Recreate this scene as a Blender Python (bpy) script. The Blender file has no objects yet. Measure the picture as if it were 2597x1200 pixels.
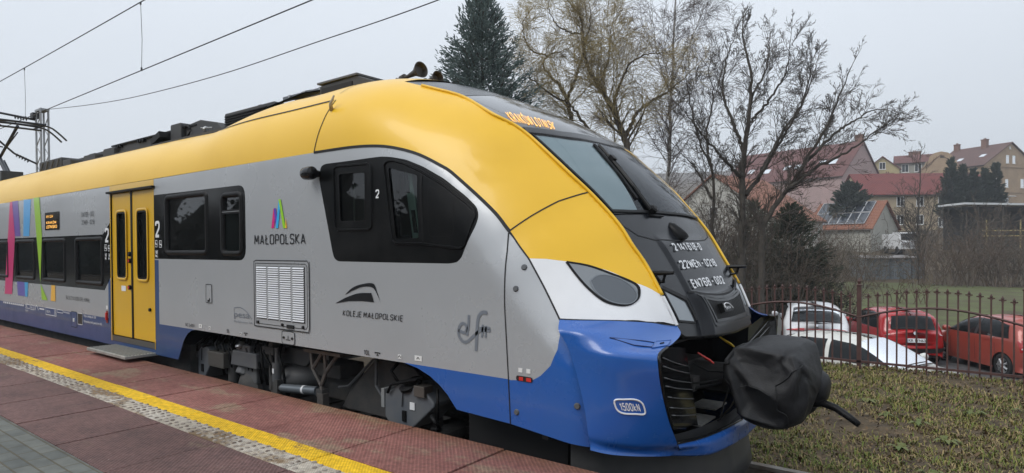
import bpy, math, random
import numpy as np
from mathutils import Vector, Matrix
from mathutils.geometry import delaunay_2d_cdt
R = math.radians
SC = bpy.context.scene
COL = SC.collection
# ------------------------------------------------------------------ camera
def make_camera(f=1581.2, yaw=37.604, pitch=-.844, roll=-.325, cy=650.5):
    yaw, pitch, roll = R(yaw), R(pitch), R(roll)
    c, s = math.cos(yaw), math.sin(yaw)
    fw = Vector((-s*math.cos(pitch), c*math.cos(pitch), math.sin(pitch)))
    r = Vector((c, s, 0)); u = r.cross(fw)
    r2 = r*math.cos(roll)+u*math.sin(roll); u2 = u*math.cos(roll)-r*math.sin(roll)
    cd = bpy.data.cameras.new('camera'); co = bpy.data.objects.new('camera', cd); COL.objects.link(co)
    m = Matrix((r2, u2, -fw)).transposed().to_4x4(); m.translation = Vector((0, 0, 1.33))
    co.matrix_world = m
    cd.sensor_width = 36; cd.lens = 36*f/2597; cd.shift_y = (cy-600)/2597
    cd.clip_start = .05; cd.clip_end = 2000
    SC.camera = co
make_camera()
# ------------------------------------------------------------------ overcast sky and soft sun
SUN_EL, SUN_AZ = 48, 200
W = bpy.data.worlds.new("World"); SC.world = W; W.use_nodes = True
nt = W.node_tree; nt.nodes.clear()
wo = nt.nodes.new('ShaderNodeOutputWorld'); bg = nt.nodes.new('ShaderNodeBackground')
sky = nt.nodes.new('ShaderNodeTexSky'); sky.sky_type = 'NISHITA'; sky.sun_disc = False
sky.sun_elevation = R(SUN_EL); sky.sun_rotation = R(SUN_AZ); sky.dust_density = 3
tc = nt.nodes.new('ShaderNodeTexCoord'); sep = nt.nodes.new('ShaderNodeSeparateXYZ')
nt.links.new(tc.outputs['Generated'], sep.inputs[0])
ramp = nt.nodes.new('ShaderNodeValToRGB')         # cloud layer: paler at the zenith
ramp.color_ramp.elements[0].position = 0.0; ramp.color_ramp.elements[0].color = (.49, .52, .555, 1)
ramp.color_ramp.elements[1].position = .9; ramp.color_ramp.elements[1].color = (.78, .84, .92, 1)
nt.links.new(sep.outputs['Z'], ramp.inputs[0])
nz = nt.nodes.new('ShaderNodeTexNoise'); nz.inputs['Scale'].default_value = 2.2; nz.inputs['Detail'].default_value = 3
nt.links.new(tc.outputs['Generated'], nz.inputs['Vector'])
mr = nt.nodes.new('ShaderNodeMapRange'); mr.inputs[3].default_value = 9.3; mr.inputs[4].default_value = 10.5
nt.links.new(nz.outputs[0], mr.inputs[0])
sc_ = nt.nodes.new('ShaderNodeVectorMath'); sc_.operation = 'SCALE'
nt.links.new(ramp.outputs[0], sc_.inputs[0]); nt.links.new(mr.outputs[0], sc_.inputs['Scale'])
mx = nt.nodes.new('ShaderNodeMix'); mx.data_type = 'RGBA'; mx.inputs[0].default_value = .93
nt.links.new(sky.outputs[0], mx.inputs[6]); nt.links.new(sc_.outputs[0], mx.inputs[7])
nt.links.new(mx.outputs[2], bg.inputs[0]); bg.inputs[1].default_value = .115
nt.links.new(bg.outputs[0], wo.inputs[0])
sl = bpy.data.lights.new('sun', 'SUN'); sl.energy = 1.1; sl.angle = R(30); sl.color = (1, .97, .93)
so = bpy.data.objects.new('sun', sl); COL.objects.link(so)
_az = R(SUN_AZ); _el = R(SUN_EL)
so.rotation_euler = Vector((math.sin(_az)*math.cos(_el), math.cos(_az)*math.cos(_el), math.sin(_el))).to_track_quat('Z', 'Y').to_euler()
SC.view_settings.view_transform = 'Standard'; SC.view_settings.look = 'None'
SC.view_settings.exposure = 0.33; SC.view_settings.gamma = 1
SC.cycles.max_bounces = 6; SC.cycles.transparent_max_bounces = 12
# ------------------------------------------------------------------ materials
MATS = {}
def mat(name, col, rough=.5, metal=0, spec=.5, coat=0, col2=None, nscale=3.0, ndetail=5, nlo=.35, nhi=.65, bump=0, bscale=40, emit=0, alpha=1, squash=None, world=False, rough2=None, col3=None, n3=.8, bdetail=3):
    if name in MATS: return MATS[name]
    m = bpy.data.materials.new(name); MATS[name] = m; m.use_nodes = True
    t = m.node_tree; b = t.nodes['Principled BSDF']; N = t.nodes.new; L = t.links.new
    c4 = lambda c: (c[0], c[1], c[2], 1)
    b.inputs['Base Color'].default_value = c4(col); b.inputs['Roughness'].default_value = rough
    b.inputs['Metallic'].default_value = metal; b.inputs['Specular IOR Level'].default_value = spec
    b.inputs['Coat Weight'].default_value = coat; b.inputs['Coat Roughness'].default_value = .08
    b.inputs['Alpha'].default_value = alpha
    if emit: b.inputs['Emission Color'].default_value = c4(col); b.inputs['Emission Strength'].default_value = emit
    if col2 or bump:
        co = N('ShaderNodeTexCoord'); mp = N('ShaderNodeMapping'); L(co.outputs['Object'], mp.inputs[0])
        if squash: mp.inputs['Scale'].default_value = squash
    if col2:
        n = N('ShaderNodeTexNoise'); n.inputs['Scale'].default_value = nscale; n.inputs['Detail'].default_value = ndetail
        n.inputs['Roughness'].default_value = .62
        L(mp.outputs[0], n.inputs['Vector'])
        r = N('ShaderNodeValToRGB'); r.color_ramp.elements[0].position = nlo; r.color_ramp.elements[1].position = nhi
        r.color_ramp.elements[0].color = c4(col); r.color_ramp.elements[1].color = c4(col2)
        if col3:
            e = r.color_ramp.elements.new(n3); e.color = c4(col3)
        L(n.outputs[0], r.inputs[0]); L(r.outputs[0], b.inputs['Base Color'])
        if rough2 is not None:
            q = N('ShaderNodeMapRange'); q.inputs[1].default_value = nlo; q.inputs[2].default_value = nhi
            q.inputs[3].default_value = rough; q.inputs[4].default_value = rough2
            L(n.outputs[0], q.inputs[0]); L(q.outputs[0], b.inputs['Roughness'])
    if bump:
        n2 = N('ShaderNodeTexNoise'); n2.inputs['Scale'].default_value = bscale; n2.inputs['Detail'].default_value = bdetail
        L(mp.outputs[0], n2.inputs['Vector'])
        bp = N('ShaderNodeBump'); bp.inputs['Strength'].default_value = bump; bp.inputs['Distance'].default_value = .02
        L(n2.outputs[0], bp.inputs['Height']); L(bp.outputs[0], b.inputs['Normal'])
    return m
def glass(name, tint, clear, rough=.02, ior=1.55):
    """window glass: mirror-like at grazing angles, partly see-through"""
    if name in MATS: return MATS[name]
    m = bpy.data.materials.new(name); MATS[name] = m; m.use_nodes = True
    t = m.node_tree; t.nodes.clear(); N = t.nodes.new; L = t.links.new
    o = N('ShaderNodeOutputMaterial'); tr = N('ShaderNodeBsdfTransparent'); tr.inputs[0].default_value = (*[clear*c for c in tint], 1)
    df = N('ShaderNodeBsdfDiffuse'); df.inputs[0].default_value = (.012, .014, .015, 1)
    mx1 = N('ShaderNodeMixShader'); mx1.inputs[0].default_value = 1 if clear >= 1 else (.75 if clear > .05 else 0)
    L(df.outputs[0], mx1.inputs[1]); L(tr.outputs[0], mx1.inputs[2])
    gl = N('ShaderNodeBsdfGlossy'); gl.inputs['Roughness'].default_value = rough; gl.inputs[0].default_value = (.95, .97, 1, 1)
    fr = N('ShaderNodeFresnel'); fr.inputs[0].default_value = ior
    mx2 = N('ShaderNodeMixShader'); L(fr.outputs[0], mx2.inputs[0]); L(mx1.outputs[0], mx2.inputs[1]); L(gl.outputs[0], mx2.inputs[2])
    L(mx2.outputs[0], o.inputs[0]); return m
# ------------------------------------------------------------------ objects
ORG = {}
def thing(name, label, cat, loc=(0, 0, 0), rotz=0, group=None, local=False):
    o = bpy.data.objects.new(name, None); COL.objects.link(o); o.empty_display_size = .3
    o.location = loc; o.rotation_euler = (0, 0, rotz); o['label'] = label; o['category'] = cat
    if group: o['group'] = group
    ORG[o.name] = Vector((0, 0, 0)) if local else Vector(loc)
    return o
def tag(o, label, cat, group=None):
    o['label'] = label; o['category'] = cat
    if group: o['group'] = group
    return o
class MB:
    def __init__(s): s.V = []; s.F = []; s.n = 0
    def add(s, V, F):
        V = np.asarray(V, float).reshape(-1, 3); s.V.append(V); k = s.n
        s.F += [tuple(int(i)+k for i in f) for f in F]; s.n += len(V); return s
    def box(s, c, d, rz=0, ry=0, rx=0, top=None):
        x, y, z = [q/2 for q in d]; t = top or 1
        V = np.array([(-x, -y, -z), (x, -y, -z), (x, y, -z), (-x, y, -z), (-x*t, -y*t, z), (x*t, -y*t, z), (x*t, y*t, z), (-x*t, y*t, z)])
        if rx or ry or rz:
            V = V @ np.array((Matrix.Rotation(rz, 3, 'Z') @ Matrix.Rotation(ry, 3, 'Y') @ Matrix.Rotation(rx, 3, 'X')).transposed())
        return s.add(V+np.array(c), [(0, 3, 2, 1), (4, 5, 6, 7), (0, 1, 5, 4), (1, 2, 6, 5), (2, 3, 7, 6), (3, 0, 4, 7)])
    def tube(s, P, r, n=6, cap=True):
        P = np.asarray(P, float); k = len(P); r = np.broadcast_to(np.asarray(r, float), (k,))
        T = np.empty_like(P); T[1:-1] = P[2:]-P[:-2]; T[0] = P[1]-P[0]; T[-1] = P[-1]-P[-2]
        T /= np.linalg.norm(T, axis=1, keepdims=True)+1e-12
        ref = np.array([0, 0, 1.]) if abs(T[:, 2]).mean() < .8 else np.array([1., 0, 0])
        U = np.cross(T, ref); U /= np.linalg.norm(U, axis=1, keepdims=True)+1e-12; Wv = np.cross(T, U)
        a = np.arange(n)*2*math.pi/n
        V = (P[:, None]+r[:, None, None]*(np.cos(a)[None, :, None]*U[:, None]+np.sin(a)[None, :, None]*Wv[:, None])).reshape(-1, 3)
        F = [(i*n+j, i*n+(j+1) % n, (i+1)*n+(j+1) % n, (i+1)*n+j) for i in range(k-1) for j in range(n)]
        if cap: F += [tuple(range(n))[::-1], tuple((k-1)*n+j for j in range(n))]
        return s.add(V, F)
    def cyl(s, p0, p1, r0, r1=None, n=16): return s.tube([p0, p1], [r0, r0 if r1 is None else r1], n)
    def lathe(s, c, axis, prof, n=24):
        """prof: (distance along axis, radius)"""
        A = Vector(axis).normalized(); q = A.to_track_quat('Z', 'Y'); c = Vector(c)
        V = []; k = len(prof)
        for h, r in prof:
            for j in range(n):
                a = 2*math.pi*j/n; V.append(c+q @ Vector((r*math.cos(a), r*math.sin(a), h)))
        F = [(i*n+j, i*n+(j+1) % n, (i+1)*n+(j+1) % n, (i+1)*n+j) for i in range(k-1) for j in range(n)]
        F += [tuple(range(n))[::-1], tuple((k-1)*n+j for j in range(n))]
        return s.add([tuple(v) for v in V], F)
    def prism(s, poly, f0, f1):
        """extrude a 2-D outline between two mappings (a, b) -> xyz"""
        n = len(poly); V = [f0(a, b) for a, b in poly]+[f1(a, b) for a, b in poly]
        return s.add(V, [tuple(range(n)), tuple(range(2*n-1, n-1, -1))]+[(i, i+n, (i+1) % n+n, (i+1) % n) for i in range(n)])
    def grid(s, P, close=False):
        P = np.asarray(P, float); a, b = P.shape[:2]
        F = [(i*b+j, i*b+(j+1) % b, (i+1)*b+(j+1) % b, (i+1)*b+j) for i in range(a-1) for j in range(b if close else b-1)]
        return s.add(P.reshape(-1, 3), F)
def obj(name, mb, m, parent=None, smooth=False, normals=None, bevel=0, angle=None, label=None, root=None, subsurf=0, solid=0):
    V = np.vstack(mb.V) if mb.V else np.zeros((0, 3))
    if parent is not None:
        r = parent
        while r.parent: r = r.parent
        V = V-np.array(ORG.get(r.name, Vector((0, 0, 0))))
    me = bpy.data.meshes.new(name); me.from_pydata(V.tolist(), [], mb.F); me.update()
    o = bpy.data.objects.new(name, me); COL.objects.link(o)
    if parent is not None: o.parent = parent
    for q in (m if isinstance(m, (list, tuple)) else [m]): me.materials.append(q)
    if smooth or angle:
        me.polygons.foreach_set('use_smooth', [True]*len(me.polygons))
        if angle: me.set_sharp_from_angle(angle=R(angle))
    if normals is not None:
        me.polygons.foreach_set('use_smooth', [True]*len(me.polygons))
        me.normals_split_custom_set_from_vertices([tuple(n) for n in normals])
    if bevel:
        b = o.modifiers.new('bevel', 'BEVEL'); b.width = bevel; b.segments = 2; b.limit_method = 'ANGLE'; b.angle_limit = R(40)
    if subsurf:
        b = o.modifiers.new('subdivision', 'SUBSURF'); b.levels = b.render_levels = subsurf
    if solid:
        b = o.modifiers.new('solidify', 'SOLIDIFY'); b.thickness = solid
    if label: o['label'] = label
    return o
def struct(name, mb, m, **k):
    o = obj(name, mb, m, **k); o['kind'] = 'structure'; return o
def inpoly(P, poly):
    P = np.asarray(P); x, y = P[:, 0], P[:, 1]; q = np.asarray(poly); c = np.zeros(len(P), bool); j = len(q)-1
    for i in range(len(q)):
        xi, yi = q[i]; xj, yj = q[j]
        with np.errstate(divide='ignore', invalid='ignore'):
            c ^= ((yi > y) != (yj > y)) & (x < (xj-xi)*(y-yi)/(yj-yi+1e-15)+xi)
        j = i
    return c
def triangulate(outer, holes, step):
    """outline with holes -> points and triangles, with interior points on a grid"""
    def dens(p):
        p = np.asarray(p, float); out = []
        for a, b in zip(p, np.roll(p, -1, 0)):
            n = max(1, int(math.ceil(np.linalg.norm(b-a)/step))); out += [a+(b-a)*i/n for i in range(n)]
        return np.array(out)
    loops = [dens(outer)]+[dens(h) for h in holes]
    pts = np.vstack(loops); edges = []; k = 0
    for l in loops:
        n = len(l); edges += [(k+i, k+(i+1) % n) for i in range(n)]; k += n
    lo, hi = loops[0].min(0), loops[0].max(0)
    gx, gy = np.meshgrid(np.arange(lo[0]+step*.5, hi[0], step), np.arange(lo[1]+step*.5, hi[1], step))
    G = np.stack([gx.ravel()+.0137*step, gy.ravel()+.0071*step], 1)
    if len(G):
        ok = inpoly(G, loops[0])
        for h in loops[1:]: ok &= ~inpoly(G, h)
        G = G[ok]
        if len(G):
            d = np.min([np.linalg.norm(G-b, axis=1) for b in pts], axis=0) if len(pts)*len(G) < 4e6 else np.full(len(G), 9.)
            G = G[d > .35*step]
    al = np.vstack([pts, G]) if len(G) else pts
    v, e, f, *_ = delaunay_2d_cdt([Vector(p) for p in al], edges, [], 0, 1e-6)
    v = np.array([tuple(p) for p in v]); f = [tuple(t) for t in f]
    cen = np.array([v[list(t)].mean(0) for t in f]); ok = inpoly(cen, loops[0])
    for h in loops[1:]: ok &= ~inpoly(cen, h)
    f = [t for t, q in zip(f, ok) if q]
    ar = lambda t: (v[t[1]][0]-v[t[0]][0])*(v[t[2]][1]-v[t[0]][1])-(v[t[1]][1]-v[t[0]][1])*(v[t[2]][0]-v[t[0]][0])
    f = [t if ar(t) > 0 else t[::-1] for t in f if abs(ar(t)) > 1e-9]
    return v, f
def rounded(poly, r, n=4):
    p = np.asarray(poly, float); out = []; k = len(p)
    for i in range(k):
        a, b, c = p[i-1], p[i], p[(i+1) % k]
        u = (a-b)/np.linalg.norm(a-b); w = (c-b)/np.linalg.norm(c-b)
        rr = min(r, .45*np.linalg.norm(a-b), .45*np.linalg.norm(c-b))
        for t in np.linspace(0, 1, n+1):
            out.append((1-t)**2*(b+u*rr)+2*t*(1-t)*b+t*t*(b+w*rr))
    return [tuple(q) for q in out]
def inset(poly, d):
    p = np.asarray(poly, float); k = len(p); out = []
    A = sum(p[i-1][0]*p[i][1]-p[i][0]*p[i-1][1] for i in range(k)); sg = 1 if A > 0 else -1
    for i in range(k):
        a, b, c = p[i-1], p[i], p[(i+1) % k]
        e1 = (b-a)/(np.linalg.norm(b-a)+1e-12); e2 = (c-b)/(np.linalg.norm(c-b)+1e-12)
        n1 = np.array([-e1[1], e1[0]])*sg; n2 = np.array([-e2[1], e2[0]])*sg
        m = n1+n2; m /= max(.35, m @ m/2)
        out.append(b+m*d)
    return [tuple(q) for q in out]
def text_mesh(s, spacing=1.0, bold=0):
    cu = bpy.data.curves.new('txt', 'FONT'); cu.body = s; cu.size = 1; cu.space_character = spacing; cu.resolution_u = 3
    cu.offset = bold
    o = bpy.data.objects.new('txt', cu); COL.objects.link(o)
    dg = bpy.context.evaluated_depsgraph_get(); me = bpy.data.meshes.new_from_object(o.evaluated_get(dg))
    V = np.array([v.co[:2] for v in me.vertices]); F = [tuple(p.vertices) for p in me.polygons]
    bpy.data.objects.remove(o); bpy.data.curves.remove(cu); bpy.data.meshes.remove(me)
    lo, hi = V.min(0), V.max(0)
    return (V-lo)/(hi-lo), F

# ------------------------------------------------------------------ condensed stroke lettering
_w = .46
STROKES = {'0': (_w, [(1, .2, [(0, 0), (_w, 0), (_w, 1), (0, 1)])]), '1': (.24, [(0, 0, [(0, .78), (.2, 1), (.2, 0)])]), '2': (_w, [(0, .14, [(0, .76), (0, 1), (_w, 1), (_w, .62), (_w-.05, .50)]), (0, 0, [(_w-.04, .53), (.01, .02)]), (0, 0, [(-.04, 0), (_w, 0)])]),
 '4': (_w, [(0, 0, [(.24, 1), (0, .24), (_w, .24)]), (0, 0, [(.34, .5), (.34, 0)])]), '5': (_w, [(0, .12, [(_w-.03, 1), (.02, 1), (.02, .56), (_w, .6), (_w, 0), (0, 0), (0, .22)])]), '6': (_w, [(0, .16, [(_w, .8), (_w, 1), (0, 1), (0, .2)]), (1, .16, [(0, 0), (_w, 0), (_w, .56), (0, .56)])]),
 '7': (_w, [(0, 0, [(0, 1), (_w, 1), (.14, 0)])]), '8': (_w, [(1, .14, [(0, 0), (_w, 0), (_w, .53), (0, .53)]), (1, .12, [(.02, .53), (_w-.02, .53), (_w-.02, 1), (.02, 1)])]), '3': (_w, [(0, .14, [(0, .8), (0, 1), (_w, 1), (_w, .54), (.14, .54)]), (0, .14, [(.16, .54), (_w, .54), (_w, 0), (0, 0), (0, .2)])]), '9': (_w, [(0, .16, [(0, .2), (0, 0), (_w, 0), (_w, .8)]), (1, .16, [(0, .44), (_w, .44), (_w, 1), (0, 1)])]),
 '-': (.3, [(0, 0, [(.02, .46), (.28, .46)])]), ' ': (.22, []), 'A': (.5, [(0, 0, [(0, 0), (.25, 1), (.5, 0)]), (0, 0, [(.1, .28), (.4, .28)])]), 'B': (_w, [(1, .12, [(0, 0), (_w, 0), (_w, .53), (0, .53)]), (1, .12, [(0, .53), (_w-.03, .53), (_w-.03, 1), (0, 1)])]),
 'E': (.4, [(0, 0, [(.4, 1), (0, 1), (0, 0), (.4, 0)]), (0, 0, [(0, .52), (.36, .52)])]), 'G': (_w, [(0, .16, [(_w, .78), (_w, 1), (0, 1), (0, 0), (_w, 0), (_w, .46), (.25, .46)])]), 'I': (.1, [(0, 0, [(.05, 0), (.05, 1)])]), 'J': (.3, [(0, .14, [(.3, 1), (.3, 0), (0, 0), (0, .15)])]), 'K': (.46, [(0, 0, [(0, 0), (0, 1)]), (0, 0, [(.44, 1), (.06, .48), (.46, 0)])]), 'L': (.36, [(0, 0, [(0, 1), (0, 0), (.36, 0)])]), 'Ł': (.42, [(0, 0, [(.06, 1), (.06, 0), (.42, 0)]), (0, 0, [(-.06, .4), (.26, .66)])]),
 'M': (.6, [(0, 0, [(0, 0), (.04, 1), (.3, .25), (.56, 1), (.6, 0)])]), 'N': (.48, [(0, 0, [(0, 0), (0, 1), (.48, 0), (.48, 1)])]), 'O': (.5, [(1, .2, [(0, 0), (.5, 0), (.5, 1), (0, 1)])]), 'Ó': (.5, [(1, .2, [(0, 0), (.5, 0), (.5, 1), (0, 1)]), (0, 0, [(.2, 1.12), (.34, 1.28)])]), 'P': (.44, [(0, 0, [(0, 0), (0, .4)]), (1, .14, [(0, .42), (.44, .42), (.44, 1), (0, 1)])]), 'R': (.46, [(0, 0, [(0, 0), (0, .4)]), (1, .14, [(0, .44), (.44, .44), (.44, 1), (0, 1)]), (0, 0, [(.2, .44), (.46, 0)])]),
 'S': (.46, [(0, .15, [(.46, .78), (.46, 1), (0, 1), (0, .54), (.46, .50), (.46, 0), (0, 0), (0, .22)])]), 'T': (.46, [(0, 0, [(0, 1), (.46, 1)]), (0, 0, [(.23, .95), (.23, 0)])]), 'U': (.48, [(0, .18, [(0, 1), (0, 0), (.48, 0), (.48, 1)])]), 'W': (.7, [(0, 0, [(0, 1), (.17, 0), (.35, .9), (.53, 0), (.7, 1)])]), 'h': (.4, [(0, 0, [(0, 0), (0, 1)]), (0, .14, [(0, .5), (0, .66), (.38, .66), (.38, 0)])]), 'k': (.4, [(0, 0, [(0, 0), (0, 1)]), (0, 0, [(.36, .66), (.05, .32), (.4, 0)])])}
def stroke_text(s, weight=.14, gap=.17, round_=True):
    """letters as flat strips: unit-box points and faces, with a layer number per stroke"""
    V, F, Lr = [], [], []; x = 0; n = 0
    for ch in s:
        w, st = STROKES[ch]
        st2 = []
        for closed, r, pts in st:          # break strokes at sharp corners
            if r or closed: st2.append((closed, r, pts)); continue
            cur = [pts[0]]
            for i in range(1, len(pts)):
                cur.append(pts[i])
                if i < len(pts)-1:
                    a, b = np.subtract(pts[i], pts[i-1]), np.subtract(pts[i+1], pts[i])
                    if a@b/(np.linalg.norm(a)*np.linalg.norm(b)) < -.2: st2.append((0, 0, cur)); cur = [pts[i]]
            st2.append((0, 0, cur))
        for li, (closed, r, pts) in enumerate(st2):
            p = np.array(pts, float)
            if r:
                q = []; k = len(p)
                for i in range(k):
                    if not closed and i in (0, k-1): q.append(p[i]); continue
                    a, b, c = p[i-1], p[i], p[(i+1) % k]; la, lc = np.linalg.norm(a-b), np.linalg.norm(c-b); rr = min(r, .49*la, .49*lc); u, v = (a-b)/la, (c-b)/lc
                    q += [(1-t)**2*(b+u*rr)+2*t*(1-t)*b+t*t*(b+v*rr) for t in (0, .33, .67, 1)]
                p = np.array(q)
            k = len(p); h = weight/2; L, Rr = [], []
            p = p*[1, 1-weight]+[0, h]
            for i in range(k):
                a = p[i-1] if (i or closed) else None; c = p[(i+1) % k] if (i < k-1 or closed) else None
                e1 = (p[i]-a)/(np.linalg.norm(p[i]-a)+1e-9) if a is not None else None; e2 = (c-p[i])/(np.linalg.norm(c-p[i])+1e-9) if c is not None else None
                if e1 is None: e1 = e2
                if e2 is None: e2 = e1
                n1, n2 = np.array([-e1[1], e1[0]]), np.array([-e2[1], e2[0]]); m = n1+n2; m = m/max(.45, (m@m)/2); L.append(p[i]+m*h); Rr.append(p[i]-m*h)
                if a is None and not r: L[-1] -= e1*h*.0
            for a, b in zip(L, Rr): V += [a+[x+h, 0], b+[x+h, 0]]; Lr += [li, li]
            for i in range(k if closed else k-1): j = (i+1) % k; F.append((n+2*i, n+2*i+1, n+2*j+1, n+2*j))
            n += 2*k
        x += w+weight+gap if ch != ' ' else w
    V = np.array(V); V[:, 0] -= V[:, 0].min(); V[:, 0] /= V[:, 0].max()
    return V, F, np.array(Lr)

YC = 4.75
def smooth_poly(pts, n):
    P = np.array(pts, float); k = len(P)
    d = np.r_[0, np.cumsum(np.linalg.norm(np.diff(P, axis=0), axis=1)**.5)]
    M = np.zeros_like(P)
    M[1:-1] = (P[2:]-P[:-2])/(d[2:]-d[:-2])[:, None]
    M[0] = (P[1]-P[0])/(d[1]-d[0]); M[-1] = (P[-1]-P[-2])/(d[-1]-d[-2])
    out = []
    for i in range(k-1):
        h = d[i+1]-d[i]; m = max(4, int(n*h/d[-1]))
        t = np.linspace(0, 1, m, endpoint=False)[:, None]
        out.append((2*t**3-3*t*t+1)*P[i]+(t**3-2*t*t+t)*h*M[i]+(-2*t**3+3*t*t)*P[i+1]+(t**3-t*t)*h*M[i+1])
    return np.vstack(out+[P[-1:]])
def sstep(a, b, x):
    t = np.clip((x-a)/(b-a), 0, 1); return t*t*(3-2*t)
def exb(z): return .05*sstep(1.42, 1.78, z)*(1-sstep(2.1, 2.6, z))-.015*(1-sstep(1.1, 1.5, z))
PROFILE = smooth_poly([(-34, 2.895), (-12, 2.88), (-8.2, 2.86), (-7.2, 2.85), (-6.6, 2.955), (-6.0, 3.015), (-5.4, 3.0), (-4.9, 3.015), (-4.5, 2.995),
    (-4.05, 2.91), (-3.58, 2.72), (-3.08, 2.485), (-2.80, 2.295), (-2.405, 1.94), (-2.16, 1.68), (-2.055, 1.555), (-1.905, 1.335), (-1.825, 1.2),
    (-1.69, .99), (-1.605, .80), (-1.57, .67), (-1.54, .4), (-1.54, -.4)], 700)
_t = np.gradient(PROFILE, axis=0); _t /= np.linalg.norm(_t, axis=1, keepdims=True)
PROFILE = PROFILE+np.stack([-_t[:, 1], _t[:, 0]], 1)*(exb(PROFILE[:, 1])*(PROFILE[:, 0] > -3.6))[:, None]
def gauss1(a, sig):
    k = int(3*sig)+1; w = np.exp(-.5*(np.arange(-k, k+1)/sig)**2); w /= w.sum(); b = np.vstack([2*a[:1]-a[k:0:-1], a, 2*a[-1:]-a[-2:-k-2:-1]])
    return np.stack([np.convolve(b[:, j], w, 'valid') for j in range(a.shape[1])], 1)
_l = np.r_[0, np.cumsum(np.linalg.norm(np.diff(PROFILE, axis=0), axis=1))]; _s = np.arange(np.interp(-9, PROFILE[:, 0], _l), _l[-1], .02)
_q = gauss1(np.stack([np.interp(_s, _l, PROFILE[:, 0]), np.interp(_s, _l, PROFILE[:, 1])], 1), 8)
PROFILE = np.vstack([[(-34, 2.895), (-20, 2.885), (-12, 2.88), (-9.8, 2.868)], _q])
_wz = np.arange(.2, 2.8, .02)
P_LEN = np.r_[0, np.cumsum(np.linalg.norm(np.diff(PROFILE, axis=0), axis=1))]
def wside(z): return 1.43+0*z
def sstep(a, b, x):
    t = np.clip((x-a)/(b-a), 0, 1); return t*t*(3-2*t)
def foot(x, z):
    # nearest point of the centre profile, inward distance
    q = np.stack([np.ravel(x), np.ravel(z)], 1); a = PROFILE[:-1]; b = PROFILE[1:]; ab = b-a; L = (ab**2).sum(1)
    best = np.full(len(q), 1e9); px = np.zeros(len(q)); sg = np.ones(len(q)); pz = np.zeros(len(q))
    for k in range(0, len(q), 4000):
        Q = q[k:k+4000]
        t = np.clip(((Q[:, None]-a)*ab).sum(2)/L, 0, 1)
        F = a+t[..., None]*ab; D = ((Q[:, None]-F)**2).sum(2); i = D.argmin(1); r = np.arange(len(Q))
        best[k:k+4000] = np.sqrt(D[r, i]); px[k:k+4000] = F[r, i, 0]; pz[k:k+4000] = F[r, i, 1]
        v = Q-F[r, i]; sg[k:k+4000] = np.where(ab[i, 0]*v[:, 1]-ab[i, 1]*v[:, 0] <= 0, 1, -1)
    return best*sg, px, pz
def wA(pz):  # half width of the dark front mask along the nose
    return np.interp(pz, _wz, _wt)
_wt = gauss1(np.interp(_wz, [.4, .80, 1.0, 1.2,1.5,1.72, 1.9, 2.15, 2.35], [.82, .82, .82, .815, .825, .865, .90, .925, 1.01])[:, None], 7)[:, 0]
def halfw(x, z):
    x = np.asarray(x, float); sh = np.broadcast(x, z).shape
    x, z = np.broadcast_arrays(x, np.asarray(z, float)); x = x.ravel(); z = z.ravel()
    d, px, pz = foot(x, z); d = np.maximum(d, 0)
    W = wside(z)
    D = np.maximum(pz-2.10, .5); _b = sstep(-5.2, -3.4, px); D = D*(1-_b)+.85*_b
    t = np.clip(d/D, 0, 1); n = 2.6
    wr = W*(1-(1-t)**n)**(1/n)
    a = wA(pz); ex = exb(pz)*(px > -3.6); dA = .055+.035*sstep(1.6, 2.4, pz)+ex
    Dn = .62+.25*sstep(.6, 1.5, pz)+ex
    tn = np.clip((d-dA)/(Dn-dA), 0, 1); q = 1.75
    wn = np.where(d < dA, a*np.sqrt(np.clip(d/dA, 0, 1)), a+(W-a)*(1-(1-tn)**2.1))
    be = sstep(-4.3, -2.75, px)
    return (wr*(1-be)+wn*be).reshape(sh)
def lift(x, z, off=0.0):
    """near-side skin point(s) at side coordinates (x, z), pushed out by off along the skin normal"""
    x = np.asarray(x, float); z = np.asarray(z, float); e = .004
    w = halfw(x, z); wx = (halfw(x+e, z)-halfw(x-e, z))/(2*e); wz = (halfw(x, z+e)-halfw(x, z-e))/(2*e)
    wx = np.clip(wx, -8, 8); wz = np.clip(wz, -8, 8)
    N = np.stack([-wx, -np.ones_like(w), -wz], -1); N /= np.linalg.norm(N, axis=-1, keepdims=True)
    P = np.stack([x, YC-w, z], -1)
    return P+N*off, N
ACUR = [(-4.196, 2.823, 0.921), (-3.988, 2.755, 0.954), (-3.745, 2.674, 0.944), (-3.449, 2.568, 0.923), (-3.066, 2.361, 1.002), (-2.893, 2.263, 0.95), (-2.781, 2.178, 0.924), (-2.575, 1.996, 0.911), (-2.41, 1.845, 0.899), (-2.284, 1.72, 0.862), (-2.138, 1.563, 0.834), (-2.05, 1.457, 0.823), (-1.977, 1.345, 0.818), (-1.888, 1.209, 0.79), (-1.762, 0.994, 0.795), (-1.671, 0.801, 0.775), (-1.625, 0.68, 0.81), (-1.6, 0.56, 0.81)]

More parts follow.
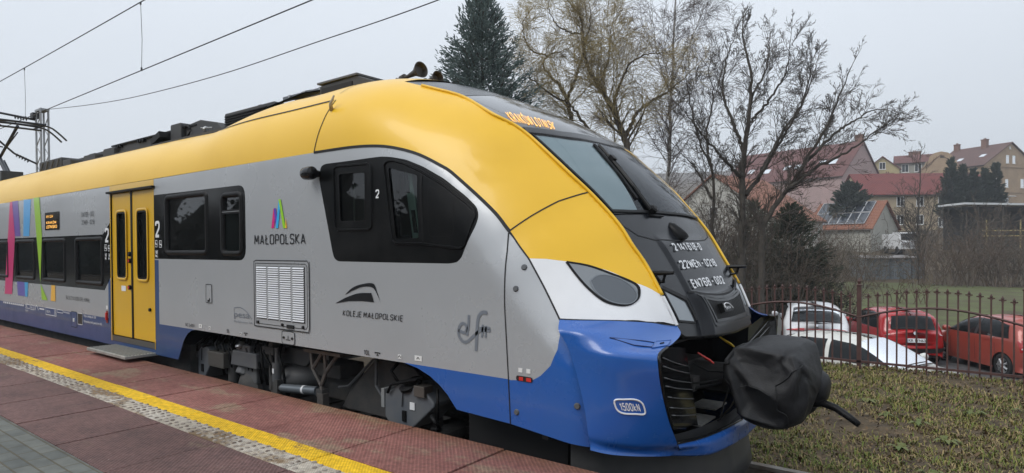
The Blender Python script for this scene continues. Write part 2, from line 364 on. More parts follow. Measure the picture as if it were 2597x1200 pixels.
_a = np.array(ACUR)
_as = smooth_poly(_a, 240)          # edge of the dark mask: x, z, half width
for _k in range(3): _as[1:-1] = (_as[:-2]+2*_as[1:-1]+_as[2:])/4
_d, _fx, _fz = foot(_as[:, 0], _as[:, 1])
_uz = _as[:, 1]
def front(u, v, off=0.0):
    """point of the front mask: u = height of its edge, v = -1 near edge .. 1 far edge"""
    u = np.asarray(u, float); v = np.asarray(v, float)
    def raw(u, v):
        g = lambda c: np.interp(-u, -_uz, c)
        ax, az, w, cx, cz = g(_as[:, 0]), g(_as[:, 1]), g(_as[:, 2]), g(_fx), g(_fz)
        s = np.abs(v)**2.0
        return np.stack([cx+(ax-cx)*s, YC+v*w, cz+(az-cz)*s], -1)
    P = raw(u, v); e = .004
    N = np.cross(raw(u, v+e)-raw(u, v-e), raw(u+e, v)-raw(u-e, v)); N /= np.linalg.norm(N, axis=-1, keepdims=True)+1e-12
    return P+N*off, N

DD = {
'arch': [(-4.765,2.179),(-4.233,2.173),(-3.932,2.153),(-3.729,2.117),(-3.5,2.049),(-3.279,1.948),(-3.151,1.873),(-2.796,1.59),(-2.653,1.442)],
'seamcab': [(-4.687,2.729),(-4.672,2.66),(-4.666,2.594),(-4.69,2.442),(-4.728,2.307),(-4.765,2.179)],
'split': [(-2.653,1.442),(-2.536,1.552),(-2.421,1.652),(-2.324,1.704),(-2.282,1.723)],
'yellowlow': [(-2.488,1.254),(-2.38,1.25),(-2.267,1.233),(-2.149,1.208),(-2.064,1.178),(-1.977,1.135),(-1.892,1.084),(-1.763,0.997)],
'yelback': [(-2.653,1.442),(-2.572,1.345),(-2.488,1.253)],
'seam2': [(-2.488,1.254),(-2.354,1.057),(-2.223,0.862),(-2.123,0.694),(-2.044,0.521),(-1.997,0.325),(-1.975,0.201),(-1.96,0.074)],
'whiteblue': [(-2.223,0.862),(-2.039,0.857),(-1.904,0.851),(-1.765,0.832),(-1.672,0.803)],
'headlight': [(-2.267,1.229),(-2.148,1.202),(-2.017,1.145),(-1.922,1.096),(-1.88,1.062),(-1.863,1.019),(-1.861,0.978),(-1.884,0.949),(-1.928,0.945),(-2.01,0.974),(-2.11,1.054),(-2.194,1.141)],
'lens': [(-2.112,1.101),(-2.091,1.133),(-2.044,1.139),(-1.971,1.112),(-1.903,1.059),(-1.867,1.0),(-1.878,0.957),(-1.93,0.953),(-2.003,0.982),(-2.071,1.037)],
'greycurve': [(-2.222,0.856),(-2.201,0.758),(-2.203,0.671),(-2.249,0.566),(-2.327,0.492),(-2.391,0.455),(-2.574,0.432)],
's1': [(-2.645,1.404),(-2.576,0.138)],
'bolts': [(-2.506,1.194),(-2.544,1.05),(-2.524,0.223),(-2.049,0.331)],
'kN': [(-1.87,0.347),(-1.748,0.307),(-1.859,0.377),(-1.759,0.278)],
'slot': [(-2.523,0.468),(-2.391,0.471),(-2.392,0.442),(-2.52,0.439)],
'stk': [(-2.506,0.524),(-2.476,0.494),(-2.44,0.525),(-2.407,0.495)],
'doorO': [(-9.297,2.087),(-8.021,2.073),(-7.991,0.178),(-9.286,0.171)],
'dw1': [(-9.142,1.843),(-8.8,1.84),(-8.782,0.926),(-9.111,0.945)],
'dw2': [(-8.51,1.838),(-8.19,1.835),(-8.164,0.93),(-8.502,0.934)],
'bandL': [(-9.571,1.534),(-9.312,1.695),(-9.312,0.966),(-9.544,0.776)],
'lw': [[(-13.455,1.499),(-12.435,1.493),(-12.445,0.83),(-13.446,0.831)],[(-12.042,1.523),(-11.018,1.521),(-11.029,0.825),(-12.022,0.821)],[(-10.59,1.503),(-9.572,1.507),(-9.57,0.836),(-10.599,0.838)]],
'bandR': [(-8.001,1.98),(-6.374,1.973),(-6.045,1.969),(-5.926,1.895),(-5.919,1.265),(-5.998,1.21),(-7.958,1.222)],
'rw1': [(-7.681,1.958),(-6.708,1.949),(-6.69,1.266),(-7.672,1.275)],
'rw2': [(-6.393,1.905),(-5.999,1.896),(-5.997,1.265),(-6.392,1.264)],
'grill': [(-5.757,1.217),(-4.85,1.214),(-4.849,0.569),(-5.765,0.575)],
'grin': [(-5.707,1.162),(-4.922,1.161),(-4.915,0.648),(-5.703,0.641)],
'hatch': [(-6.734,0.949),(-6.609,0.947),(-6.607,0.749),(-6.732,0.757)],
'MAL': [(-5.754,1.372),(-4.903,1.37),(-5.746,1.466)],
'M': [(-5.452,1.525),(-5.407,1.524),(-5.411,1.713),(-5.369,1.711),(-5.331,1.522),(-5.373,1.523),(-5.318,1.794),(-5.285,1.793),(-5.249,1.52),(-5.208,1.519),(-5.206,1.619),(-5.187,1.518)],
'KM1': [(-4.477,0.856),(-4.336,0.91),(-4.171,0.954),(-4.003,0.964),(-3.969,0.89),(-4.119,0.892),(-4.292,0.884)],
'KM2': [(-4.346,0.933),(-4.246,0.997),(-4.117,1.033),(-3.975,1.04),(-3.931,0.975),(-3.886,0.886),(-3.921,0.942),(-3.981,1.006),(-4.096,1.013),(-4.225,0.98)],
'KMt': [(-4.376,0.757),(-3.635,0.769),(-4.371,0.802)],
'elf': [(-3.05,0.656),(-2.738,0.683),(-3.048,0.868),(-2.865,0.613)],
'pesa': [(-6.16,0.625),(-5.814,0.647),(-6.157,0.728),(-6.161,0.578),(-5.79,0.601)],
'cabmask': [(-4.696,1.943),(-4.67,2.047),(-4.607,2.065),(-4.247,2.062),(-3.884,2.063),(-3.774,2.051),(-3.609,2.016),(-3.425,1.946),(-3.218,1.841),(-3.016,1.702),(-2.916,1.618),(-2.889,1.555),(-2.9,1.485),(-3.012,1.26),(-3.055,1.224),(-3.13,1.213),(-3.718,1.214),(-4.436,1.217),(-4.489,1.242),(-4.511,1.289)],
'cw1': [(-4.496,2.023),(-4.438,2.042),(-4.024,2.029),(-3.983,1.994),(-3.98,1.503),(-4.017,1.472),(-4.432,1.472),(-4.485,1.506)],
'cp1': [(-4.42,1.966),(-4.069,1.959),(-4.071,1.55),(-4.401,1.555)],
'cw2': [(-3.853,1.997),(-3.819,2.029),(-3.748,2.032),(-3.605,1.994),(-3.441,1.926),(-3.212,1.808),(-2.981,1.652),(-2.921,1.603),(-2.904,1.555),(-2.98,1.33),(-3.022,1.311),(-3.4,1.348),(-3.716,1.355),(-3.76,1.385)],
'cp2': [(-3.789,1.965),(-3.472,1.882),(-3.452,1.403),(-3.703,1.402)],
'post': [(-3.433,1.926),(-3.4,1.35)],
'flap2': [(-3.354,1.802),(-3.118,1.689),(-3.085,1.413),(-3.341,1.412)],
'two': [(-3.935,1.731),(-3.893,1.728),(-3.934,1.797)],
'mir': [(-4.824,2.006),(-4.639,1.992)],
'plate': [(-5.272,0.433),(-5.091,0.45),(-5.27,0.554)],
'n10L': [(-4.1,0.449),(-4.03,0.456),(-4.1,0.492)],
'n9L': [(-6.303,0.459),(-6.252,0.457),(-6.302,0.495)],
'n3x': [(-7.222,0.457),(-7.0,0.461),(-7.221,0.497)],
'st6': [(-6.904,0.507),(-6.83,0.466),(-6.688,0.499),(-6.643,0.462),(-6.049,0.482),(-6.012,0.457),(-3.69,0.496),(-3.65,0.462),(-3.502,0.508),(-3.423,0.467)],
'tr': [(-3.966,0.486),(-3.901,0.46),(-5.969,0.486),(-5.906,0.463)],
'str': [[(-13.707,2.173),(-13.573,2.175),(-13.451,1.571),(-13.671,0.553),(-14.115,0.544),(-13.854,1.577)],[(-13.611,2.177),(-13.255,2.18),(-13.146,1.566),(-13.451,1.571)],[(-12.938,2.178),(-12.563,2.167),(-12.678,1.559),(-12.993,1.564)],[(-12.421,2.178),(-12.134,2.177),(-12.04,1.563),(-12.151,0.79),(-11.816,0.533),(-12.092,0.531),(-12.307,1.567)],[(-13.374,0.787),(-12.964,0.787),(-12.933,0.547),(-13.341,0.547)],[(-12.964,0.787),(-12.771,0.788),(-12.819,0.547),(-12.933,0.547)],[(-11.636,0.78),(-11.463,0.781),(-11.46,0.535),(-11.678,0.532)]],
'LED': [(-11.888,1.922),(-11.228,1.902),(-11.226,1.638),(-11.878,1.644)],
't76': [(-10.317,1.8),(-9.854,1.791),(-10.315,1.862),(-10.322,1.689),(-9.847,1.681)],
't94': [(-11.005,0.589),(-10.067,0.586),(-11.002,0.647)],
'2L': [(-9.473,1.432),(-9.349,1.431),(-9.466,1.615)],
'2R': [(-7.941,1.473),(-7.817,1.471),(-7.935,1.665)],
'pic': [(-9.508,1.399),(-9.41,1.309),(-9.384,1.391),(-9.31,1.305),(-9.501,1.28),(-9.426,1.193),(-9.383,1.276),(-9.314,1.192),(-7.96,1.441),(-7.883,1.353),(-7.854,1.436),(-7.769,1.349),(-7.964,1.318),(-7.882,1.231)],
'red': [(-9.486,0.503),(-9.401,0.508),(-9.408,0.34),(-9.492,0.345)],
'pblk': [(-10.526,0.402),(-10.344,0.413),(-10.351,0.25),(-10.533,0.249)],
'phat': [(-10.792,0.42),(-10.571,0.423),(-10.581,0.197),(-10.802,0.193)],
'tm1': [(-10.296,0.354),(-9.84,0.372),(-10.294,0.409)],
'tm2': [(-10.299,0.277),(-9.632,0.295),(-10.297,0.33)],
't60': [(-11.916,0.415),(-11.429,0.416),(-11.434,0.306),(-11.921,0.301),(-11.88,0.338),(-11.672,0.337)],
'klim': [(-11.385,0.411),(-11.14,0.415),(-11.142,0.369),(-11.387,0.365),(-11.113,0.366),(-10.849,0.372)],
'mk': [(-12.94,0.415),(-12.704,0.419),(-12.708,0.353),(-12.944,0.351),(-12.67,0.415),(-12.466,0.421),(-12.47,0.344),(-12.674,0.343),(-12.428,0.346),(-12.26,0.415),(-12.221,0.372),(-11.965,0.373),(-14.226,0.395),(-12.988,0.357)],
'but': [(-8.704,1.266),(-8.707,1.182),(-8.719,0.822),(-8.941,0.821),(-8.147,0.59)],
}
BAG_D = [[0,0,0,0,0,0,0,0,0,0,10,-10,-25,-46,-54,-64,-52,-16,-3,20,22,2,-30,-47,-88,-93,-60,-34,5,35,24,2,-26,-53,-95,-91,-56,-27,9,42,13,3,-22,-57,-88,-84,-58,-19,1,41,16,-19,-25,-49,-83,-77,-45,-13,-1,24,-39,0,0,0,-3,1,6,7,2,-4,1,-4,-6,0,0,0,-11,-18,-22,-6,-7,-23,0,0,0,-33,-29,-34,-14,-20,-25,0,0,0,-43,-34,-47,-11,-27,-44,0,0,0,-17,-39,-26,-24,-37,-50,0,0,0,-56,-50,-29,-7,-8,-22,0,0,0,-44,-33,-22,-4,-15,-13,0,0,0,-33,-24,-10,-4,-3,-6,0,0,0,6,12,19,0,7,14,0,0,0,17,20,23,13,16,19,18,12,7,-7,-4,-1,-6,-14,-22,-26,-32,-32,-33,-43,-48,-45,-50,-49,-60,-71,-79,-63,-73,-81,-68,-86,-93,-76,-84,-89,-82,-68,-70,-55,-57,-57,-43,-44,-43,-38,-38,-36,-23,-13,-4,1,3,4,14,21,29,24,28,31,26,31,34,24,26,24,17,9,6,3,2,1,-4,-10,-18,-28,-27,-26,-34,-42,-51,-48,-50,-52,-64,-75,-86,-91,-92,-94,-96,-95,-94,-93,-92,-91,-82,-73,-64,-60,-59,-57,-56,-47,-38,-32,-30,-29,-18,-7,2,6,6,7,16,22,30,37,39,40,34,38,42,16,13,11,6,7,6,3,3,2,-2,-8,-15,-25,-25,-24,-30,-38,-48,-54,-55,-58,-65,-75,-81,-93,-92,-90,-90,-91,-89,-91,-88,-86,-78,-80,-64,-56,-56,-56,-50,-44,-30,-25,-23,-21,-13,-8,-4,5,-1,0,14,24,26,43,44,44,29,30,31,19,20,17,4,-11,-21,-10,-32,-33,-19,-19,-22,-17,-28,-23,-31,-40,-45,-54,-53,-51,-57,-66,-75,-85,-82,-82,-89,-103,-100,-82,-80,-79,-74,-73,-55,-51,-48,-46,-35,-26,-19,-17,-20,-15,-10,-6,-4,-2,-13,-6,-2,4,8,37,33,28,16,14,14,18,19,16,-12,-10,-3,-36,-23,-21,-44,-40,-35,-68,-54,-50,-67,-59,-52,-41,-28,-25,-10,-12,-12,-6,7,1,25,24,16,-4,0,3,-2,-5,-1,-1,-3,-7,2,-10,-10,-1,-11,-18,-4,-7,-19,-2,-14,-19,-7,-22,-24,-9,-23,-35,-2,-10,-22,-15,-23,-30,-5,-16,-29,2,-4,-10,-4,-14,-25,-1,-9,-17,-6,-21,-35,-20,-29,-29,-18,-19,-25,-2,-9,-32,2,-11,-31,1,-19,-23,-9,-8,-10,-5,-4,-26,0,-10,-14,0,1,5,4,3,8,2,8,14,6,12,17,5,10,15,3,8,13,9,12,15,5,7,10,-1,2,5,-14,-11,-9,-17,-19,-17,-26,-24,-24,-35,-33,-33,-40,-45,-45,-36,-44,-49,-57,-60,-60,-48,-63,-71,-62,-73,-76,-28,-41,-54,-51,-63,-74,-40,-56,-75,-71,-74,-76,-53,-56,-62,-56,-66,-69,-44,-43,-43,-32,-30,-36,-21,-40,-44,-30,-28,-26,-21,-17,-15,-10,-7,-4,5,8,11,15,15,18,22,25,28,25,28,31,23,25,28,19,21,23,19,20,18,14,11,10,6,8,6,-5,-6,-5,-13,-12,-11,-21,-20,-18,-34,-35,-34,-44,-43,-43,-54,-54,-53,-61,-62,-63,-72,-74,-74,-83,-84,-85,-91,-97,-97,-96,-98,-97,-96,-96,-95,-86,-85,-84,-77,-76,-75,-69,-67,-66,-49,-49,-56,-48,-50,-49,-41,-41,-40,-21,-20,-18,-12,-10,-8,-3,-2,0,16,16,16,23,25,27,29,31,33,36,38,40,33,34,36,28,30,32,4,5,7,3,5,7,7,3,5,-3,-2,-2,-10,-9,-8,-18,-17,-16,-34,-33,-32,-41,-40,-39,-50,-49,-49,-64,-64,-64,-75,-74,-74,-85,-84,-83,-94,-92,-91,-94,-92,-90,-92,-90,-88,-81,-79,-78,-71,-70,-71,-63,-61,-61,-55,-53,-53,-47,-44,-46,-37,-35,-33,-19,-17,-15,-13,-13,-11,-4,-8,-7,16,12,14,24,26,26,29,31,31,43,45,39,40,41,37,35,37,34,14,11,10,13,-1,-11,4,-17,-25,-15,-32,-31,-12,-25,-31,-14,-30,-26,-19,-20,-25,-27,-30,-33,-41,-41,-41,-61,-58,-57,-68,-66,-65,-77,-74,-74,-87,-86,-88,-92,-96,-100,-91,-96,-99,-75,-75,-76,-80,-73,-74,-61,-58,-57,-42,-32,-34,-35,-25,-22,-23,-17,-16,-17,-20,-15,-11,-19,-13,-7,-17,-11,4,3,9,15,19,9,27,19,12,28,24,18,29,26,19,29,27,21,8,15,9,12,6,-1,1,-18,-14,-17,-11,-25,-21,-15,-32,-41,-28,-28,-33,-39,-43,-51,-51,-46,-43,-52,-63,-58,-77,-77,-69,-65,-80,-91,-91,-43,-55,-44,-35,-34,-44,-57,-20,-28,-23,-18,-17,-17,-23,-2,-7,-5,-4,3,-4,-6,12,0,11,12,18,14,7,25,20,28,28,27,23,19],
[0,0,0,0,0,0,0,0,0,0,-10,42,14,-16,1,-4,-18,-44,-17,8,-7,35,-21,-12,-8,8,-10,-11,-12,10,1,33,-4,-6,-10,9,-1,1,-9,8,-11,-10,-20,-18,-7,5,-2,5,-2,5,-15,-11,-11,-7,0,-5,-3,5,5,4,-3,0,0,0,-6,-8,-9,11,29,36,9,17,26,0,0,0,14,-9,0,-25,-28,1,0,0,0,5,-21,-26,-4,-9,-12,0,0,0,-10,-5,-3,-1,-1,0,0,0,0,-4,-2,2,-2,-3,-4,0,0,0,0,-4,-23,-16,-22,-25,0,0,0,-33,-48,-54,-21,-49,-53,0,0,0,-18,-25,-25,-17,-24,-20,0,0,0,-19,-21,-22,5,7,8,0,0,0,-4,-1,3,-12,-11,-9,15,25,35,41,39,37,28,18,4,3,-14,-23,14,43,28,-14,-19,-17,-18,-17,-11,-1,-3,-5,-6,-2,3,0,4,6,6,0,7,-17,-20,-18,-32,-19,-36,-22,-12,-12,-35,-24,-15,-18,-29,-21,-9,-11,-1,9,10,10,-11,-5,3,-5,-1,10,25,35,33,35,28,25,30,24,5,-16,-8,-5,10,27,31,-10,-8,-7,-23,-19,-14,-9,-10,-10,-5,0,5,9,9,9,14,15,12,2,0,3,-36,-39,-14,-8,-5,-1,1,-1,-4,-12,-18,-19,-8,-6,-3,10,9,8,-15,-7,1,8,15,3,-9,-12,-13,21,4,-14,-15,-19,-21,-10,-14,-17,-13,-5,-17,-6,-5,-16,-15,-11,-10,-10,-9,-8,-3,2,3,7,7,7,6,1,3,-4,-7,-10,-9,-24,-4,3,4,5,5,3,0,-17,-27,-24,1,1,-1,7,6,7,-13,-5,2,-16,-16,-16,-13,-6,-7,-4,1,1,-12,-12,-12,-24,-13,-16,-10,-9,-8,-15,-12,-10,-5,-3,-1,-5,-3,-1,4,6,4,3,1,-2,-5,-8,-5,3,1,-1,-1,2,4,6,2,6,6,6,5,-3,-7,1,4,3,2,5,5,4,-10,-5,0,-13,-10,-7,-10,-7,-7,-8,-7,-4,-5,-4,-2,1,1,-2,-6,-3,0,-4,-6,-7,2,-1,-5,2,1,-3,2,-1,-4,19,19,15,11,29,31,12,21,37,-1,5,9,-14,7,4,-22,-11,15,-15,-39,-22,-15,-33,-37,-8,-21,-32,-2,-4,-7,-2,-3,-4,1,1,0,-2,-3,-3,-2,-2,-2,-1,0,1,-1,-4,-7,0,1,-4,5,-10,-24,-21,-17,-8,-15,-4,-35,2,-32,-51,-30,-44,-36,-27,-28,-12,-19,-19,-18,-18,-24,-26,-10,-19,-20,-16,-19,-21,1,2,2,-1,-1,-1,-1,-1,-3,11,11,12,26,24,24,36,34,33,28,30,29,-1,12,17,-17,-14,-2,22,26,21,4,25,38,-22,1,20,-16,-19,-18,-10,-16,-18,-7,-10,-11,-4,-5,-6,-2,-2,-2,2,3,3,6,6,3,-9,-17,-9,-17,-5,1,-40,-39,-39,-49,-49,-35,-48,-25,-27,-17,-24,-31,-31,-34,-30,-18,-19,-26,-15,-12,-14,-20,-11,-7,-20,-16,-11,3,3,3,-2,-3,-4,-6,-8,-10,22,25,14,32,22,26,31,34,24,28,23,26,22,24,26,8,9,10,11,10,10,35,32,29,36,37,36,-20,-21,-23,-18,-19,-19,-14,-15,-15,-5,-6,-5,-1,0,0,5,5,5,16,15,14,18,17,16,9,12,12,-7,-10,-27,-30,-41,-43,-32,-25,-18,-30,-22,-12,-28,-22,-14,-20,-10,-4,-3,-7,-12,-7,0,3,-6,-3,1,2,2,1,-5,-6,-7,-13,-14,-15,23,22,11,13,9,3,26,3,-9,16,-1,-19,5,-13,-21,-1,-18,-19,4,-2,-7,22,16,10,25,16,-1,-24,-23,-19,-19,-19,-15,-14,-13,-12,-5,-4,-4,0,1,1,5,5,5,14,13,10,16,16,12,13,15,11,-36,-32,-15,-25,-20,-27,-18,-15,-11,-5,-4,2,-12,-15,-9,-16,-24,-15,-5,-11,-9,-3,2,2,-6,-3,-3,0,0,1,-7,-8,-7,-15,-15,-14,-16,-14,-15,-15,-11,-6,-10,-4,0,-8,-2,-3,-15,-7,-3,-20,-9,-11,-28,-24,-17,-26,-21,-15,-21,-17,-13,-13,-11,-8,-11,-9,-6,-8,-6,-4,-1,1,2,4,5,5,2,4,4,4,1,-2,-3,-4,-6,1,-1,-3,-2,6,2,-11,4,6,4,8,7,2,-2,2,0,-4,1,-2,-6,0,-2,-3,6,-2,7,5,6,4,3,2,1,1,-6,-6,-5,-13,-12,-11,-8,-13,-10,-10,-10,-11,-9,-8,-10,-8,-7,-7,-9,-10,-7,-7,-7,-4,-6,-7,-7,-2,-4,-2,-1,0,-1,-2,4,4,2,1,3,4,4,-8,-6,-8,-8,-7,-6,-8,-2,-2,-4,-5,-2,1,0,2,3,1,-2,2,3,3,2,2,2,-1,1,2,2,-6,-1,-4,-6,-8,-10,-5],
[0,0,0,0,0,0,0,0,0,0,-28,-48,-36,-33,21,17,-37,-34,-42,-24,-70,-81,-69,-41,22,15,-54,-67,-66,-46,-91,-101,-90,-54,18,6,-68,-96,-88,-59,-88,-103,-110,-59,2,-12,-82,-112,-103,-82,-97,-107,-117,-91,-36,-53,-111,-120,-111,-100,-105,0,0,0,0,-9,-19,-41,-44,-46,-5,-18,-31,0,0,0,-39,-36,-37,-4,-10,-26,0,0,0,-37,-32,-32,-10,-16,-22,0,0,0,-22,-7,7,1,8,15,0,0,0,28,22,24,0,6,12,0,0,0,0,-14,-26,-4,-8,-19,0,0,0,-38,-36,-34,-5,-17,-24,0,0,0,-42,-43,-45,-15,-35,-36,0,0,0,-43,-42,-40,0,-7,-15,0,0,0,-37,-36,-35,-38,-49,-59,-78,-79,-79,-56,-65,-73,-81,-81,-79,-45,-58,-65,-65,-65,-59,-38,-42,-42,-26,-11,7,21,22,22,24,18,16,16,15,15,0,-17,-37,-46,-53,-53,-63,-65,-63,-50,-56,-61,-74,-72,-69,-49,-58,-63,-64,-68,-61,-28,-33,-39,-44,-44,-43,-76,-82,-91,-96,-98,-99,-87,-91,-95,-102,-101,-92,-75,-81,-85,-89,-88,-82,-44,-47,-51,-39,-19,1,21,20,19,15,11,8,13,10,8,-13,-33,-51,-58,-61,-65,-92,-90,-95,-75,-82,-89,-93,-92,-90,-73,-82,-89,-84,-80,-75,-49,-52,-55,-52,-52,-50,-93,-95,-92,-95,-96,-99,-102,-101,-100,-105,-107,-109,-96,-101,-106,-112,-107,-82,-55,-57,-57,-42,-24,-10,14,10,6,0,-5,-8,3,-2,-7,-27,-41,-63,-71,-74,-78,-106,-110,-113,-100,-105,-109,-110,-107,-105,-95,-102,-106,-98,-93,-90,-63,-67,-73,-79,-81,-84,-87,-89,-93,-101,-104,-107,-105,-105,-107,-110,-112,-115,-115,-116,-117,-119,-120,-109,-66,-74,-82,-76,-62,-48,-8,-17,-26,-35,-34,-39,-21,-31,-41,-64,-76,-95,-90,-97,-104,-124,-123,-121,-115,-117,-118,-117,-115,-113,-106,-109,-109,-109,-106,-104,-87,-92,-96,-98,-101,-102,-101,-106,-111,-109,-110,-114,-114,-115,-115,-107,-117,-113,-65,-97,-107,-78,-103,-105,-121,-121,-118,-120,-118,-118,-114,-115,-116,-104,-108,-113,-17,-25,-33,-12,-29,-37,-10,-23,-39,-1,-16,-27,-1,-13,-27,-3,-11,-25,-3,-12,-23,-7,-15,-23,-8,-17,-26,-4,-12,-21,-8,-16,-12,-4,-2,3,6,14,21,4,10,17,5,12,18,-6,-7,-4,-13,-23,-18,-13,-17,-18,-1,-10,-27,1,-14,-29,-3,-18,-27,-8,-15,-24,-7,-14,-32,-5,-25,-35,-19,-35,-41,-13,-29,-35,-21,-28,-34,-16,-23,-27,-17,-23,-29,-19,-26,-31,-50,-60,-70,-53,-61,-70,-55,-63,-71,-57,-66,-74,-49,-64,-74,-48,-58,-70,-45,-51,-58,-43,-52,-59,-39,-48,-56,-25,-27,-26,-9,-12,-12,7,5,7,28,27,26,22,21,20,23,21,18,0,0,0,-14,-14,-15,-33,-37,-37,-45,-51,-57,-43,-49,-57,-41,-56,-61,-49,-57,-66,-51,-58,-65,-50,-57,-66,-44,-47,-60,-48,-47,-52,-46,-51,-57,-35,-37,-38,-38,-38,-39,-39,-39,-40,-84,-90,-95,-85,-91,-91,-86,-91,-93,-87,-91,-97,-88,-93,-98,-85,-88,-92,-72,-79,-84,-71,-77,-82,-70,-78,-81,-29,-33,-36,-13,-15,-17,5,3,2,18,14,14,12,9,10,11,10,9,-7,-9,-11,-25,-28,-30,-40,-44,-48,-68,-75,-86,-70,-77,-83,-70,-79,-88,-80,-85,-90,-77,-83,-88,-74,-80,-85,-65,-73,-81,-69,-67,-69,-66,-70,-70,-45,-45,-47,-45,-46,-48,-45,-45,-47,-101,-103,-101,-100,-99,-101,-101,-99,-98,-103,-102,-101,-99,-100,-103,-97,-100,-104,-95,-101,-106,-93,-99,-104,-81,-81,-81,-41,-43,-42,-22,-25,-24,-2,-5,-8,10,6,2,5,-1,-4,2,-3,-7,-18,-21,-25,-37,-41,-42,-55,-59,-62,-98,-101,-104,-99,-102,-105,-97,-101,-107,-100,-104,-107,-99,-105,-107,-97,-104,-106,-85,-91,-95,-81,-80,-86,-80,-82,-87,-51,-53,-69,-52,-54,-68,-53,-55,-67,-91,-93,-97,-94,-96,-99,-100,-101,-103,-107,-108,-110,-109,-111,-112,-112,-113,-114,-119,-120,-120,-115,-119,-121,-90,-96,-103,-51,-59,-67,-36,-45,-53,-21,-30,-38,-9,-18,-26,-11,-18,-25,-15,-22,-29,-36,-44,-53,-48,-60,-68,-71,-80,-87,-113,-120,-124,-116,-122,-123,-117,-120,-121,-113,-115,-117,-110,-113,-114,-108,-111,-112,-101,-104,-105,-98,-97,-102,-91,-96,-100,-89,-93,-98,-85,-89,-95,-82,-86,-93,-105,-103,-108,-112,-108,-106,-104,-112,-111,-111,-115,-113,-115,-113,-118,-115,-117,-116,-118,-120,-117,-95,-93,-109,-114,-97,-72,-80,-76,-61,-85,-103,-85,-62,-57,-109,-87,-109,-118,-122,-109,-94,-121,-123,-121,-119,-120,-121,-122,-117,-118,-118,-117,-116,-115,-116,-110,-111,-112,-113,-109,-107,-109,-104,-104,-105,-108,-104,-100,-103]]
# ================================================================== TRAIN
YELLOW = mat('yellow_paint', (.84, .50, .022), .34, coat=.2, spec=.4, col2=(.76, .44, .02), nscale=.9, nlo=.45, nhi=.8, rough2=.42)
GREY = mat('silver_paint', (.41, .425, .44), .27, metal=.18, coat=.35, col2=(.375, .39, .405), nscale=1.1, nlo=.4, nhi=.75, rough2=.36)
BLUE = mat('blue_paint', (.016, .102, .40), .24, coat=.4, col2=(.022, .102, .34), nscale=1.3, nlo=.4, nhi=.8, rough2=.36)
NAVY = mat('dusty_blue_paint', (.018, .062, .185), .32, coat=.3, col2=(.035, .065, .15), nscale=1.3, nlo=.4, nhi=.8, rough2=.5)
WHITE = mat('white_paint', (.78, .79, .80), .28, coat=.4, col2=(.70, .71, .72), nscale=2, nlo=.45, nhi=.8)
BLACK = mat('gloss_black', (.005, .0055, .006), .12, coat=.12, spec=.3, col2=(.012, .012, .013), nscale=4, nlo=.45, nhi=.8, rough2=.3)
SATIN = mat('satin_black', (.004, .0045, .005), .30, spec=.14, col2=(.014, .014, .014), nscale=3, nlo=.4, nhi=.8, rough2=.45)
MASKM = mat('mask_black', (.011, .0125, .016), .2, coat=.04, spec=.25, col2=(.016, .018, .021), nscale=2, nlo=.4, nhi=.8, rough2=.28)
RUBBER = mat('rubber', (.007, .007, .0075), .5, spec=.2)
SEAM = mat('seam_black', (.008, .008, .009), .7)  # near-black for panel joints, slots and small dark fittings
UNDER = mat('underframe_dirt', (.042, .043, .044), .75, col2=(.07, .065, .06), nscale=5, bump=.2, bscale=30)
DARKG = mat('dark_grey_metal', (.08, .088, .098), .5, metal=.1, col2=(.12, .12, .12), nscale=4, rough2=.7)
ROOFM = mat('roof_grey', (.035, .036, .038), .55, col2=(.065, .065, .065), nscale=3, nlo=.35, nhi=.75, rough2=.75)
STEEL = mat('steel', (.42, .43, .44), .38, metal=.8, col2=(.28, .28, .27), nscale=8)
TEXTD = mat('dark_lettering', (.010, .011, .013), .45, spec=.3); TEXTW = mat('white_lettering', (.75, .76, .77), .4); TEXTG = mat('grey_lettering', (.17, .19, .22), .4)
AMBER = mat('amber_led', (1, .50, .10), emit=.75); LEDBACK = mat('display_black', (.012, .010, .008), .12)
RED = mat('red_plastic', (.55, .03, .025), .35); PANE = glass('window_glass', (.75, .9, .85), .75)
PANED = glass('dark_window_glass', (.7, .75, .75), .02); SCREEN = glass('windscreen_glass', (.95, 1, 1), 1.0, ior=1.22)
TR = thing('train', 'yellow silver and blue electric passenger train with a covered front coupler at the platform', 'train', (-10, YC, -.54))
def zt_(x): return np.interp(x, PROFILE[:, 0], PROFILE[:, 1])
def zb_(x): return np.minimum(2.35, zt_(x)-.45)
def z2h(x, z):
    x, z = np.asarray(x, float), np.asarray(z, float); zt, zb = zt_(x), zb_(x)
    f = np.clip((z-zb)/(zt-zb), 0, .99999)
    return np.where(z > zb, zb+1-(1-f)**(1/2.4), z)
def h2z(x, h):
    zt, zb = zt_(x), zb_(x); f = np.clip(h-zb, 0, 1)
    return np.where(h > zb, zb+(zt-zb)*(1-(1-f)**2.4), h)
def xz2xh(poly): p = np.asarray(poly, float); return np.stack([p[:, 0], z2h(p[:, 0], p[:, 1])], 1)
def patch(name, poly, m, parent=TR, holes=(), off=0., step=.06, sx=1., mirror=False, inh=False, label=None):
    """panel that lies on the skin inside an outline drawn on the side of the train (x, z)"""
    S = np.array([sx, 1.])
    P = np.asarray(poly, float) if inh else xz2xh(poly)
    v, f = triangulate(P/S, [xz2xh(h)/S for h in holes], step)
    v = v*S; Q, N = lift(v[:, 0], h2z(v[:, 0], v[:, 1]), off)
    o = obj(name, MB().add(Q, f), m, parent, normals=N, label=label)
    if mirror:
        Q2 = Q*[1, -1, 1]+[0, 2*YC, 0]; obj(name, MB().add(Q2, [t[::-1] for t in f]), m, parent, normals=N*[1, -1, 1])
    return o
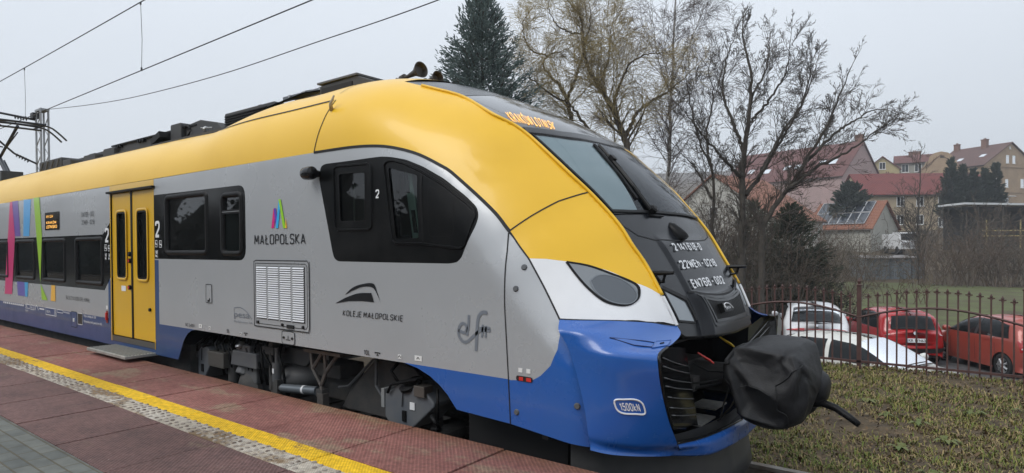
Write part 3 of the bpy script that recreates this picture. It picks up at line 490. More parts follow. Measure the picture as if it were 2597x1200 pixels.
def line(pts, w=.008, off=.0025, n=40, closed=False):
    """thin strip on the skin along a polyline (x, z)"""
    p = np.asarray(pts, float)
    if closed: p = np.vstack([p, p[:1]])
    d = np.r_[0, np.cumsum(np.linalg.norm(np.diff(p, axis=0), axis=1))]; s = np.linspace(0, d[-1], n)
    q = np.stack([np.interp(s, d, p[:, 0]), np.interp(s, d, p[:, 1])], 1)
    t = np.gradient(q, axis=0); t /= np.linalg.norm(t, axis=1, keepdims=True)+1e-9; nn = np.stack([-t[:, 1], t[:, 0]], 1)
    a = lift(q[:, 0]+nn[:, 0]*w/2, q[:, 1]+nn[:, 1]*w/2, off)[0]; b = lift(q[:, 0]-nn[:, 0]*w/2, q[:, 1]-nn[:, 1]*w/2, off)[0]
    return np.stack([b, a], 1)
def seam(mb, pts, **k): return mb.grid(line(pts, **k))
def frame(name, poly, w, parent, m=RUBBER, h=.014):
    """raised rubber frame around an opening"""
    o = np.asarray(poly); i = np.asarray(inset(poly, w)); mid1 = np.asarray(inset(poly, w*.25)); mid2 = np.asarray(inset(poly, w*.75))
    rings = [(o, 0), (mid1, h), (mid2, h), (i, 0), (i, -.03)]
    P = np.stack([lift(r[:, 0], r[:, 1], k)[0] for r, k in rings])
    return obj(name, MB().grid(P, close=True), m, parent, angle=50)
def quadr(q, r=.05): return rounded(q, r)
def rect(x0, x1, z0, z1): return [(x0, z0), (x1, z0), (x1, z1), (x0, z1)]
def word(s, x0, x1, z0, z1, m, parent=TR, off=.005, name='lettering', shear=0, bold=.0):
    v, f = text_mesh(s, bold=bold); x = x0+v[:, 0]*(x1-x0)+shear*v[:, 1]; z = z0+v[:, 1]*(z1-z0)
    Q, N = lift(x, z, off); return obj(name, MB().add(Q, f), m, parent)
def sword(s, x0, x1, z0, z1, m, parent=TR, off=.005, name='lettering', weight=.14, gap=.17, shear=0):
    v, f, l = stroke_text(s, weight, gap); Q, N = lift(x0+v[:, 0]*(x1-x0)+shear*v[:, 1], z0+v[:, 1]*(z1-z0), off); Q = Q+N*(l*.0006)[:, None]; return obj(name, MB().add(Q, f), m, parent)
XL = -24.0; GZ = 2.172
# ---- roof and yellow cab shell
sc = DD['seamcab'][1:]
topx = float(np.interp(2.80, _uz[::-1], _fx[::-1]))
roofp = [(XL, GZ), (-4.765, GZ+.006)]+[tuple(q) for q in sc[::-1][1:]]
rp = [tuple(q) for q in xz2xh(roofp)]
rp += [(-4.70, float(zb_(-4.70))+.62), (-4.74, float(zb_(-4.74))+.9), (-4.76, float(zb_(-4.76))+.995), (XL, float(zb_(XL))+.995)]
patch('roof_shell', rp, YELLOW, inh=True, step=.05, sx=3., mirror=True)
sec = np.array([front(2.80, v)[0] for v in np.linspace(-.06, -1, 16)])
A_all = [(a[0], a[1]) for a in _as]
A_up = [q for q in A_all if q[1] < 2.80 and q[1] > 1.725]
cheek = [tuple(q) for q in xz2xh(sc[::-1])]+[(-4.70, float(zb_(-4.70))+.62), (-4.74, float(zb_(-4.74))+.9), (-4.76, float(zb_(-4.76))+.995)]
cheek += [(sec[0, 0], float(zb_(sec[0, 0]))+.995)]+[tuple(q) for q in xz2xh(sec[1:, [0, 2]])]+[tuple(q) for q in xz2xh(A_up)]
cheek += [tuple(q) for q in xz2xh(DD['split'][::-1])]+[tuple(q) for q in xz2xh(DD['arch'][::-1][1:-1])]
patch('cab_shell', cheek, YELLOW, inh=True, step=.045, mirror=True)
A_lo = [q for q in A_all if 1.003 < q[1] < 1.718]
patch('front_cheek', DD['split']+A_lo+DD['yellowlow'][::-1]+[DD['yelback'][1]], YELLOW, step=.035, mirror=True)
A_w = [q for q in A_all if .808 < q[1] < .992]
patch('white_nose_panel', DD['yellowlow']+A_w+DD['whiteblue'][::-1]+[DD['seam2'][1]], WHITE, step=.03, mirror=True)
# ---- windows on the side: outlines
lw0 = [(-14.87, .835), (-13.85, .835), (-13.85, 1.50), (-14.87, 1.50)]
LW = [lw0]+[[(a-.04, .832), (a+.985, .832), (a+.985, 1.507), (a-.04, 1.507)] for a in (-13.415, -12.0, -10.555)]
bandL = [(XL, .778), (-9.53, .778), (-9.312, .966), (-9.312, 1.695), (-9.57, 1.535), (XL, 1.54)]
bandR = rounded([(-7.985, 1.215), (-5.92, 1.212), (-5.92, 1.972), (-7.985, 1.978)], .001)
bandR = [(-7.985, 1.216)]+rounded([(-6.2, 1.212), (-5.918, 1.212), (-5.922, 1.972), (-6.2, 1.972)], .13)[5:15]+[(-7.985, 1.98)]
RW1 = quadr([(-7.70, 1.262), (-6.68, 1.262), (-6.68, 1.958), (-7.70, 1.962)], .09); RW2 = quadr([(-6.41, 1.255), (-5.975, 1.255), (-5.975, 1.915), (-6.41, 1.915)], .09)
cabm = rounded(DD['cabmask'], .04, 3)
CW1 = rounded(DD['cw1'], .03, 3); CP1 = quadr(DD['cp1'], .02); CP2 = quadr(DD['cp2'], .02)
# ---- silver side
x_d0, x_d1 = -9.30, -8.0
patch('side_panel', [(XL, .408), (-9.405, .408), (-9.405, .93), (-9.312, .93), (-9.312, GZ), (XL, GZ)], GREY, holes=[[(XL+.01, .778)]+bandL[1:3]+[(-9.33, 1.68)]+[bandL[4], (XL+.01, 1.54)]], step=.1, sx=2, mirror=False)
arch = DD['arch']
sp = [(-7.88, .436), (-6.98, .436), (-3.62, .436), (-2.595, .436)]+DD['s1'][::-1][1:]+arch[::-1]+[(-7.985, GZ), (-7.985, 1.99), (-7.88, 1.21)]
sp = [(-7.88, .436), (-2.592, .436), (-2.655, 1.43)]+arch[::-1][1:]+[(-7.985, GZ), (-7.985, 1.2), (-7.88, 1.2)]
bandRin = [(-7.98, 1.216)]+bandR[1:-1]+[(-7.98, 1.98)]
patch('side_panel', sp, GREY, holes=[bandRin, cabm], step=.06, sx=1.2)
fl = DD['seam2'][:3]; gc = DD['greycurve']
patch('side_panel', [(-2.655, 1.43)]+DD['yelback'][1:]+fl[1:]+gc[1:]+[(-2.592, .436)], GREY, step=.035)
# ---- blue lower side
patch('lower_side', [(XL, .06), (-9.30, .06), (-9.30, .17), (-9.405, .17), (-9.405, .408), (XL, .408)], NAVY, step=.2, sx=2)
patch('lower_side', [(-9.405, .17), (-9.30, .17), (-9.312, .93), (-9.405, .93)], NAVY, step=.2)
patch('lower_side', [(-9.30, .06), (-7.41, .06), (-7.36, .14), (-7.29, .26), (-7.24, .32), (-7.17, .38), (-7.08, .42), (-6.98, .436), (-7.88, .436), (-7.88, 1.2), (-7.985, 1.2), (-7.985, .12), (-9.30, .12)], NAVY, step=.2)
patch('lower_side', [(-3.62, .436), (-3.47, .41), (-3.34, .365), (-3.24, .31), (-3.16, .25), (-3.10, .185), (-3.07, .155), (-2.577, .135), (-2.592, .436)], BLUE, step=.08)
s2l = [q for q in DD['seam2'][2:]]
patch('lower_side', [(-2.577, .135), (-1.96, .074)]+s2l[::-1][1:]+gc[1:]+[(-2.592, .436)], BLUE, step=.05)
# far side of the coach, without details
for nm, pl, mm in (('side_panel', [(XL, .42), (-2.6, .42), (-2.655, 1.43)]+arch[::-1][1:]+[(XL, GZ)], GREY), ('lower_side', [(XL, .06), (-1.96, .074)]+s2l[::-1][1:]+[(-2.26, .42), (XL, .42)], BLUE), ('side_panel', [(-2.6, .42), (-2.26, .42), (-2.227, .862), (-2.488, 1.254), (-2.655, 1.43)], GREY), ('window_band', [(XL, 1.2), (-5.9, 1.2), (-5.9, 1.97), (XL, 1.97)], BLACK), ('window_band', cabm, BLACK)):
    P = xz2xh(pl); v, f = triangulate(P/np.array([1.5, 1]), [], .12); v = v*np.array([1.5, 1]); Q, N = lift(v[:, 0], h2z(v[:, 0], v[:, 1]), .004 if nm == 'window_band' else 0)
    obj(nm, MB().add(Q*[1, -1, 1]+[0, 2*YC, 0], [t[::-1] for t in f]), mm, TR, normals=N*[1, -1, 1])
# ---- window bands, panes and frames
LWr = [quadr(w, .07) for w in LW]
bl = patch('window_band', bandL, BLACK, holes=[inset(w, .05) for w in LWr], step=.12, sx=2)
def pane(poly, parent, m=PANE, depth=-.018, name='pane'): return patch(name, poly, m, parent, off=depth, step=.3)
for w in LWr:
    f = frame('window', w, .055, TR); pane(inset(w, .04), f)
br = patch('window_band', bandR, BLACK, holes=[inset(w, .05) for w in (RW1, RW2)], step=.1, sx=1.5)
for w in (RW1, RW2):
    f = frame('window', w, .055, TR); pane(inset(w, .04), f)
    if w is RW2:
        patch('transom', [(-6.37, 1.69), (-6.02, 1.69), (-6.02, 1.735), (-6.37, 1.735)], RUBBER, f, off=.006, step=.3)
        patch('transom', [(-6.365, 1.708), (-6.025, 1.708), (-6.025, 1.716), (-6.365, 1.716)], STEEL, f, off=.009, step=.3)
cm = patch('cab_window_band', cabm, SATIN, holes=[CP1, CP2], step=.05)
frame('cab_window_frame', CW1, .022, TR, SATIN, .012); frame('cab_window_frame', rounded(DD['cw2'], .03, 3), .022, TR, SATIN, .012)
pane(CP1, cm, depth=-.012); pane(CP2, cm, depth=-.012)
mbx = MB(); seam(mbx, [(-3.433, 1.915), (-3.40, 1.36)], w=.02, off=.004); seam(mbx, rounded(DD['flap2'], .04), w=.007, off=.003, closed=True); seam(mbx, CP1, w=.012, off=.004, closed=True, n=60); seam(mbx, [(-4.30, 1.535), (-4.22, 1.535)], w=.02, off=.004, n=4)
obj('window_seal', mbx, RUBBER, cm)
sword('2', -3.937, -3.893, 1.73, 1.80, TEXTW, weight=.17)
# ---- doors
WD = [quadr([(-9.14, .932), (-8.795, .932), (-8.795, 1.845), (-9.14, 1.845)], .09), quadr([(-8.515, .928), (-8.17, .928), (-8.17, 1.842), (-8.515, 1.842)], .09)]
DOORY = mat('door_yellow', (.72, .42, .012), .28, coat=.4, col2=(.66, .38, .012), nscale=2, nlo=.4, nhi=.8)
for i, (a, b) in enumerate(((-9.285, -8.685), (-8.645, -8.012))):
    dl = patch('door', rect(a, b, .195, 2.068), DOORY, holes=[inset(WD[i], .02)], off=-.014, step=.2)
    fr = frame('window', WD[i], .03, dl, DOORY, .004); frame('window_seal', inset(WD[i], .028), .02, dl, RUBBER, -.002)
    pane(inset(WD[i], .04), fr, depth=-.03)
    mb = MB(); seam(mb, rect(a+.004, b-.004, .2, 2.064), w=.006, off=-.012, closed=True, n=60); obj('door_edge', mb, RUBBER, dl)
patch('door_header', [(-9.312, 2.085), (-7.985, 2.085), (-7.985, GZ), (-9.312, GZ)], DOORY, off=0.002, step=.2)
patch('door_gap', rect(-8.69, -8.64, .195, 2.06), RUBBER, off=-.008, step=.2)
patch('door_frame', [(-9.312, .12), (-9.288, .12), (-9.288, 2.085), (-9.312, 2.085)], DOORY, off=.003, step=.3); patch('door_frame', [(-8.008, .12), (-7.985, .12), (-7.985, 2.085), (-8.008, 2.085)], DOORY, off=.003, step=.3)
patch('door_sill', rect(-9.29, -8.0, .125, .195), mat('sill_metal', (.16, .155, .14), .4, metal=.6), off=.004, step=.3)
mb = MB(); mb.box((-8.65, YC-1.445, 2.08), (1.39, .05, .028)); obj('door_gutter', mb, RUBBER, TR, bevel=.004)
mb = MB()
for z, x in ((1.27, -8.70), (1.185, -8.70), (.845, -8.71)): mb.cyl((x, YC-1.425, z), (x, YC-1.447, z), .032, .028, 14)
bt = obj('door_button', mb, RUBBER, TR)
obj('button_face', MB().cyl((-8.70, YC-1.44, 1.185), (-8.70, YC-1.452, 1.185), .019, n=12).cyl((-8.71, YC-1.44, .845), (-8.71, YC-1.452, .845), .019, n=12), RED, bt)
obj('door_lock', MB().cyl((-8.15, YC-1.41, .59), (-8.15, YC-1.436, .59), .022, n=12), RUBBER, TR)
patch('door_notice', rect(-9.0, -8.86, .79, .86), TEXTW, off=-.009, step=.3)
ribs = MB().box((-8.58, 3.19, .062), (1.18, .42, .035))
st = obj('door_step', ribs, mat('step_metal', (.42, .42, .39), .5, metal=.4, col2=(.3, .3, .27), nscale=9), TR, bevel=.005)
mb = MB()
for k in range(11): mb.box((-8.58, 3.015+.035*k, .083), (1.14, .012, .008))
obj('step_rib', mb, mat('step_rib', (.17, .17, .16), .5, metal=.3), st)
# ---- livery stripes, lettering, pictograms
SCOL = [(.60, .02, .16), (.14, .07, .36), (.07, .37, .74), (.31, .56, .02), (.12, .09, .40), (.05, .38, .72), (.85, .47, .05)]
for k, (s, c) in enumerate(zip(DD['str'], SCOL)):
    patch('livery_stripe', s, mat('stripe_colour_%d' % k, c, .3, coat=.3), off=.005 if k not in (1, 2) else .003, step=.1)
def decal(poly, m, off=.004, name='decal', parent=TR): return patch(name, poly, m, parent, off=off, step=.2)
Mp = DD['M']; PINK, VIO, SKY_, GRN, AMB = [mat('logo_%d' % i, c, .3) for i, c in enumerate([(.62, .02, .2), (.12, .05, .42), (.03, .42, .78), (.30, .62, .03), (.9, .5, .05)])]
decal([(-5.452, 1.525), (-5.407, 1.525), (-5.372, 1.712), (-5.412, 1.712)], PINK, .004); decal([(-5.404, 1.712), (-5.369, 1.712), (-5.331, 1.523), (-5.375, 1.523)], VIO, .005)
decal([(-5.375, 1.523), (-5.334, 1.523), (-5.285, 1.793), (-5.318, 1.793)], SKY_, .006); decal([(-5.322, 1.793), (-5.285, 1.793), (-5.208, 1.52), (-5.25, 1.52)], GRN, .007); decal([(-5.212, 1.52), (-5.187, 1.52), (-5.204, 1.62)], AMB, .008)
sword('MAŁOPOLSKA', -5.754, -4.903, 1.37, 1.467, TEXTD, weight=.105, gap=.15)
sm = lambda p, n=40: [tuple(q) for q in smooth_poly(p, n)]
decal(sm(DD['KM1'][:4])+sm(DD['KM1'][3:5], 6)[1:]+sm(DD['KM1'][4:], 20)[1:], TEXTD); decal(sm(DD['KM2'][:6])+sm(DD['KM2'][5:]+[DD['KM2'][0]])[1:-1], TEXTD)
sword('KOLEJE MAŁOPOLSKIE', -4.376, -3.635, .757, .805, TEXTD, shear=.008, weight=.11)
def stroke(pts, w, m, off=.004):
    mb = MB(); seam(mb, sm(pts, 50), w=w, off=off, n=50); return mb
mb = MB()
for pts, w in (([(-3.045, .735), (-2.99, .72), (-2.965, .755), (-2.985, .785), (-3.02, .78), (-3.045, .74), (-3.04, .69), (-3.0, .655), (-2.96, .66), (-2.90, .705), (-2.84, .745), (-2.745, .755)], .022),
               ([(-2.945, .85), (-2.95, .78), (-2.965, .70)], .022), ([(-2.775, .875), (-2.82, .875), (-2.855, .84), (-2.87, .75), (-2.875, .66), (-2.88, .60)], .026),
               ([(-2.815, .79), (-2.82, .74), (-2.825, .70)], .017), ([(-2.785, .785), (-2.79, .74), (-2.79, .70)], .017), ([(-2.85, .765), (-2.75, .77)], .017)): seam(mb, sm(pts, 60), w=w, off=.004, n=50)
obj('lettering', mb, TEXTG, TR)
word('pesa', -6.155, -5.86, .612, .675, TEXTG, bold=0); word('Bydgoszcz SA', -6.155, -5.80, .575, .60, TEXTG, bold=0)
mb = MB(); seam(mb, sm([(-6.155, .725), (-6.04, .735), (-5.92, .70), (-5.82, .63)], 30), w=.008, off=.004); seam(mb, [(-6.155, .725), (-6.155, .675)], w=.006, off=.004, n=4); obj('lettering', mb, TEXTG, TR)
sword('EN76B - 002', -10.317, -9.855, 1.797, 1.860, TEXTD, weight=.1); sword('22WEh - 021B', -10.317, -9.85, 1.687, 1.748, TEXTD, weight=.1)
sword('94 51 2 141 618-0 PL-KMAŁ', -11.0, -10.07, .587, .645, TEXTD, weight=.1)
sword('2', -9.475, -9.345, 1.425, 1.62, TEXTW, off=.007, weight=.17); sword('2', -7.945, -7.825, 1.47, 1.668, TEXTW, off=.007, weight=.17)
sword('10L', -4.10, -4.03, .452, .494, TEXTD); sword('9L', -6.303, -6.252, .458, .497, TEXTD); word('WC 3x400V', -7.22, -7.0, .459, .497, TEXTD)
word('Miejsc siedzących 200', -10.295, -9.84, .362, .405, TEXTW, bold=0); word('Maksymalna ilość pasażerów 462', -10.295, -9.635, .285, .328, TEXTW, bold=0)
word('Klimatyzacja', -11.11, -10.85, .369, .405, TEXTW, bold=0); sword('160 PL', -11.88, -11.69, .338, .375, TEXTW, weight=.12)
mb = MB()
for q in (rect(-11.916, -11.43, .306, .415), rect(-11.385, -11.14, .370, .413), rect(-12.94, -12.706, .353, .416), rect(-12.67, -12.468, .345, .417)): seam(mb, q, w=.008, off=.004, closed=True, n=40)
for k in range(5): seam(mb, [(-11.52, .325+.018*k), (-11.45, .325+.018*k)], w=.006, off=.004, n=3)
for x in np.arange(-14.2, -13.0, .11): seam(mb, [(x, .385), (x+.07, .39)], w=.03, off=.004, n=3)
seam(mb, sm([(-12.43, .346), (-12.39, .41), (-12.33, .415), (-12.27, .35)], 20), w=.016, off=.004); seam(mb, [(-12.22, .38), (-11.98, .38)], w=.02, off=.004, n=3)
obj('lettering', mb, TEXTW, TR); word('R', -12.9, -12.83, .365, .405, TEXTW); word('+Ei 15', -12.66, -12.48, .36, .40, TEXTW, bold=0); word('3L·8/m', -12.93, -12.8, .30, .33, TEXTW, bold=0)
patch('display', [(-11.88, 1.64), (-11.228, 1.64), (-11.228, 1.915), (-11.88, 1.915)], LEDBACK, off=.006, step=.3)
word('KM 1234', -11.80, -11.5, 1.83, 1.87, AMBER, off=.010, bold=0); sword('KRAKÓW', -11.80, -11.35, 1.735, 1.775, AMBER, off=.010, weight=.12); sword('LOTNISKO', -11.80, -11.33, 1.665, 1.715, AMBER, off=.010, weight=.14)
STK = mat('sticker', (.72, .73, .72), .4)
for k in range(7):
    a, b = DD['pic'][2*k], DD['pic'][2*k+1]; x0, x1 = a[0]+.008, b[0]-.002; z0, z1 = b[1], a[1]; off = .006
    pv = patch('pictogram', rect(x0, x1, z0, z1), TEXTW if k in (2, 3, 6) else BLACK, off=off, step=.3); mb = MB(); cx = (x0+x1)/2; h = z1-z0
    seam(mb, rect(x0+.005, x1-.005, z0+.005, z1-.005), w=.006, off=off+.002, closed=True, n=30); seam(mb, sm([(cx-.01, z1-.25*h), (cx-.015, z0+.45*h), (cx+.02, z0+.42*h), (cx+.025, z0+.2*h)], 12), w=.013, off=off+.002, n=12); seam(mb, [(cx-.015, z1-.15*h), (cx-.005, z1-.15*h)], w=.012, off=off+.002, n=3)
    obj('pictogram_figure', mb, TEXTD if k in (2, 3, 6) else TEXTW, pv)
for k in range(5):
    a, b = DD['st6'][2*k], DD['st6'][2*k+1]; s = patch('sticker', rect(a[0], b[0], b[1], a[1]), STK, off=.004, step=.3)
    mb = MB(); cx = (a[0]+b[0])/2; cz = (a[1]+b[1])/2; seam(mb, sm([(cx-.015, cz-.008), (cx, cz+.008), (cx+.015, cz-.008)], 10), w=.006, off=.006, n=10); obj('sticker_mark', mb, TEXTD, s)
for a in (-3.966, -5.97):
    mb = MB(); seam(mb, [(a, .483), (a+.066, .483)], w=.008, off=.004, n=3); seam(mb, [(a+.005, .483), (a+.005, .474)], w=.008, off=.004, n=3); seam(mb, [(a+.061, .483), (a+.061, .474)], w=.008, off=.004, n=3)
    Q, N = lift(np.array([a+.018, a+.048, a+.033]), np.array([.458, .458, .478]), .004); mb.add(Q, [(0, 1, 2)]); obj('lettering', mb, TEXTD, TR)
rh = patch('red_handle_box', rect(-9.486, -9.415, .342, .505), mat('dark_red', (.22, .02, .02), .4), off=.006, step=.3); obj('handle', MB().box((-9.45, YC-1.445, .43), (.03, .02, .1)), RED, rh, bevel=.004)
patch('sticker', rect(-9.48, -9.42, .525, .575), STK, off=.004, step=.3)
patch('socket_panel', rect(-10.53, -10.345, .25, .41), mat('brown_grille', (.03, .025, .02), .6), off=.005, step=.3)
mb = MB(); seam(mb, rect(-10.53, -10.345, .25, .41), w=.008, off=.006, closed=True, n=30); obj('panel_border', mb, TEXTW, TR)
def hatch(x0, x1, z0, z1, m, name='hatch'):
    o = patch(name, rect(x0, x1, z0, z1), m, off=.004, step=.3); mb = MB(); seam(mb, rect(x0, x1, z0, z1), w=.007, off=.006, closed=True, n=40); obj('hatch_seam', mb, SEAM, o); return o
hh = hatch(-6.732, -6.609, .752, .948, GREY); mb = MB(); seam(mb, [(-6.70, .77), (-6.66, .775), (-6.655, .80)], w=.022, off=.007, n=6); obj('latch', mb, SEAM, hh)
hh = hatch(-10.79, -10.57, .195, .42, NAVY); obj('latch', MB().box((-10.67, YC-1.44, .30), (.03, .015, .05)), STK, hh)
# ---- louvre grille
gx0, gx1, gz0, gz1 = -5.762, -4.85, .572, 1.216
gp = patch('louvre_panel', rect(gx0, gx1, gz0, gz1), GREY, off=.006, step=.3); mb = MB()
seam(mb, rect(gx0, gx1, gz0, gz1), w=.009, off=.0085, closed=True, n=60); seam(mb, rect(gx0+.028, gx1-.028, gz0+.028, gz1-.028), w=.006, off=.0085, closed=True, n=60); obj('panel_seam', mb, SEAM, gp)
patch('louvre_opening', rect(-5.715, -4.912, .648, 1.163), mat('louvre_dark', (.06, .06, .062), .6), gp, off=.0075, step=.3)
LV = mat('louvre_slat', (.66, .67, .69), .35, metal=.1)
mb = MB(); ns = 24
for c in range(4):
    x0 = -5.708+c*.2035; x1 = x0+.178
    for k in range(ns):
        z = .655+(1.157-.655)*(k+.5)/ns; y = YC-1.43
        mb.add([(x0, y-.010, z+.009), (x1, y-.010, z+.009), (x1, y-.020, z-.004), (x0, y-.020, z-.004), (x0, y-.009, z-.006), (x1, y-.009, z-.006)], [(0, 3, 2, 1), (3, 4, 5, 2)])
obj('louvre_slat', mb, LV, gp)
for c in range(5): pass
mb = MB()
for c in range(3): mb.box((-5.518+c*.2035, YC-1.44, .905), (.02, .012, .51))
obj('louvre_mullion', mb, GREY, gp)
mb = MB()
for x in (-5.69, -5.27, -4.94): mb.cyl((x, YC-1.434, .615), (x, YC-1.45, .615), .014, n=10)
mb.box((-5.14, YC-1.441, .605), (.11, .014, .032)); obj('latch', mb, SEAM, gp)
pl = patch('cover_plate', rounded(rect(-5.29, -5.085, .435, .56), .03), GREY, off=.005, step=.3); mb = MB(); seam(mb, rounded(rect(-5.29, -5.085, .437, .558), .03), w=.007, off=.007, closed=True, n=40)
seam(mb, [(-5.225, .478), (-5.15, .478)], w=.008, off=.007, n=3); seam(mb, [(-5.20, .48), (-5.188, .52), (-5.175, .48)], w=.005, off=.007, n=9); obj('hatch_seam', mb, SEAM, pl)
mb = MB()
for x in (-5.255, -5.12): mb.cyl((x, YC-1.43, .497), (x, YC-1.445, .497), .012, n=10)
obj('bolt', mb, SEAM, pl)
# ---- seams
mb = MB()
seam(mb, DD['seamcab'][1:], w=.012); seam(mb, sm(arch, 120), w=.022, off=.004, n=80); seam(mb, DD['split'], w=.010); seam(mb, [(-2.655, 1.43)]+[(-2.64, 1.3), (-2.62, .9), (-2.592, .436), (-2.577, .136)], w=.009, n=50)
seam(mb, DD['yelback']+DD['seam2'][1:], w=.010, n=80); seam(mb, [(-4.765, GZ+.004), (-4.72, GZ+.006)], w=.01, n=5)
seam(mb, [(-6.85, 2.655), (-6.2, 2.66), (-4.70, 2.66)], w=.014, off=.004, n=60); seam(mb, [(-4.72, 2.74), (-4.71, 2.80), (-4.72, 2.86), (-4.735, 2.92)], w=.008, n=12)
seam(mb, DD['whiteblue'], w=.007, n=30)
obj('panel_seam', mb, SEAM, TR)
mb = MB()
for x, z in DD['bolts'][:3]+[(-2.06, .33)]:
    Q, N = lift(x, z); mb.cyl(Q, Q+N*.012, .022, .016, 12)
obj('bolt', mb, DARKG, TR)
# kN plate, slot with red tags, stickers near the front seam
sl_ = patch('tail_slot', rounded(rect(-2.525, -2.39, .437, .472), .016), SEAM, off=.004, step=.2); patch('slot_tag', rect(-2.50, -2.465, .441, .466), RED, sl_, off=.007, step=.2); patch('slot_tag', rect(-2.44, -2.40, .441, .466), RED, sl_, off=.007, step=.2)
for a in (-2.506, -2.44): patch('sticker', rect(a, a+.034, .495, .525), STK, off=.004, step=.2)
# ---- headlamps
HGL = mat('headlamp_glass', (.19, .208, .222), .10, coat=.6, spec=.6); HLE = mat('headlamp_lens', (.085, .098, .112), .22, coat=.4)
for mir in (False, True):
    hl = sm(DD['headlight']+[DD['headlight'][0]], 60)[:-1]
    P = xz2xh(hl); v, f = triangulate(P, [], .03); Q, N = lift(v[:, 0], h2z(v[:, 0], v[:, 1]), .004)
    le = sm(DD['lens']+[DD['lens'][0]], 40)[:-1]; P = xz2xh(le); v2, f2 = triangulate(P, [], .03); Q2, N2 = lift(v2[:, 0], h2z(v2[:, 0], v2[:, 1]), .0065)
    mb3 = MB(); seam(mb3, hl, w=.012, off=.005, closed=True, n=90); mbi = MB(); seam(mbi, le, w=.006, off=.008, closed=True, n=60)
    fl_ = lambda A: A*[1, -1, 1]+[0, 2*YC, 0] if mir else A
    fc = lambda F: [t[::-1] for t in F] if mir else F
    h = obj('headlamp', MB().add(fl_(Q), fc(f)), HGL, TR, normals=N*[1, -1, 1] if mir else N); obj('lens', MB().add(fl_(Q2), fc(f2)), HLE, h, normals=N2*[1, -1, 1] if mir else N2)
    for q, mm in ((mb3, RUBBER), (mbi, mat('lens_ring', (.16, .18, .2), .3))):
        q.V = [fl_(a) for a in q.V]; q.F = fc(q.F); obj('lens_rim', q, mm, h)
# ---- dark front mask
def umask(v):
    a = np.abs(v); return np.interp(a, [0, .45, .52, .60, .9, 1.0], [.675, .685, .69, .70, .725, .765])
def bulge(u, v):
    a = np.abs(v)
    return .022*(1-sstep(.52, .60, a))*sstep(1.42, 1.30, u)*sstep(.0, .3, 2.8-u)+.05*(1-sstep(.50, .57, a))*sstep(.99, .93, u+.03*np.cos(a*3))
vv = np.unique(np.r_[np.linspace(-1, 1, 81), np.linspace(-.62, -.46, 17), np.linspace(.46, .62, 17)]); tt = np.linspace(0, 1, 230)**1.0
VV, TT = np.meshgrid(vv, tt); UU = umask(VV)+(2.80-umask(VV))*TT
Pm, Nm = front(UU, VV); Pm = Pm+Nm*bulge(UU, VV)[..., None]
mask = obj('front_mask', MB().grid(Pm), MASKM, TR, smooth=True)
def fpatch(name, poly, m, parent=mask, off=.004, step=.05, holes=(), sv=1.0):
    S = np.array([1, sv]); v, f = triangulate(np.asarray(poly, float)/S, [np.asarray(h)/S for h in holes], step); v = v*S
    P, N = front(v[:, 0], v[:, 1]); P = P+N*(bulge(v[:, 0], v[:, 1])[:, None]+off)
    return obj(name, MB().add(P, [t[::-1] for t in f]), m, parent, normals=N)
def fpt(u, v, off=0.): P, N = front(u, v); return P+N*(float(bulge(u, v))+off), N
def fline(mb, pts, w=.008, off=.003, n=30, closed=False):
    p = np.asarray(pts, float)
    if closed: p = np.vstack([p, p[:1]])
    d = np.r_[0, np.cumsum(np.linalg.norm(np.diff(p, axis=0), axis=1))]; s = np.linspace(0, d[-1], n)
    u, v = np.interp(s, d, p[:, 0]), np.interp(s, d, p[:, 1]); P, N = front(u, v); P = P+N*(bulge(u, v)[:, None]+off)
    T = np.gradient(P, axis=0); B = np.cross(N, T); B /= np.linalg.norm(B, axis=1, keepdims=True)+1e-9
    return mb.grid(np.stack([P+B*w/2, P-B*w/2], 1))
def fword(s, u0, u1, v0, v1, m, off=.010, bold=.025, name='lettering'):
    t, f, l = stroke_text(s, .17, .15); u = u0+(u1-u0)*t[:, 1]; v = v0+(v1-v0)*t[:, 0]; P, N = front(u, v); P = P+N*(bulge(u, v)+off+l*.0006)[:, None]
    return obj(name, MB().add(P, f), m, mask)
ws = [(1.575, -.965), (1.56, -.7), (1.55, 0), (1.56, .7), (1.575, .965), (2.175, .97), (2.115, .6), (2.085, 0), (2.115, -.6), (2.175, -.97)]
fpatch('sky_glare_patch', [(1.585, -.955), (1.562, -.60), (2.09, -.30), (2.12, -.6), (2.165, -.955)], mat('sky_glare_pale', (.30, .345, .36), .6, col2=(.25, .30, .32), nscale=1.5, squash=(.4, .4, 3)), off=.007, step=.04)  # added pale patch under the near glass: bright sky reflection painted as colour
fpatch('windscreen', ws, SCREEN, off=.013, step=.05)
mb = MB(); fline(mb, ws, w=.022, off=.015, closed=True, n=120); obj('windscreen_seal', mb, RUBBER, mask)
bar_ = [(2.185, -1.0), (2.125, -.6), (2.095, 0), (2.125, .6), (2.185, 1.0), (2.228, 1.0), (2.175, .6), (2.145, 0), (2.175, -.6), (2.228, -1.0)]
fpatch('windscreen_crossbar', bar_, MASKM, off=.022, step=.06)
dg_ = [(2.235, -.985), (2.183, -.6), (2.155, 0), (2.183, .6), (2.235, .985), (2.57, .985), (2.61, .5), (2.62, 0), (2.61, -.5), (2.57, -.985)]
DISPG = mat('display_glass', (.016, .018, .021), .06, coat=.5)
fpatch('display_window', dg_, DISPG, off=.004, step=.06)
mb = MB(); fline(mb, dg_, w=.010, off=.006, closed=True, n=120); obj('display_seam', mb, SEAM, mask)
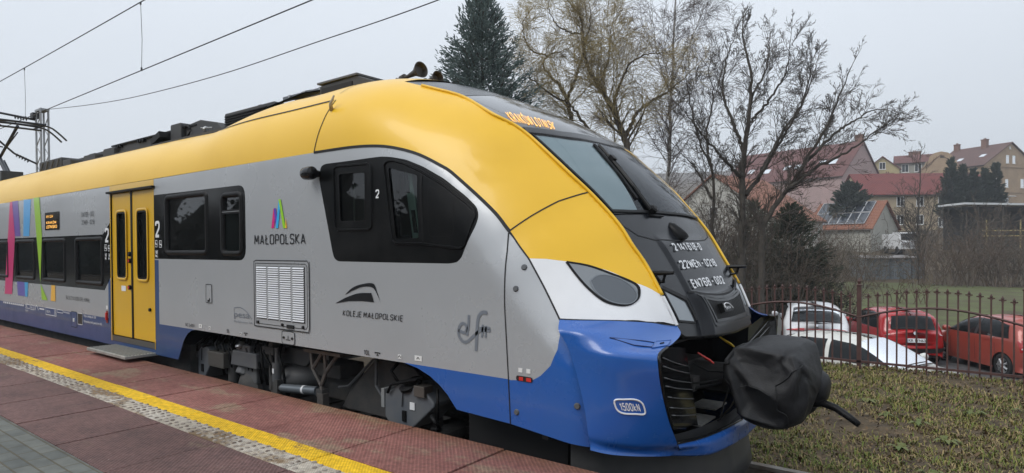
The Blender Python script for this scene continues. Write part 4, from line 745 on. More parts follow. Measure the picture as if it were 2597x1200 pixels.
# destination display: letters follow a line that dips behind the near edge
t, f, l_ = stroke_text('KRAKÓW LOTNISK', .13, .26); a_, b_ = t[:, 0], t[:, 1]
u = (1-b_)*(2.275+(2.205-2.275)*a_)+b_*(2.375+(2.285-2.375)*a_); v = (1-b_)*(-.985+(.36)*a_)+b_*(-.845+.38*a_); P, N = front(u, v)
obj('display_text', MB().add(P+N*(.009+l_*.001)[:, None], f), AMBER, mask)
mb = MB(); fline(mb, [(1.55, -.97), (1.47, -.96), (1.40, -.84), (1.36, -.6), (1.342, -.3), (1.338, 0), (1.342, .3), (1.36, .6), (1.40, .84), (1.47, .96), (1.55, .97)], w=.009, off=.003, n=80)
fline(mb, [(1.56, -.96), (1.548, 0), (1.56, .96)], w=.02, off=.006, n=40); obj('hood_seam', mb, SEAM, mask)
fword('2 141 618-0', 1.262, 1.318, -.42, .245, TEXTW); fword('22WEh - 021B', 1.133, 1.193, -.485, .42, TEXTW); fword('EN76B - 002', .995, 1.057, -.465, .36, TEXTW)
# side marker lamps
for s in (-1, 1):
    q = [(1.035, .955*s), (.932, .685*s), (.787, .665*s), (.822, .945*s)]
    if s > 0: q = q[::-1]
    l = fpatch('marker_lamp', q[::-1], mat('marker_glass', (.22, .25, .27), .12, coat=.5), off=.004, step=.04); mb = MB(); fline(mb, q, w=.016, off=.006, closed=True, n=60); fline(mb, [(1.045, .96*s), (.945, .655*s), (.80, .64*s)], w=.03, off=.012, n=30); obj('lamp_surround', mb, SEAM, l)
# grille with badge
go = [(.955, -.52), (.925, -.42), (.90, -.22), (.893, 0), (.90, .22), (.925, .42), (.955, .52), (.735, .455), (.728, 0), (.735, -.455)]
gi = [(.918, -.475), (.90, -.38), (.882, -.2), (.876, 0), (.882, .2), (.90, .38), (.918, .475), (.762, .415), (.755, 0), (.762, -.415)]
gr = fpatch('front_grille', gi[::-1], SEAM, off=.003, step=.04); mb = MB(); fline(mb, go, w=.014, off=.006, closed=True, n=90); fline(mb, gi, w=.02, off=.008, closed=True, n=90); obj('grille_surround', mb, BLACK, gr)
mb = MB(); fline(mb, [(.985, -.57), (.945, -.42), (.922, -.2), (.916, 0), (.922, .2), (.945, .42), (.985, .57)], w=.014, off=.008, n=60); obj('grille_groove', mb, SEAM, gr)
mb = MB()
for v in np.linspace(-.39, .39, 18): fline(mb, [(.762, v), (.885, v)], w=.012, off=.007, n=6)
obj('grille_slat', mb, SATIN, gr)
P, N = fpt(.83, -.16, .02); T = np.cross(N, [0, 1, 0]); bm_ = MB(); P0 = P; 
bm_.add([P0+a*np.array([0, 1, 0])*.095+b*T*.035+c*N*.02 for c in (-1, 1) for b in (-1, 1) for a in (-1, 1)], [(0, 1, 3, 2), (4, 6, 7, 5), (0, 4, 5, 1), (1, 5, 7, 3), (3, 7, 6, 2), (2, 6, 4, 0)])
bd = obj('badge', bm_, SATIN, gr); 
mb = MB(); up = T if T[2] > 0 else -T
ctr = P0+N*.024; E = lambda a, b: ctr+np.array([0, 1, 0])*a+up*b
mb.tube([E(-.075, -.005), E(-.075, .022), E(-.03, .028), E(.02, .02), E(.055, .002), E(.08, -.02)], .0045, 5)
t_, f_ = text_mesh('pesa'); mb.add([E(-.06+a*.1, -.026+b*.026) for a, b in t_], f_); obj('badge_mark', mb, TEXTW, bd)
# camera pod
P, N = fpt(1.415, -.1); T = np.cross(N, [0, 1, 0]); T = T if T[2] > 0 else -T
mb = MB(); ring = []
for k, (a, w, h) in enumerate([(.085, .02, .012), (.06, .04, .038), (.0, .05, .065), (-.06, .055, .085), (-.085, .05, .082), (-.088, .036, .06)]):
    ring.append([P+T*a+np.array([0, 1, 0])*w*math.cos(q)+N*(h*math.sin(q)-.004) for q in np.linspace(0, math.pi, 9)])
mb.grid(ring); mb.add(ring[-1], [tuple(range(9))]); obj('front_camera', mb, SATIN, mask, angle=50)
# wiper
mb = MB(); base, N = fpt(1.56, -.385, .03)
w1 = [fpt(u, v, .03)[0] for u, v in ((1.56, -.43), (1.72, -.42), (1.9, -.36), (2.05, -.30))]; w2 = [fpt(u, v, .03)[0] for u, v in ((1.56, -.40), (1.75, -.38), (1.93, -.32))]
mb.tube(w1, .012, 6); mb.tube(w2, .010, 6); wp = obj('wiper_arm', mb, SATIN, mask)
mb = MB(); mb.tube([fpt(u, v, .02)[0] for u, v in ((1.64, -.50), (1.8, -.45), (1.95, -.40), (2.06, -.35))], .014, 5); mb.lathe(tuple(base), tuple(N), [(-.04, .04), (.02, .035), (.03, .02)], 12); obj('wiper_blade', mb, RUBBER, wp)
mb = MB(); mb.box(tuple(fpt(1.93, -.34, .035)[0]), (.05, .05, .04), ry=.8); mb.tube([fpt(1.53, -.46, .012)[0], fpt(1.525, -.2, .012)[0]], .008, 5); obj('wiper_joint', mb, RUBBER, wp)
# raised painted lip along both edges of the mask
for sg in (-1, 1):
    for lo_, hi_, m_, nm in ((1.0, 2.72, YELLOW, 'cheek_lip'), (.80, .99, WHITE, 'nose_lip')):
        uu_ = np.linspace(hi_, lo_, 90); P, N = front(uu_, np.full(90, 1.0*sg)); P = P+np.array([0, .010*sg, 0])+N*.004; obj(nm, MB().tube(P, .013, 6), m_, TR, smooth=True)
# grab handles
for s in (-1, 1):
    mb = MB(); P, N = fpt(1.145, .965*s); Q, _ = fpt(1.085, .93*s); out = np.array([.155, .015*s, .006])
    mb.tube([P-out*.15, P+out*.5, P+out], [.016, .016, .012], 8); mb.tube([P+out*.6, P+out*.5+np.array([0, 0, -.055]), Q+np.array([.03, 0, 0]), Q-np.array([.02, 0, 0])], .011, 6); mb.tube([P, Q], .012, 6)
    obj('grab_handle', mb, SATIN, TR, angle=40)
# top lip and underside of the mask
e0 = np.array([fpt(float(umask(v)), v)[0] for v in np.linspace(-1, 1, 61)]); e1 = e0+np.array([-.02, 0, -.03]); e2 = e0+np.array([-.45, 0, -.03]); e2[:, 2] = .62
mb = MB(); mb.grid(np.stack([e0, e0+np.array([.006, 0, -.018]), e1, e2])); obj('mask_lip', mb, BLACK, mask, smooth=True)
# ---- blue bumper
def loft(rows, nu, nv):
    A = np.array([[tuple(q) for q in smooth_poly(r, nu)][:] for r in [r for r in rows]], dtype=object) if False else None
    L = []
    for r in rows:
        q = smooth_poly(r, 200); d = np.r_[0, np.cumsum(np.linalg.norm(np.diff(q, axis=0), axis=1))]; s = np.linspace(0, d[-1], nu); L.append(np.stack([np.interp(s, d, q[:, k]) for k in range(3)], 1))
    L = np.array(L); C = []
    for j in range(nu):
        q = smooth_poly(L[:, j], 200); d = np.linspace(0, 1, len(q)); 
        dd = np.r_[0, np.cumsum(np.linalg.norm(np.diff(q, axis=0), axis=1))]; s = np.linspace(0, dd[-1], nv); C.append(np.stack([np.interp(s, dd, q[:, k]) for k in range(3)], 1))
    return np.array(C).transpose(1, 0, 2)
wb = np.asarray(DD['whiteblue']); T_ = lift(wb[:, 0], wb[:, 1])[0]
rows = [T_,
        [(-2.19, 3.325, .80), (-2.03, 3.345, .80), (-1.88, 3.46, .79), (-1.74, 3.70, .775), (-1.625, 3.93, .755)],
        [(-2.15, 3.322, .745), (-2.0, 3.325, .745), (-1.84, 3.39, .735), (-1.71, 3.56, .72), (-1.605, 3.76, .715)],
        [(-2.12, 3.32, .70), (-1.97, 3.315, .695), (-1.82, 3.335, .69), (-1.70, 3.40, .682), (-1.59, 3.50, .68)],
        [(-2.095, 3.32, .64), (-1.95, 3.315, .635), (-1.81, 3.33, .63), (-1.695, 3.39, .62), (-1.580, 3.475, .62)],
        [(-2.055, 3.32, .54), (-1.93, 3.32, .53), (-1.80, 3.345, .51), (-1.69, 3.41, .50), (-1.575, 3.50, .49)],
        [(-2.0, 3.32, .34), (-1.89, 3.33, .33), (-1.77, 3.375, .31), (-1.67, 3.455, .30), (-1.56, 3.575, .28)],
        [(-1.972, 3.322, .17), (-1.87, 3.35, .15), (-1.75, 3.42, .13), (-1.66, 3.52, .12), (-1.545, 3.68, .10)],
        [(-1.965, 3.335, .115), (-1.87, 3.38, .09), (-1.76, 3.47, .07), (-1.68, 3.56, .06), (-1.565, 3.735, .04)],
        [(-1.96, 3.325, .074), (-1.86, 3.375, .056), (-1.75, 3.47, .04), (-1.66, 3.585, .025), (-1.60, 3.69, .012)]]
Bm = loft(rows, 40, 70)
low = [[(-1.545, 3.68, .10), (-1.52, 4.0, .06), (-1.50, 4.35, .035), (-1.49, YC, .02)],
       [(-1.535, 3.69, .075), (-1.50, 4.0, .035), (-1.475, 4.35, .012), (-1.465, YC, .0)],
       [(-1.565, 3.735, .04), (-1.495, 4.03, .0), (-1.465, 4.38, -.03), (-1.455, YC, -.045)],
       [(-1.60, 3.69, .012), (-1.505, 4.07, -.065), (-1.47, 4.40, -.088), (-1.46, YC, -.10)],
       [(-1.63, 3.75, .0), (-1.58, 4.1, -.075), (-1.55, 4.4, -.095), (-1.54, YC, -.11)]]
Lm = loft(low, 40, 24)
for s in (False, True):
    for P, nm in ((Bm, 'bumper_side'), (Lm, 'bumper_lip')):
        Q = P*[1, -1, 1]+[0, 2*YC, 0] if s else P
        mb = MB().grid(Q)
        if not s: mb.F = [t[::-1] for t in mb.F]
        obj(nm, mb, BLUE, TR, smooth=True)
ledge = [rows[2][2], rows[2][3], rows[2][4]]
# hatch plate on the ledge
def bpt(a, b, off=0):
    i = b*(Bm.shape[0]-1); j = a*(Bm.shape[1]-1); i0, j0 = int(i), int(j); P = Bm[i0, j0]
    n = np.cross(Bm[min(i0+1, Bm.shape[0]-1), j0]-Bm[max(i0-1, 0), j0], Bm[i0, min(j0+1, Bm.shape[1]-1)]-Bm[i0, max(j0-1, 0)]); n /= np.linalg.norm(n)+1e-9
    if n[1] > 0: n = -n
    return P+n*off
mb = MB(); q = [(.385, .19), (.70, .178), (.80, .20), (.84, .27), (.62, .235)]
mb.tube([bpt(a, b, .002) for a, b in q+q[:1]], .004, 5); obj('ledge_hatch_seam', mb, mat('joint_dark_blue', (.008, .02, .09), .4), TR)  # dark blue joint line around the ledge hatch
mb = MB(); q = [(.80, .18), (.95, .165), (.985, .255), (.87, .30)]; mb.add([bpt(a, b, .004) for a, b in q], [(0, 1, 2, 3)]); mb.tube([bpt(a, b, .004) for a, b in q+q[:1]], .004, 5); ph = obj('ledge_plate', mb, BLUE, TR)
mb = MB(); mb.tube([bpt(.88, .22, .008), bpt(.92, .215, .008)], .006, 5); obj('bolt', mb, SEAM, ph)
# 1500 kN plate
mb = MB()
def bmap(a, b, off):
    i = np.clip(b, 0, .999)*(Bm.shape[0]-1); j = np.clip(a, 0, .999)*(Bm.shape[1]-1); i0 = int(i); j0 = int(j); fi, fj = i-i0, j-j0
    P = Bm[i0, j0]*(1-fi)*(1-fj)+Bm[i0+1, j0]*fi*(1-fj)+Bm[i0, j0+1]*(1-fi)*fj+Bm[i0+1, j0+1]*fi*fj
    n = bpt(a, b, 1)-bpt(a, b, 0); return P+n*off
t_, f_, l_ = stroke_text('1500kN', .17, .14); mb.add([bmap(.465+.225*a, .676-.048*b+.008*a, .0035+l*.0006) for (a, b), l in zip(t_, l_)], f_)
el = [(.577+.166*(abs(math.cos(t))**.45)*math.copysign(1, math.cos(t)), .654+.043*(abs(math.sin(t))**.6)*math.copysign(1, math.sin(t))+.012*math.cos(t)) for t in np.linspace(0, 2*math.pi, 70)]
mb.tube([bmap(a, b, .003) for a, b in el], .0055, 5); obj('lettering', mb, TEXTW, TR)
# ---- coupler bay: side walls with ribs, floor, back
for s in (False, True):
    fl2 = (lambda A: np.asarray(A, float)*[1, -1, 1]+[0, 2*YC, 0]) if s else (lambda A: np.asarray(A, float))
    edge = Bm[14:, -1]; edge = Bm[int(.30*69):int(.80*69), -1]
    k = len(edge); tz = np.linspace(0, 1, k)[:, None]
    inner = np.array([(-1.635, 4.06, .64)])*(1-tz)+np.array([(-1.61, 4.22, .08)])*tz
    r1 = edge*.86+inner*.14+np.array([-.035, 0, 0]); inner = inner+np.array([-.01, 0, 0]); back = inner+np.array([-.8, .10, 0])
    mb = MB().grid(fl2(np.stack([edge, edge+np.array([.004, .022, 0]), r1, inner, back], 1)))
    bw = obj('bay_wall', mb, BLACK, TR, angle=40); mb = MB()
    for j in range(8):
        if j == 7: continue
        q = int((.24+.105*j)*(k-1)); a = edge[q]*.80+inner[q]*.20; b = inner[q]*.985+edge[q]*.015; a = a+np.array([-.018, 0, 0]); cr = np.linspace(0, 1, 9)[:, None]
        mb.tube(fl2(a*(1-cr)+b*cr+np.array([.006, 0, 0])+np.array([.0, 0, -.006])*np.sin(math.pi*cr)), .0042, 6)
    obj('wall_rib', mb, mat('rib_black', (.10, .103, .107), .25, coat=.5), bw, smooth=True)
    mb = MB().tube(fl2(np.vstack([edge, edge[-1:]+np.array([.03, .12, -.02])])+np.array([.004, .014, 0])), .011, 6); obj('bay_trim', mb, BLACK, bw, smooth=True)
    mb = MB(); ed = Lm[0]; mb.grid(fl2(np.stack([ed, ed+np.array([-.02, 0, -.03]), ed+np.array([-.06, 0, -.045]), np.stack([np.full(40, -2.5), ed[:, 1]*.8+YC*.2, np.full(40, .02)], 1)]))); obj('bay_floor', mb, BLACK, TR, smooth=True)
    mb = MB(); mb.tube(fl2(Lm[0]+np.array([.0, 0, .004])), .008, 6); obj('bay_trim', mb, BLACK, TR, smooth=True)
mb = MB(); mb.box((-2.45, YC, .33), (.04, 1.5, .75)); mb.box((-2.2, YC, .60), (.5, 1.5, .06)); obj('bay_back', mb, UNDER, TR)
for c_, d_ in (((-1.74, 4.42, .062), (.24, .30, .012)), ((-1.78, 4.86, .072), (.2, .26, .012))): obj('bay_plate', MB().box(c_, d_), mat('tread_plate', (.33, .32, .30), .5, metal=.3, col2=(.2, .2, .19), nscale=20), TR)
mb = MB(); mb.cyl((-2.4, YC, .33), (-1.35, YC, .33), .11, n=14); mb.box((-2.0, YC-.02, .33), (.3, .5, .22)); mb.box((-1.95, 4.4, .33), (.5, .12, .10)); cp = obj('coupler_shank', mb, UNDER, TR)
rg = random.Random(3)
for c, col, y0, z0 in (('red', (.5, .03, .02), 4.28, .56), ('yellow', (.72, .48, .02), 4.72, .62)):
    mb = MB()
    for k in range(3): mb.tube([(-1.64, y0-.01, z0+.02), (-1.60, y0+.012*k, z0-.005-.008*k), (-1.555, y0+.012+.028*k, z0-.03-.014*k)], .006, 5)
    obj('cable', mb, mat(c+'_cable', col, .4), TR, label=c+' cables hanging in the open coupler bay')
for k in range(7):
    y = 4.25+.12*k; obj('hose', MB().tube([(-2.4, y, .5), (-2.1, y+.05, .35+.1*rg.random()), (-1.8, y+.1*rg.random(), .28), (-1.55, YC-.25+.05*k, .33+.04*math.sin(k))], .014, 5), RUBBER, TR, smooth=True)
for q_ in ([(-1.75, 4.2, .45), (-1.68, 4.28, .50), (-1.6, 4.36, .44), (-1.5, 4.5, .42)], [(-1.8, 4.15, .36), (-1.6, 4.3, .37), (-1.5, 4.5, .38)], [(-1.42, 4.45, .28), (-1.47, 4.44, .18), (-1.54, 4.38, .085)]): obj('hose', MB().tube(q_, .007, 5), RUBBER, TR, smooth=True)
# ---- coupler cover: draped sack
CLOTH = mat('black_cover_cloth', (.009, .0095, .011), .5, spec=.35, col2=(.015, .0155, .017), nscale=3, bump=.25, bscale=180, bdetail=2)
RG = [[(-1.46, 4.49, .585), (-1.50, 4.43, .52), (-1.505, 4.43, .39), (-1.45, 4.46, .25), (-1.42, 4.60, .17), (-1.42, 4.93, .17), (-1.47, 5.03, .27), (-1.49, 5.06, .40), (-1.47, 5.03, .52), (-1.45, 4.93, .60)],
 [(-1.37, 4.48, .63), (-1.40, 4.43, .55), (-1.36, 4.44, .41), (-1.365, 4.42, .20), (-1.36, 4.60, .09), (-1.35, 4.95, .09), (-1.36, 5.06, .22), (-1.36, 5.09, .40), (-1.36, 5.06, .56), (-1.36, 4.93, .67)],
 [(-1.26, 4.45, .655), (-1.25, 4.44, .57), (-1.25, 4.43, .43), (-1.29, 4.39, .19), (-1.28, 4.60, .045), (-1.26, 4.95, .05), (-1.25, 5.08, .2), (-1.25, 5.10, .42), (-1.25, 5.07, .6), (-1.22, 4.93, .70)],
 [(-1.15, 4.44, .665), (-1.13, 4.42, .55), (-1.16, 4.39, .41), (-1.16, 4.44, .17), (-1.19, 4.62, .02), (-1.15, 4.93, .04), (-1.12, 5.06, .2), (-1.12, 5.09, .42), (-1.12, 5.05, .6), (-1.12, 4.91, .705)],
 [(-1.06, 4.47, .66), (-1.0, 4.44, .55), (-1.04, 4.43, .36), (-1.05, 4.47, .15), (-1.10, 4.64, .035), (-1.05, 4.90, .06), (-1.01, 5.03, .2), (-1.0, 5.05, .42), (-1.0, 5.02, .58), (-1.02, 4.88, .70)],
 [(-.975, 4.53, .60), (-.935, 4.52, .51), (-.925, 4.53, .37), (-.95, 4.56, .21), (-1.0, 4.67, .11), (-.965, 4.87, .14), (-.94, 4.95, .25), (-.93, 4.97, .40), (-.935, 4.94, .52), (-.955, 4.84, .61)]]
A_ = np.array(RG); A_[..., 1] = np.where(A_[..., 1] > 4.75, 4.75+(A_[..., 1]-4.75)*.86, A_[..., 1]); A_[5, :, 0] -= .025; A_[4, :, 0] -= .015; A_ = A_+(A_-A_.mean(1, keepdims=True))*.05
mb = MB().grid(A_*5, close=True); mb.F = [(a*10+b, (a+1)*10+b, (a+1)*10+(b+1) % 10, a*10+(b+1) % 10) for a in range(5) for b in range(10)]; mb.add([(5*(-.915-.02), 5*4.74, 5*.37)], []); mb.F += [(50+q, 60, 50+(q+1) % 10) for q in range(10)]
bag = obj('coupler_cover', mb, CLOTH, label='black cloth cover tied over the front coupler')
ce = bag.data.attributes.new('crease_edge', 'FLOAT', 'EDGE')
for e_ in bag.data.edges: ce.data[e_.index].value = .5
mdf = bag.modifiers.new('subdivision', 'SUBSURF'); mdf.levels = mdf.render_levels = 2
me_ = bpy.data.meshes.new_from_object(bag.evaluated_get(bpy.context.evaluated_depsgraph_get())); bag.modifiers.clear(); bag.data = me_; me_.name = 'coupler_cover'
rest = np.array([v.co[:] for v in me_.vertices])/5; dl = np.array(BAG_D).T*.001
BV = rest+(dl if len(dl) == len(rest) else 0)          # slack cloth settled over the coupler
me_.vertices.foreach_set('co', (BV-np.array(ORG[TR.name])).ravel()); me_.update(); me_.polygons.foreach_set('use_smooth', [True]*len(me_.polygons)); bag.parent = TR
mdf = bag.modifiers.new('subdivision', 'SUBSURF'); mdf.levels = mdf.render_levels = 2
tx = bpy.data.textures.new('wrinkles', 'CLOUDS'); tx.noise_scale = .06; md = bag.modifiers.new('wrinkles', 'DISPLACE'); md.texture = tx; md.strength = .007; md.texture_coords = 'LOCAL'
def bagpt(x, y, z): q = BV[((BV-np.array([x, y, z]))**2).sum(1).argmin()]; c = np.array([-1.15, 4.74, .37]); d = q-c; return q+d/np.linalg.norm(d)*.006
def bagline(a, b, n=14): return [bagpt(*(np.array(a)*(1-t)+np.array(b)*t)) for t in np.linspace(0, 1, n)]
for a_, b_ in (((-1.16, 4.37, .41), (-.95, 4.50, .57)), ((-1.16, 4.37, .41), (-1.08, 4.45, .06)), ((-1.42, 4.40, .36), (-1.18, 4.37, .30))): obj('cover_seam', MB().tube(smooth_poly([tuple(q) for q in bagline(a_, b_, 7)], 30), .004, 5), CLOTH, bag, smooth=True)
nk = BV[np.argsort(BV[:, 0])[:40]]; an_ = np.argsort(np.arctan2(nk[:, 2]-.39, nk[:, 1]-4.74)); nk = nk[an_][::2]
obj('cover_cord', MB().tube(np.vstack([nk, nk[:1]]), .008, 6), RUBBER, bag, smooth=True); obj('cord_end', MB().tube([(-1.47, 4.43, .33), (-1.5, 4.40, .22), (-1.52, 4.38, .10)], .006, 5), RUBBER, bag)
obj('cover_pocket', MB().lathe((-1.0, 4.82, .33), (1, -.02, -.08), [(0, .125), (.04, .12), (.075, .10), (.095, .07), (.10, .03)], 28), CLOTH, bag, angle=35)
mb = MB().tube([(-1.06, YC+.02, .20), (-.94, YC+.03, .225), (-.85, YC, .21), (-.76, YC-.03, .165), (-.70, YC-.05, .13)], [.028, .028, .026, .024, .02], 10); obj('coupler_handle', mb, RUBBER, TR, smooth=True)
# ---- plough below the bumper
pp = smooth_poly([(-2.15, 3.40), (-1.95, 3.55), (-1.75, 3.85), (-1.62, 4.25), (-1.58, YC)], 40); pp = np.vstack([pp, (pp*[1, -1]+[0, 2*YC])[::-1][1:]])
mb = MB().grid(np.array([[(x, y, z) for x, y in pp*[1, 1]+[0, 0]] for z in (.06,)]+[[(x-.0, y, -.16) for x, y in pp]]+[[(x+.03, y, -.34) for x, y in pp]]+[[(x+.05, y, -.46) for x, y in pp]]+[[(x-.1, y, -.46) for x, y in pp]]))
obj('plough', mb, mat('plough_grey', (.035, .037, .04), .5, col2=(.055, .055, .055), nscale=4), TR, smooth=True)
# ---- under the floor
mb = MB(); mb.box((-13.5, YC+.15, .40), (21.0, 2.0, .06)); mb.box((-13.2, YC, -.05), (11.4, 2.5, .5)); mb.box((-2.35, YC, .3), (.05, 2.7, .5)); obj('underframe', mb, UNDER, TR); obj('pilot_beam', MB().box((-2.75, YC, -.05), (.9, 2.3, .5)), SEAM, TR)
def wheelset(x):
    w = obj('wheel', MB().lathe((x, YC-.80, -.12), (0, 1, 0), [(0, .12), (.0, .20), (.03, .30), (.02, .37), (.0, .42), (.10, .42), (.13, .45), (.14, .2)], 40), UNDER, TR, angle=40)
    obj('brake_disc', MB().lathe((x, YC-.82, -.12), (0, 1, 0), [(0, .10), (0, .26), (.018, .27), (.02, .1)], 32), DARKG, w, angle=40)
for x in (-6.75, -4.40): wheelset(x)
bf = obj('bogie_frame', MB().box((-5.6, 3.95, -.06), (2.9, .16, .26)).box((-5.6, 3.9, .12), (1.2, .3, .14)).prism([(-4.95, -.2), (-4.78, .03), (-4.45, .31), (-4.36, .33), (-3.95, .30), (-3.7, .1), (-3.7, -.2)], lambda a, b: (a, 3.72, b), lambda a, b: (a, 3.84, b)), UNDER, TR, bevel=.015)
mb = MB(); mb.tube([(-4.95, 3.70, .0), (-4.80, 3.70, .03), (-4.45, 3.70, .31), (-4.38, 3.7, .33)], .014, 6); mb.tube([(-4.38, 3.68, .33), (-4.36, 3.66, .1), (-4.2, 3.66, -.06), (-4.0, 3.6, -.12)], .016, 6); obj('frame_pipe', mb, DARKG, bf)
mb = MB()
for c, z in ((0, -.06), (0, 0), (0, .03)): pass
mb.lathe((-5.68, 3.88, -.09), (0, 0, 1), [(0, .2), (.02, .27), (.06, .30), (.10, .31), (.15, .30), (.19, .27), (.21, .2)], 36); asx = obj('air_spring', mb, mat('spring_rubber', (.075, .076, .078), .6), TR, angle=60)
obj('spring_cap', MB().prism([(-5.97, .30), (-5.97, .17), (-5.90, .125), (-5.52, .13), (-5.46, .18), (-5.45, .30)], lambda a, b: (a, 3.72, b), lambda a, b: (a, 4.2, b)), DARKG, asx, bevel=.01)
dm = obj('yaw_damper', MB().cyl((-5.66, 3.55, -.075), (-5.08, 3.55, -.025), .042, n=16), mat('damper_grey', (.17, .19, .21), .35, metal=.4), TR, angle=40)
obj('damper_rod', MB().cyl((-5.74, 3.55, -.08), (-5.66, 3.55, -.075), .028, n=10).box((-5.74, 3.55, -.07), (.07, .07, .14)).box((-5.0, 3.55, -.03), (.09, .08, .07)), UNDER, dm)
obj('damper_label', MB().cyl((-5.30, 3.55, -.044), (-5.27, 3.55, -.041), .0435, n=16), TEXTW, dm)
mb = MB(); br_ = lambda *p: mb.tube([(x, 3.53, z) for x, z in p], .019, 6)
br_((-5.15, .34), (-5.12, .19), (-4.99, .04), (-4.98, -.08)); br_((-4.98, .34), (-5.11, .19)); br_((-4.93, .34), (-4.92, .17), (-4.99, .04)); br_((-4.74, .35), (-4.92, .17)); mb.box((-4.93, 3.55, .36), (.56, .12, .03)); mb.box((-4.98, 3.54, -.1), (.09, .07, .14))
obj('damper_bracket', mb, mat('bracket_brown', (.16, .14, .125), .5, metal=.3, col2=(.09, .085, .08), nscale=8), TR, angle=40)
vd = obj('vertical_damper', MB().cyl((-5.775, 3.56, -.02), (-5.775, 3.56, .17), .048, n=14).cyl((-5.775, 3.56, .17), (-5.775, 3.56, .32), .022, n=10), DARKG, TR, angle=40); obj('damper_label', MB().box((-5.765, 3.509, .09), (.03, .004, .05)), TEXTW, vd)
obj('hanger', MB().box((-5.88, 3.6, .12), (.07, .1, .5)).box((-5.9, 3.6, .28), (.2, .14, .08)).box((-5.84, 3.58, -.02), (.05, .06, .4), ry=.1), UNDER, TR, bevel=.006)
def sandbox(x0, w, zt, zb, y=3.52, sc=1.0):
    m = mat('sandbox_grey', (.095, .108, .125), .45, col2=(.13, .135, .14), nscale=5, rough2=.6)
    pr = [(x0, zt), (x0, zb+.05*sc), (x0+.12*w, zb), (x0+.55*w, zb), (x0+w, zb+.2*sc), (x0+w, zt), (x0+.8*w, zt+.09*sc), (x0+.3*w, zt+.09*sc)]
    b = obj('sandbox', MB().prism(pr, lambda a, b: (a, y, b), lambda a, b: (a, y+.3, b)), m, TR, bevel=.012)
    obj('sandbox_lid', MB().lathe((x0+.45*w, y+.06, zt+.09), (-.15, -.55, 1), [(0, .09*sc), (.025, .09*sc), (.035, .07*sc)], 20).tube([(x0+.1*w, y-.02, zt+.02), (x0+.2*w, y-.03, zt+.10), (x0+.7*w, y-.02, zt+.17)], .013, 5).tube([(x0+.12*w, y+.05, zt+.02), (x0+.25*w, y+.05, zt+.11), (x0+.72*w, y+.05, zt+.18)], .013, 5), RUBBER, b, angle=40)
    obj('sight_glass', MB().box((x0+.42*w, y-.006, zb+.40*(zt-zb)), (.045, .016, .09)), RUBBER, b, bevel=.004); obj('chain', MB().tube([(x0+.4*w, y-.008, zt+.05), (x0+.38*w, y-.01, zb+.7*(zt-zb))], .005, 4), RUBBER, b)
    return b
sandbox(-7.36, .28, .13, -.16, sc=.8)
obj('junction_box', MB().box((-6.85, 3.55, .095), (.34, .16, .17)), mat('box_taupe', (.075, .072, .065), .5), TR, bevel=.008)
gb = obj('gearbox', MB().box((-6.32, 3.62, .15), (.52, .25, .16), top=.9).box((-6.3, 3.65, .0), (.3, .2, .2)).cyl((-6.45, 3.58, -.05), (-6.45, 3.66, .1), .1, n=14).box((-6.35, 3.62, .26), (.25, .2, .08)), DARKG, TR, bevel=.012); obj('hydraulic_cap', MB().lathe((-6.42, 3.53, .28), (0, -.6, 1), [(0, .05), (.03, .05), (.04, .035)], 16), STEEL, gb)
obj('axle_gear', MB().lathe((-6.35, 3.62, -.18), (0, -1, 0), [(0, .2), (.05, .2), (.09, .14), (.12, .08)], 24).cyl((-6.7, 3.6, -.2), (-6.7, 3.6, .2), .06, n=10), UNDER, TR, angle=40)
for k in range(12):
    x = -7.0+.11*k; obj('hose', MB().tube([(x, 3.66, .42), (x+.05, 3.52+.02*(k % 3), .26), (x+.12+.05*(k % 2), 3.53, .12), (x+.1, 3.60, -.1)], .014, 5), RUBBER, TR, smooth=True)
obj('sanding_nozzle', MB().tube([(-7.46, 3.6, .09), (-7.38, 3.6, .10)], .03, 10).cyl((-7.52, 3.6, .07), (-7.46, 3.6, .09), .045, .03, 10), DARKG, TR, smooth=True)
b2 = sandbox(-4.06, .58, .10, -.15, y=3.50, sc=1.1); obj('side_cover', MB().box((-4.09, 3.56, .06), (.04, .12, .16)), mat('cover_grey', (.24, .25, .25), .5), b2, bevel=.004)
obj('label_plate', MB().box((-3.72, 3.494, .045), (.055, .006, .06)), TEXTW, b2); obj('valve_block', MB().box((-3.62, 3.52, .18), (.12, .1, .09)).box((-3.66, 3.5, .2), (.05, .05, .05)), mat('valve_brown', (.09, .08, .07), .5), b2, bevel=.006)
for q_, r_ in (([(-3.50, 3.5, .0), (-3.44, 3.48, -.03), (-3.42, 3.5, -.09), (-3.5, 3.5, -.11)], .024), ([(-3.44, 3.5, .22), (-3.42, 3.48, .1), (-3.43, 3.49, -.04)], .012), ([(-3.95, 3.6, .40), (-3.98, 3.5, .3), (-3.9, 3.52, .2)], .016)): obj('hose', MB().tube(q_, r_, 7), RUBBER, TR, smooth=True)
# ---- exterior mirror camera
mb = MB().lathe((-4.82, 3.235, 1.985), (1, 0, 0), [(0, .01), (.012, .035), (.045, .055), (.11, .06), (.15, .056), (.165, .03)], 20); mb.cyl((-4.70, 3.32, 1.985), (-4.70, 3.24, 1.985), .03, .045, 12); obj('mirror_camera', mb, BLACK, TR, angle=40)
Q, N = lift(-4.63, 2.55); mb = MB(); mb.tube([Q+N*.0, Q+N*.03+np.array([.02, 0, .03]), Q+N*.03+np.array([.07, 0, .10])], [.02, .015, .008], 8); obj('roof_hook', mb, mat('hook_beige', (.45, .36, .22), .5), TR, smooth=True)
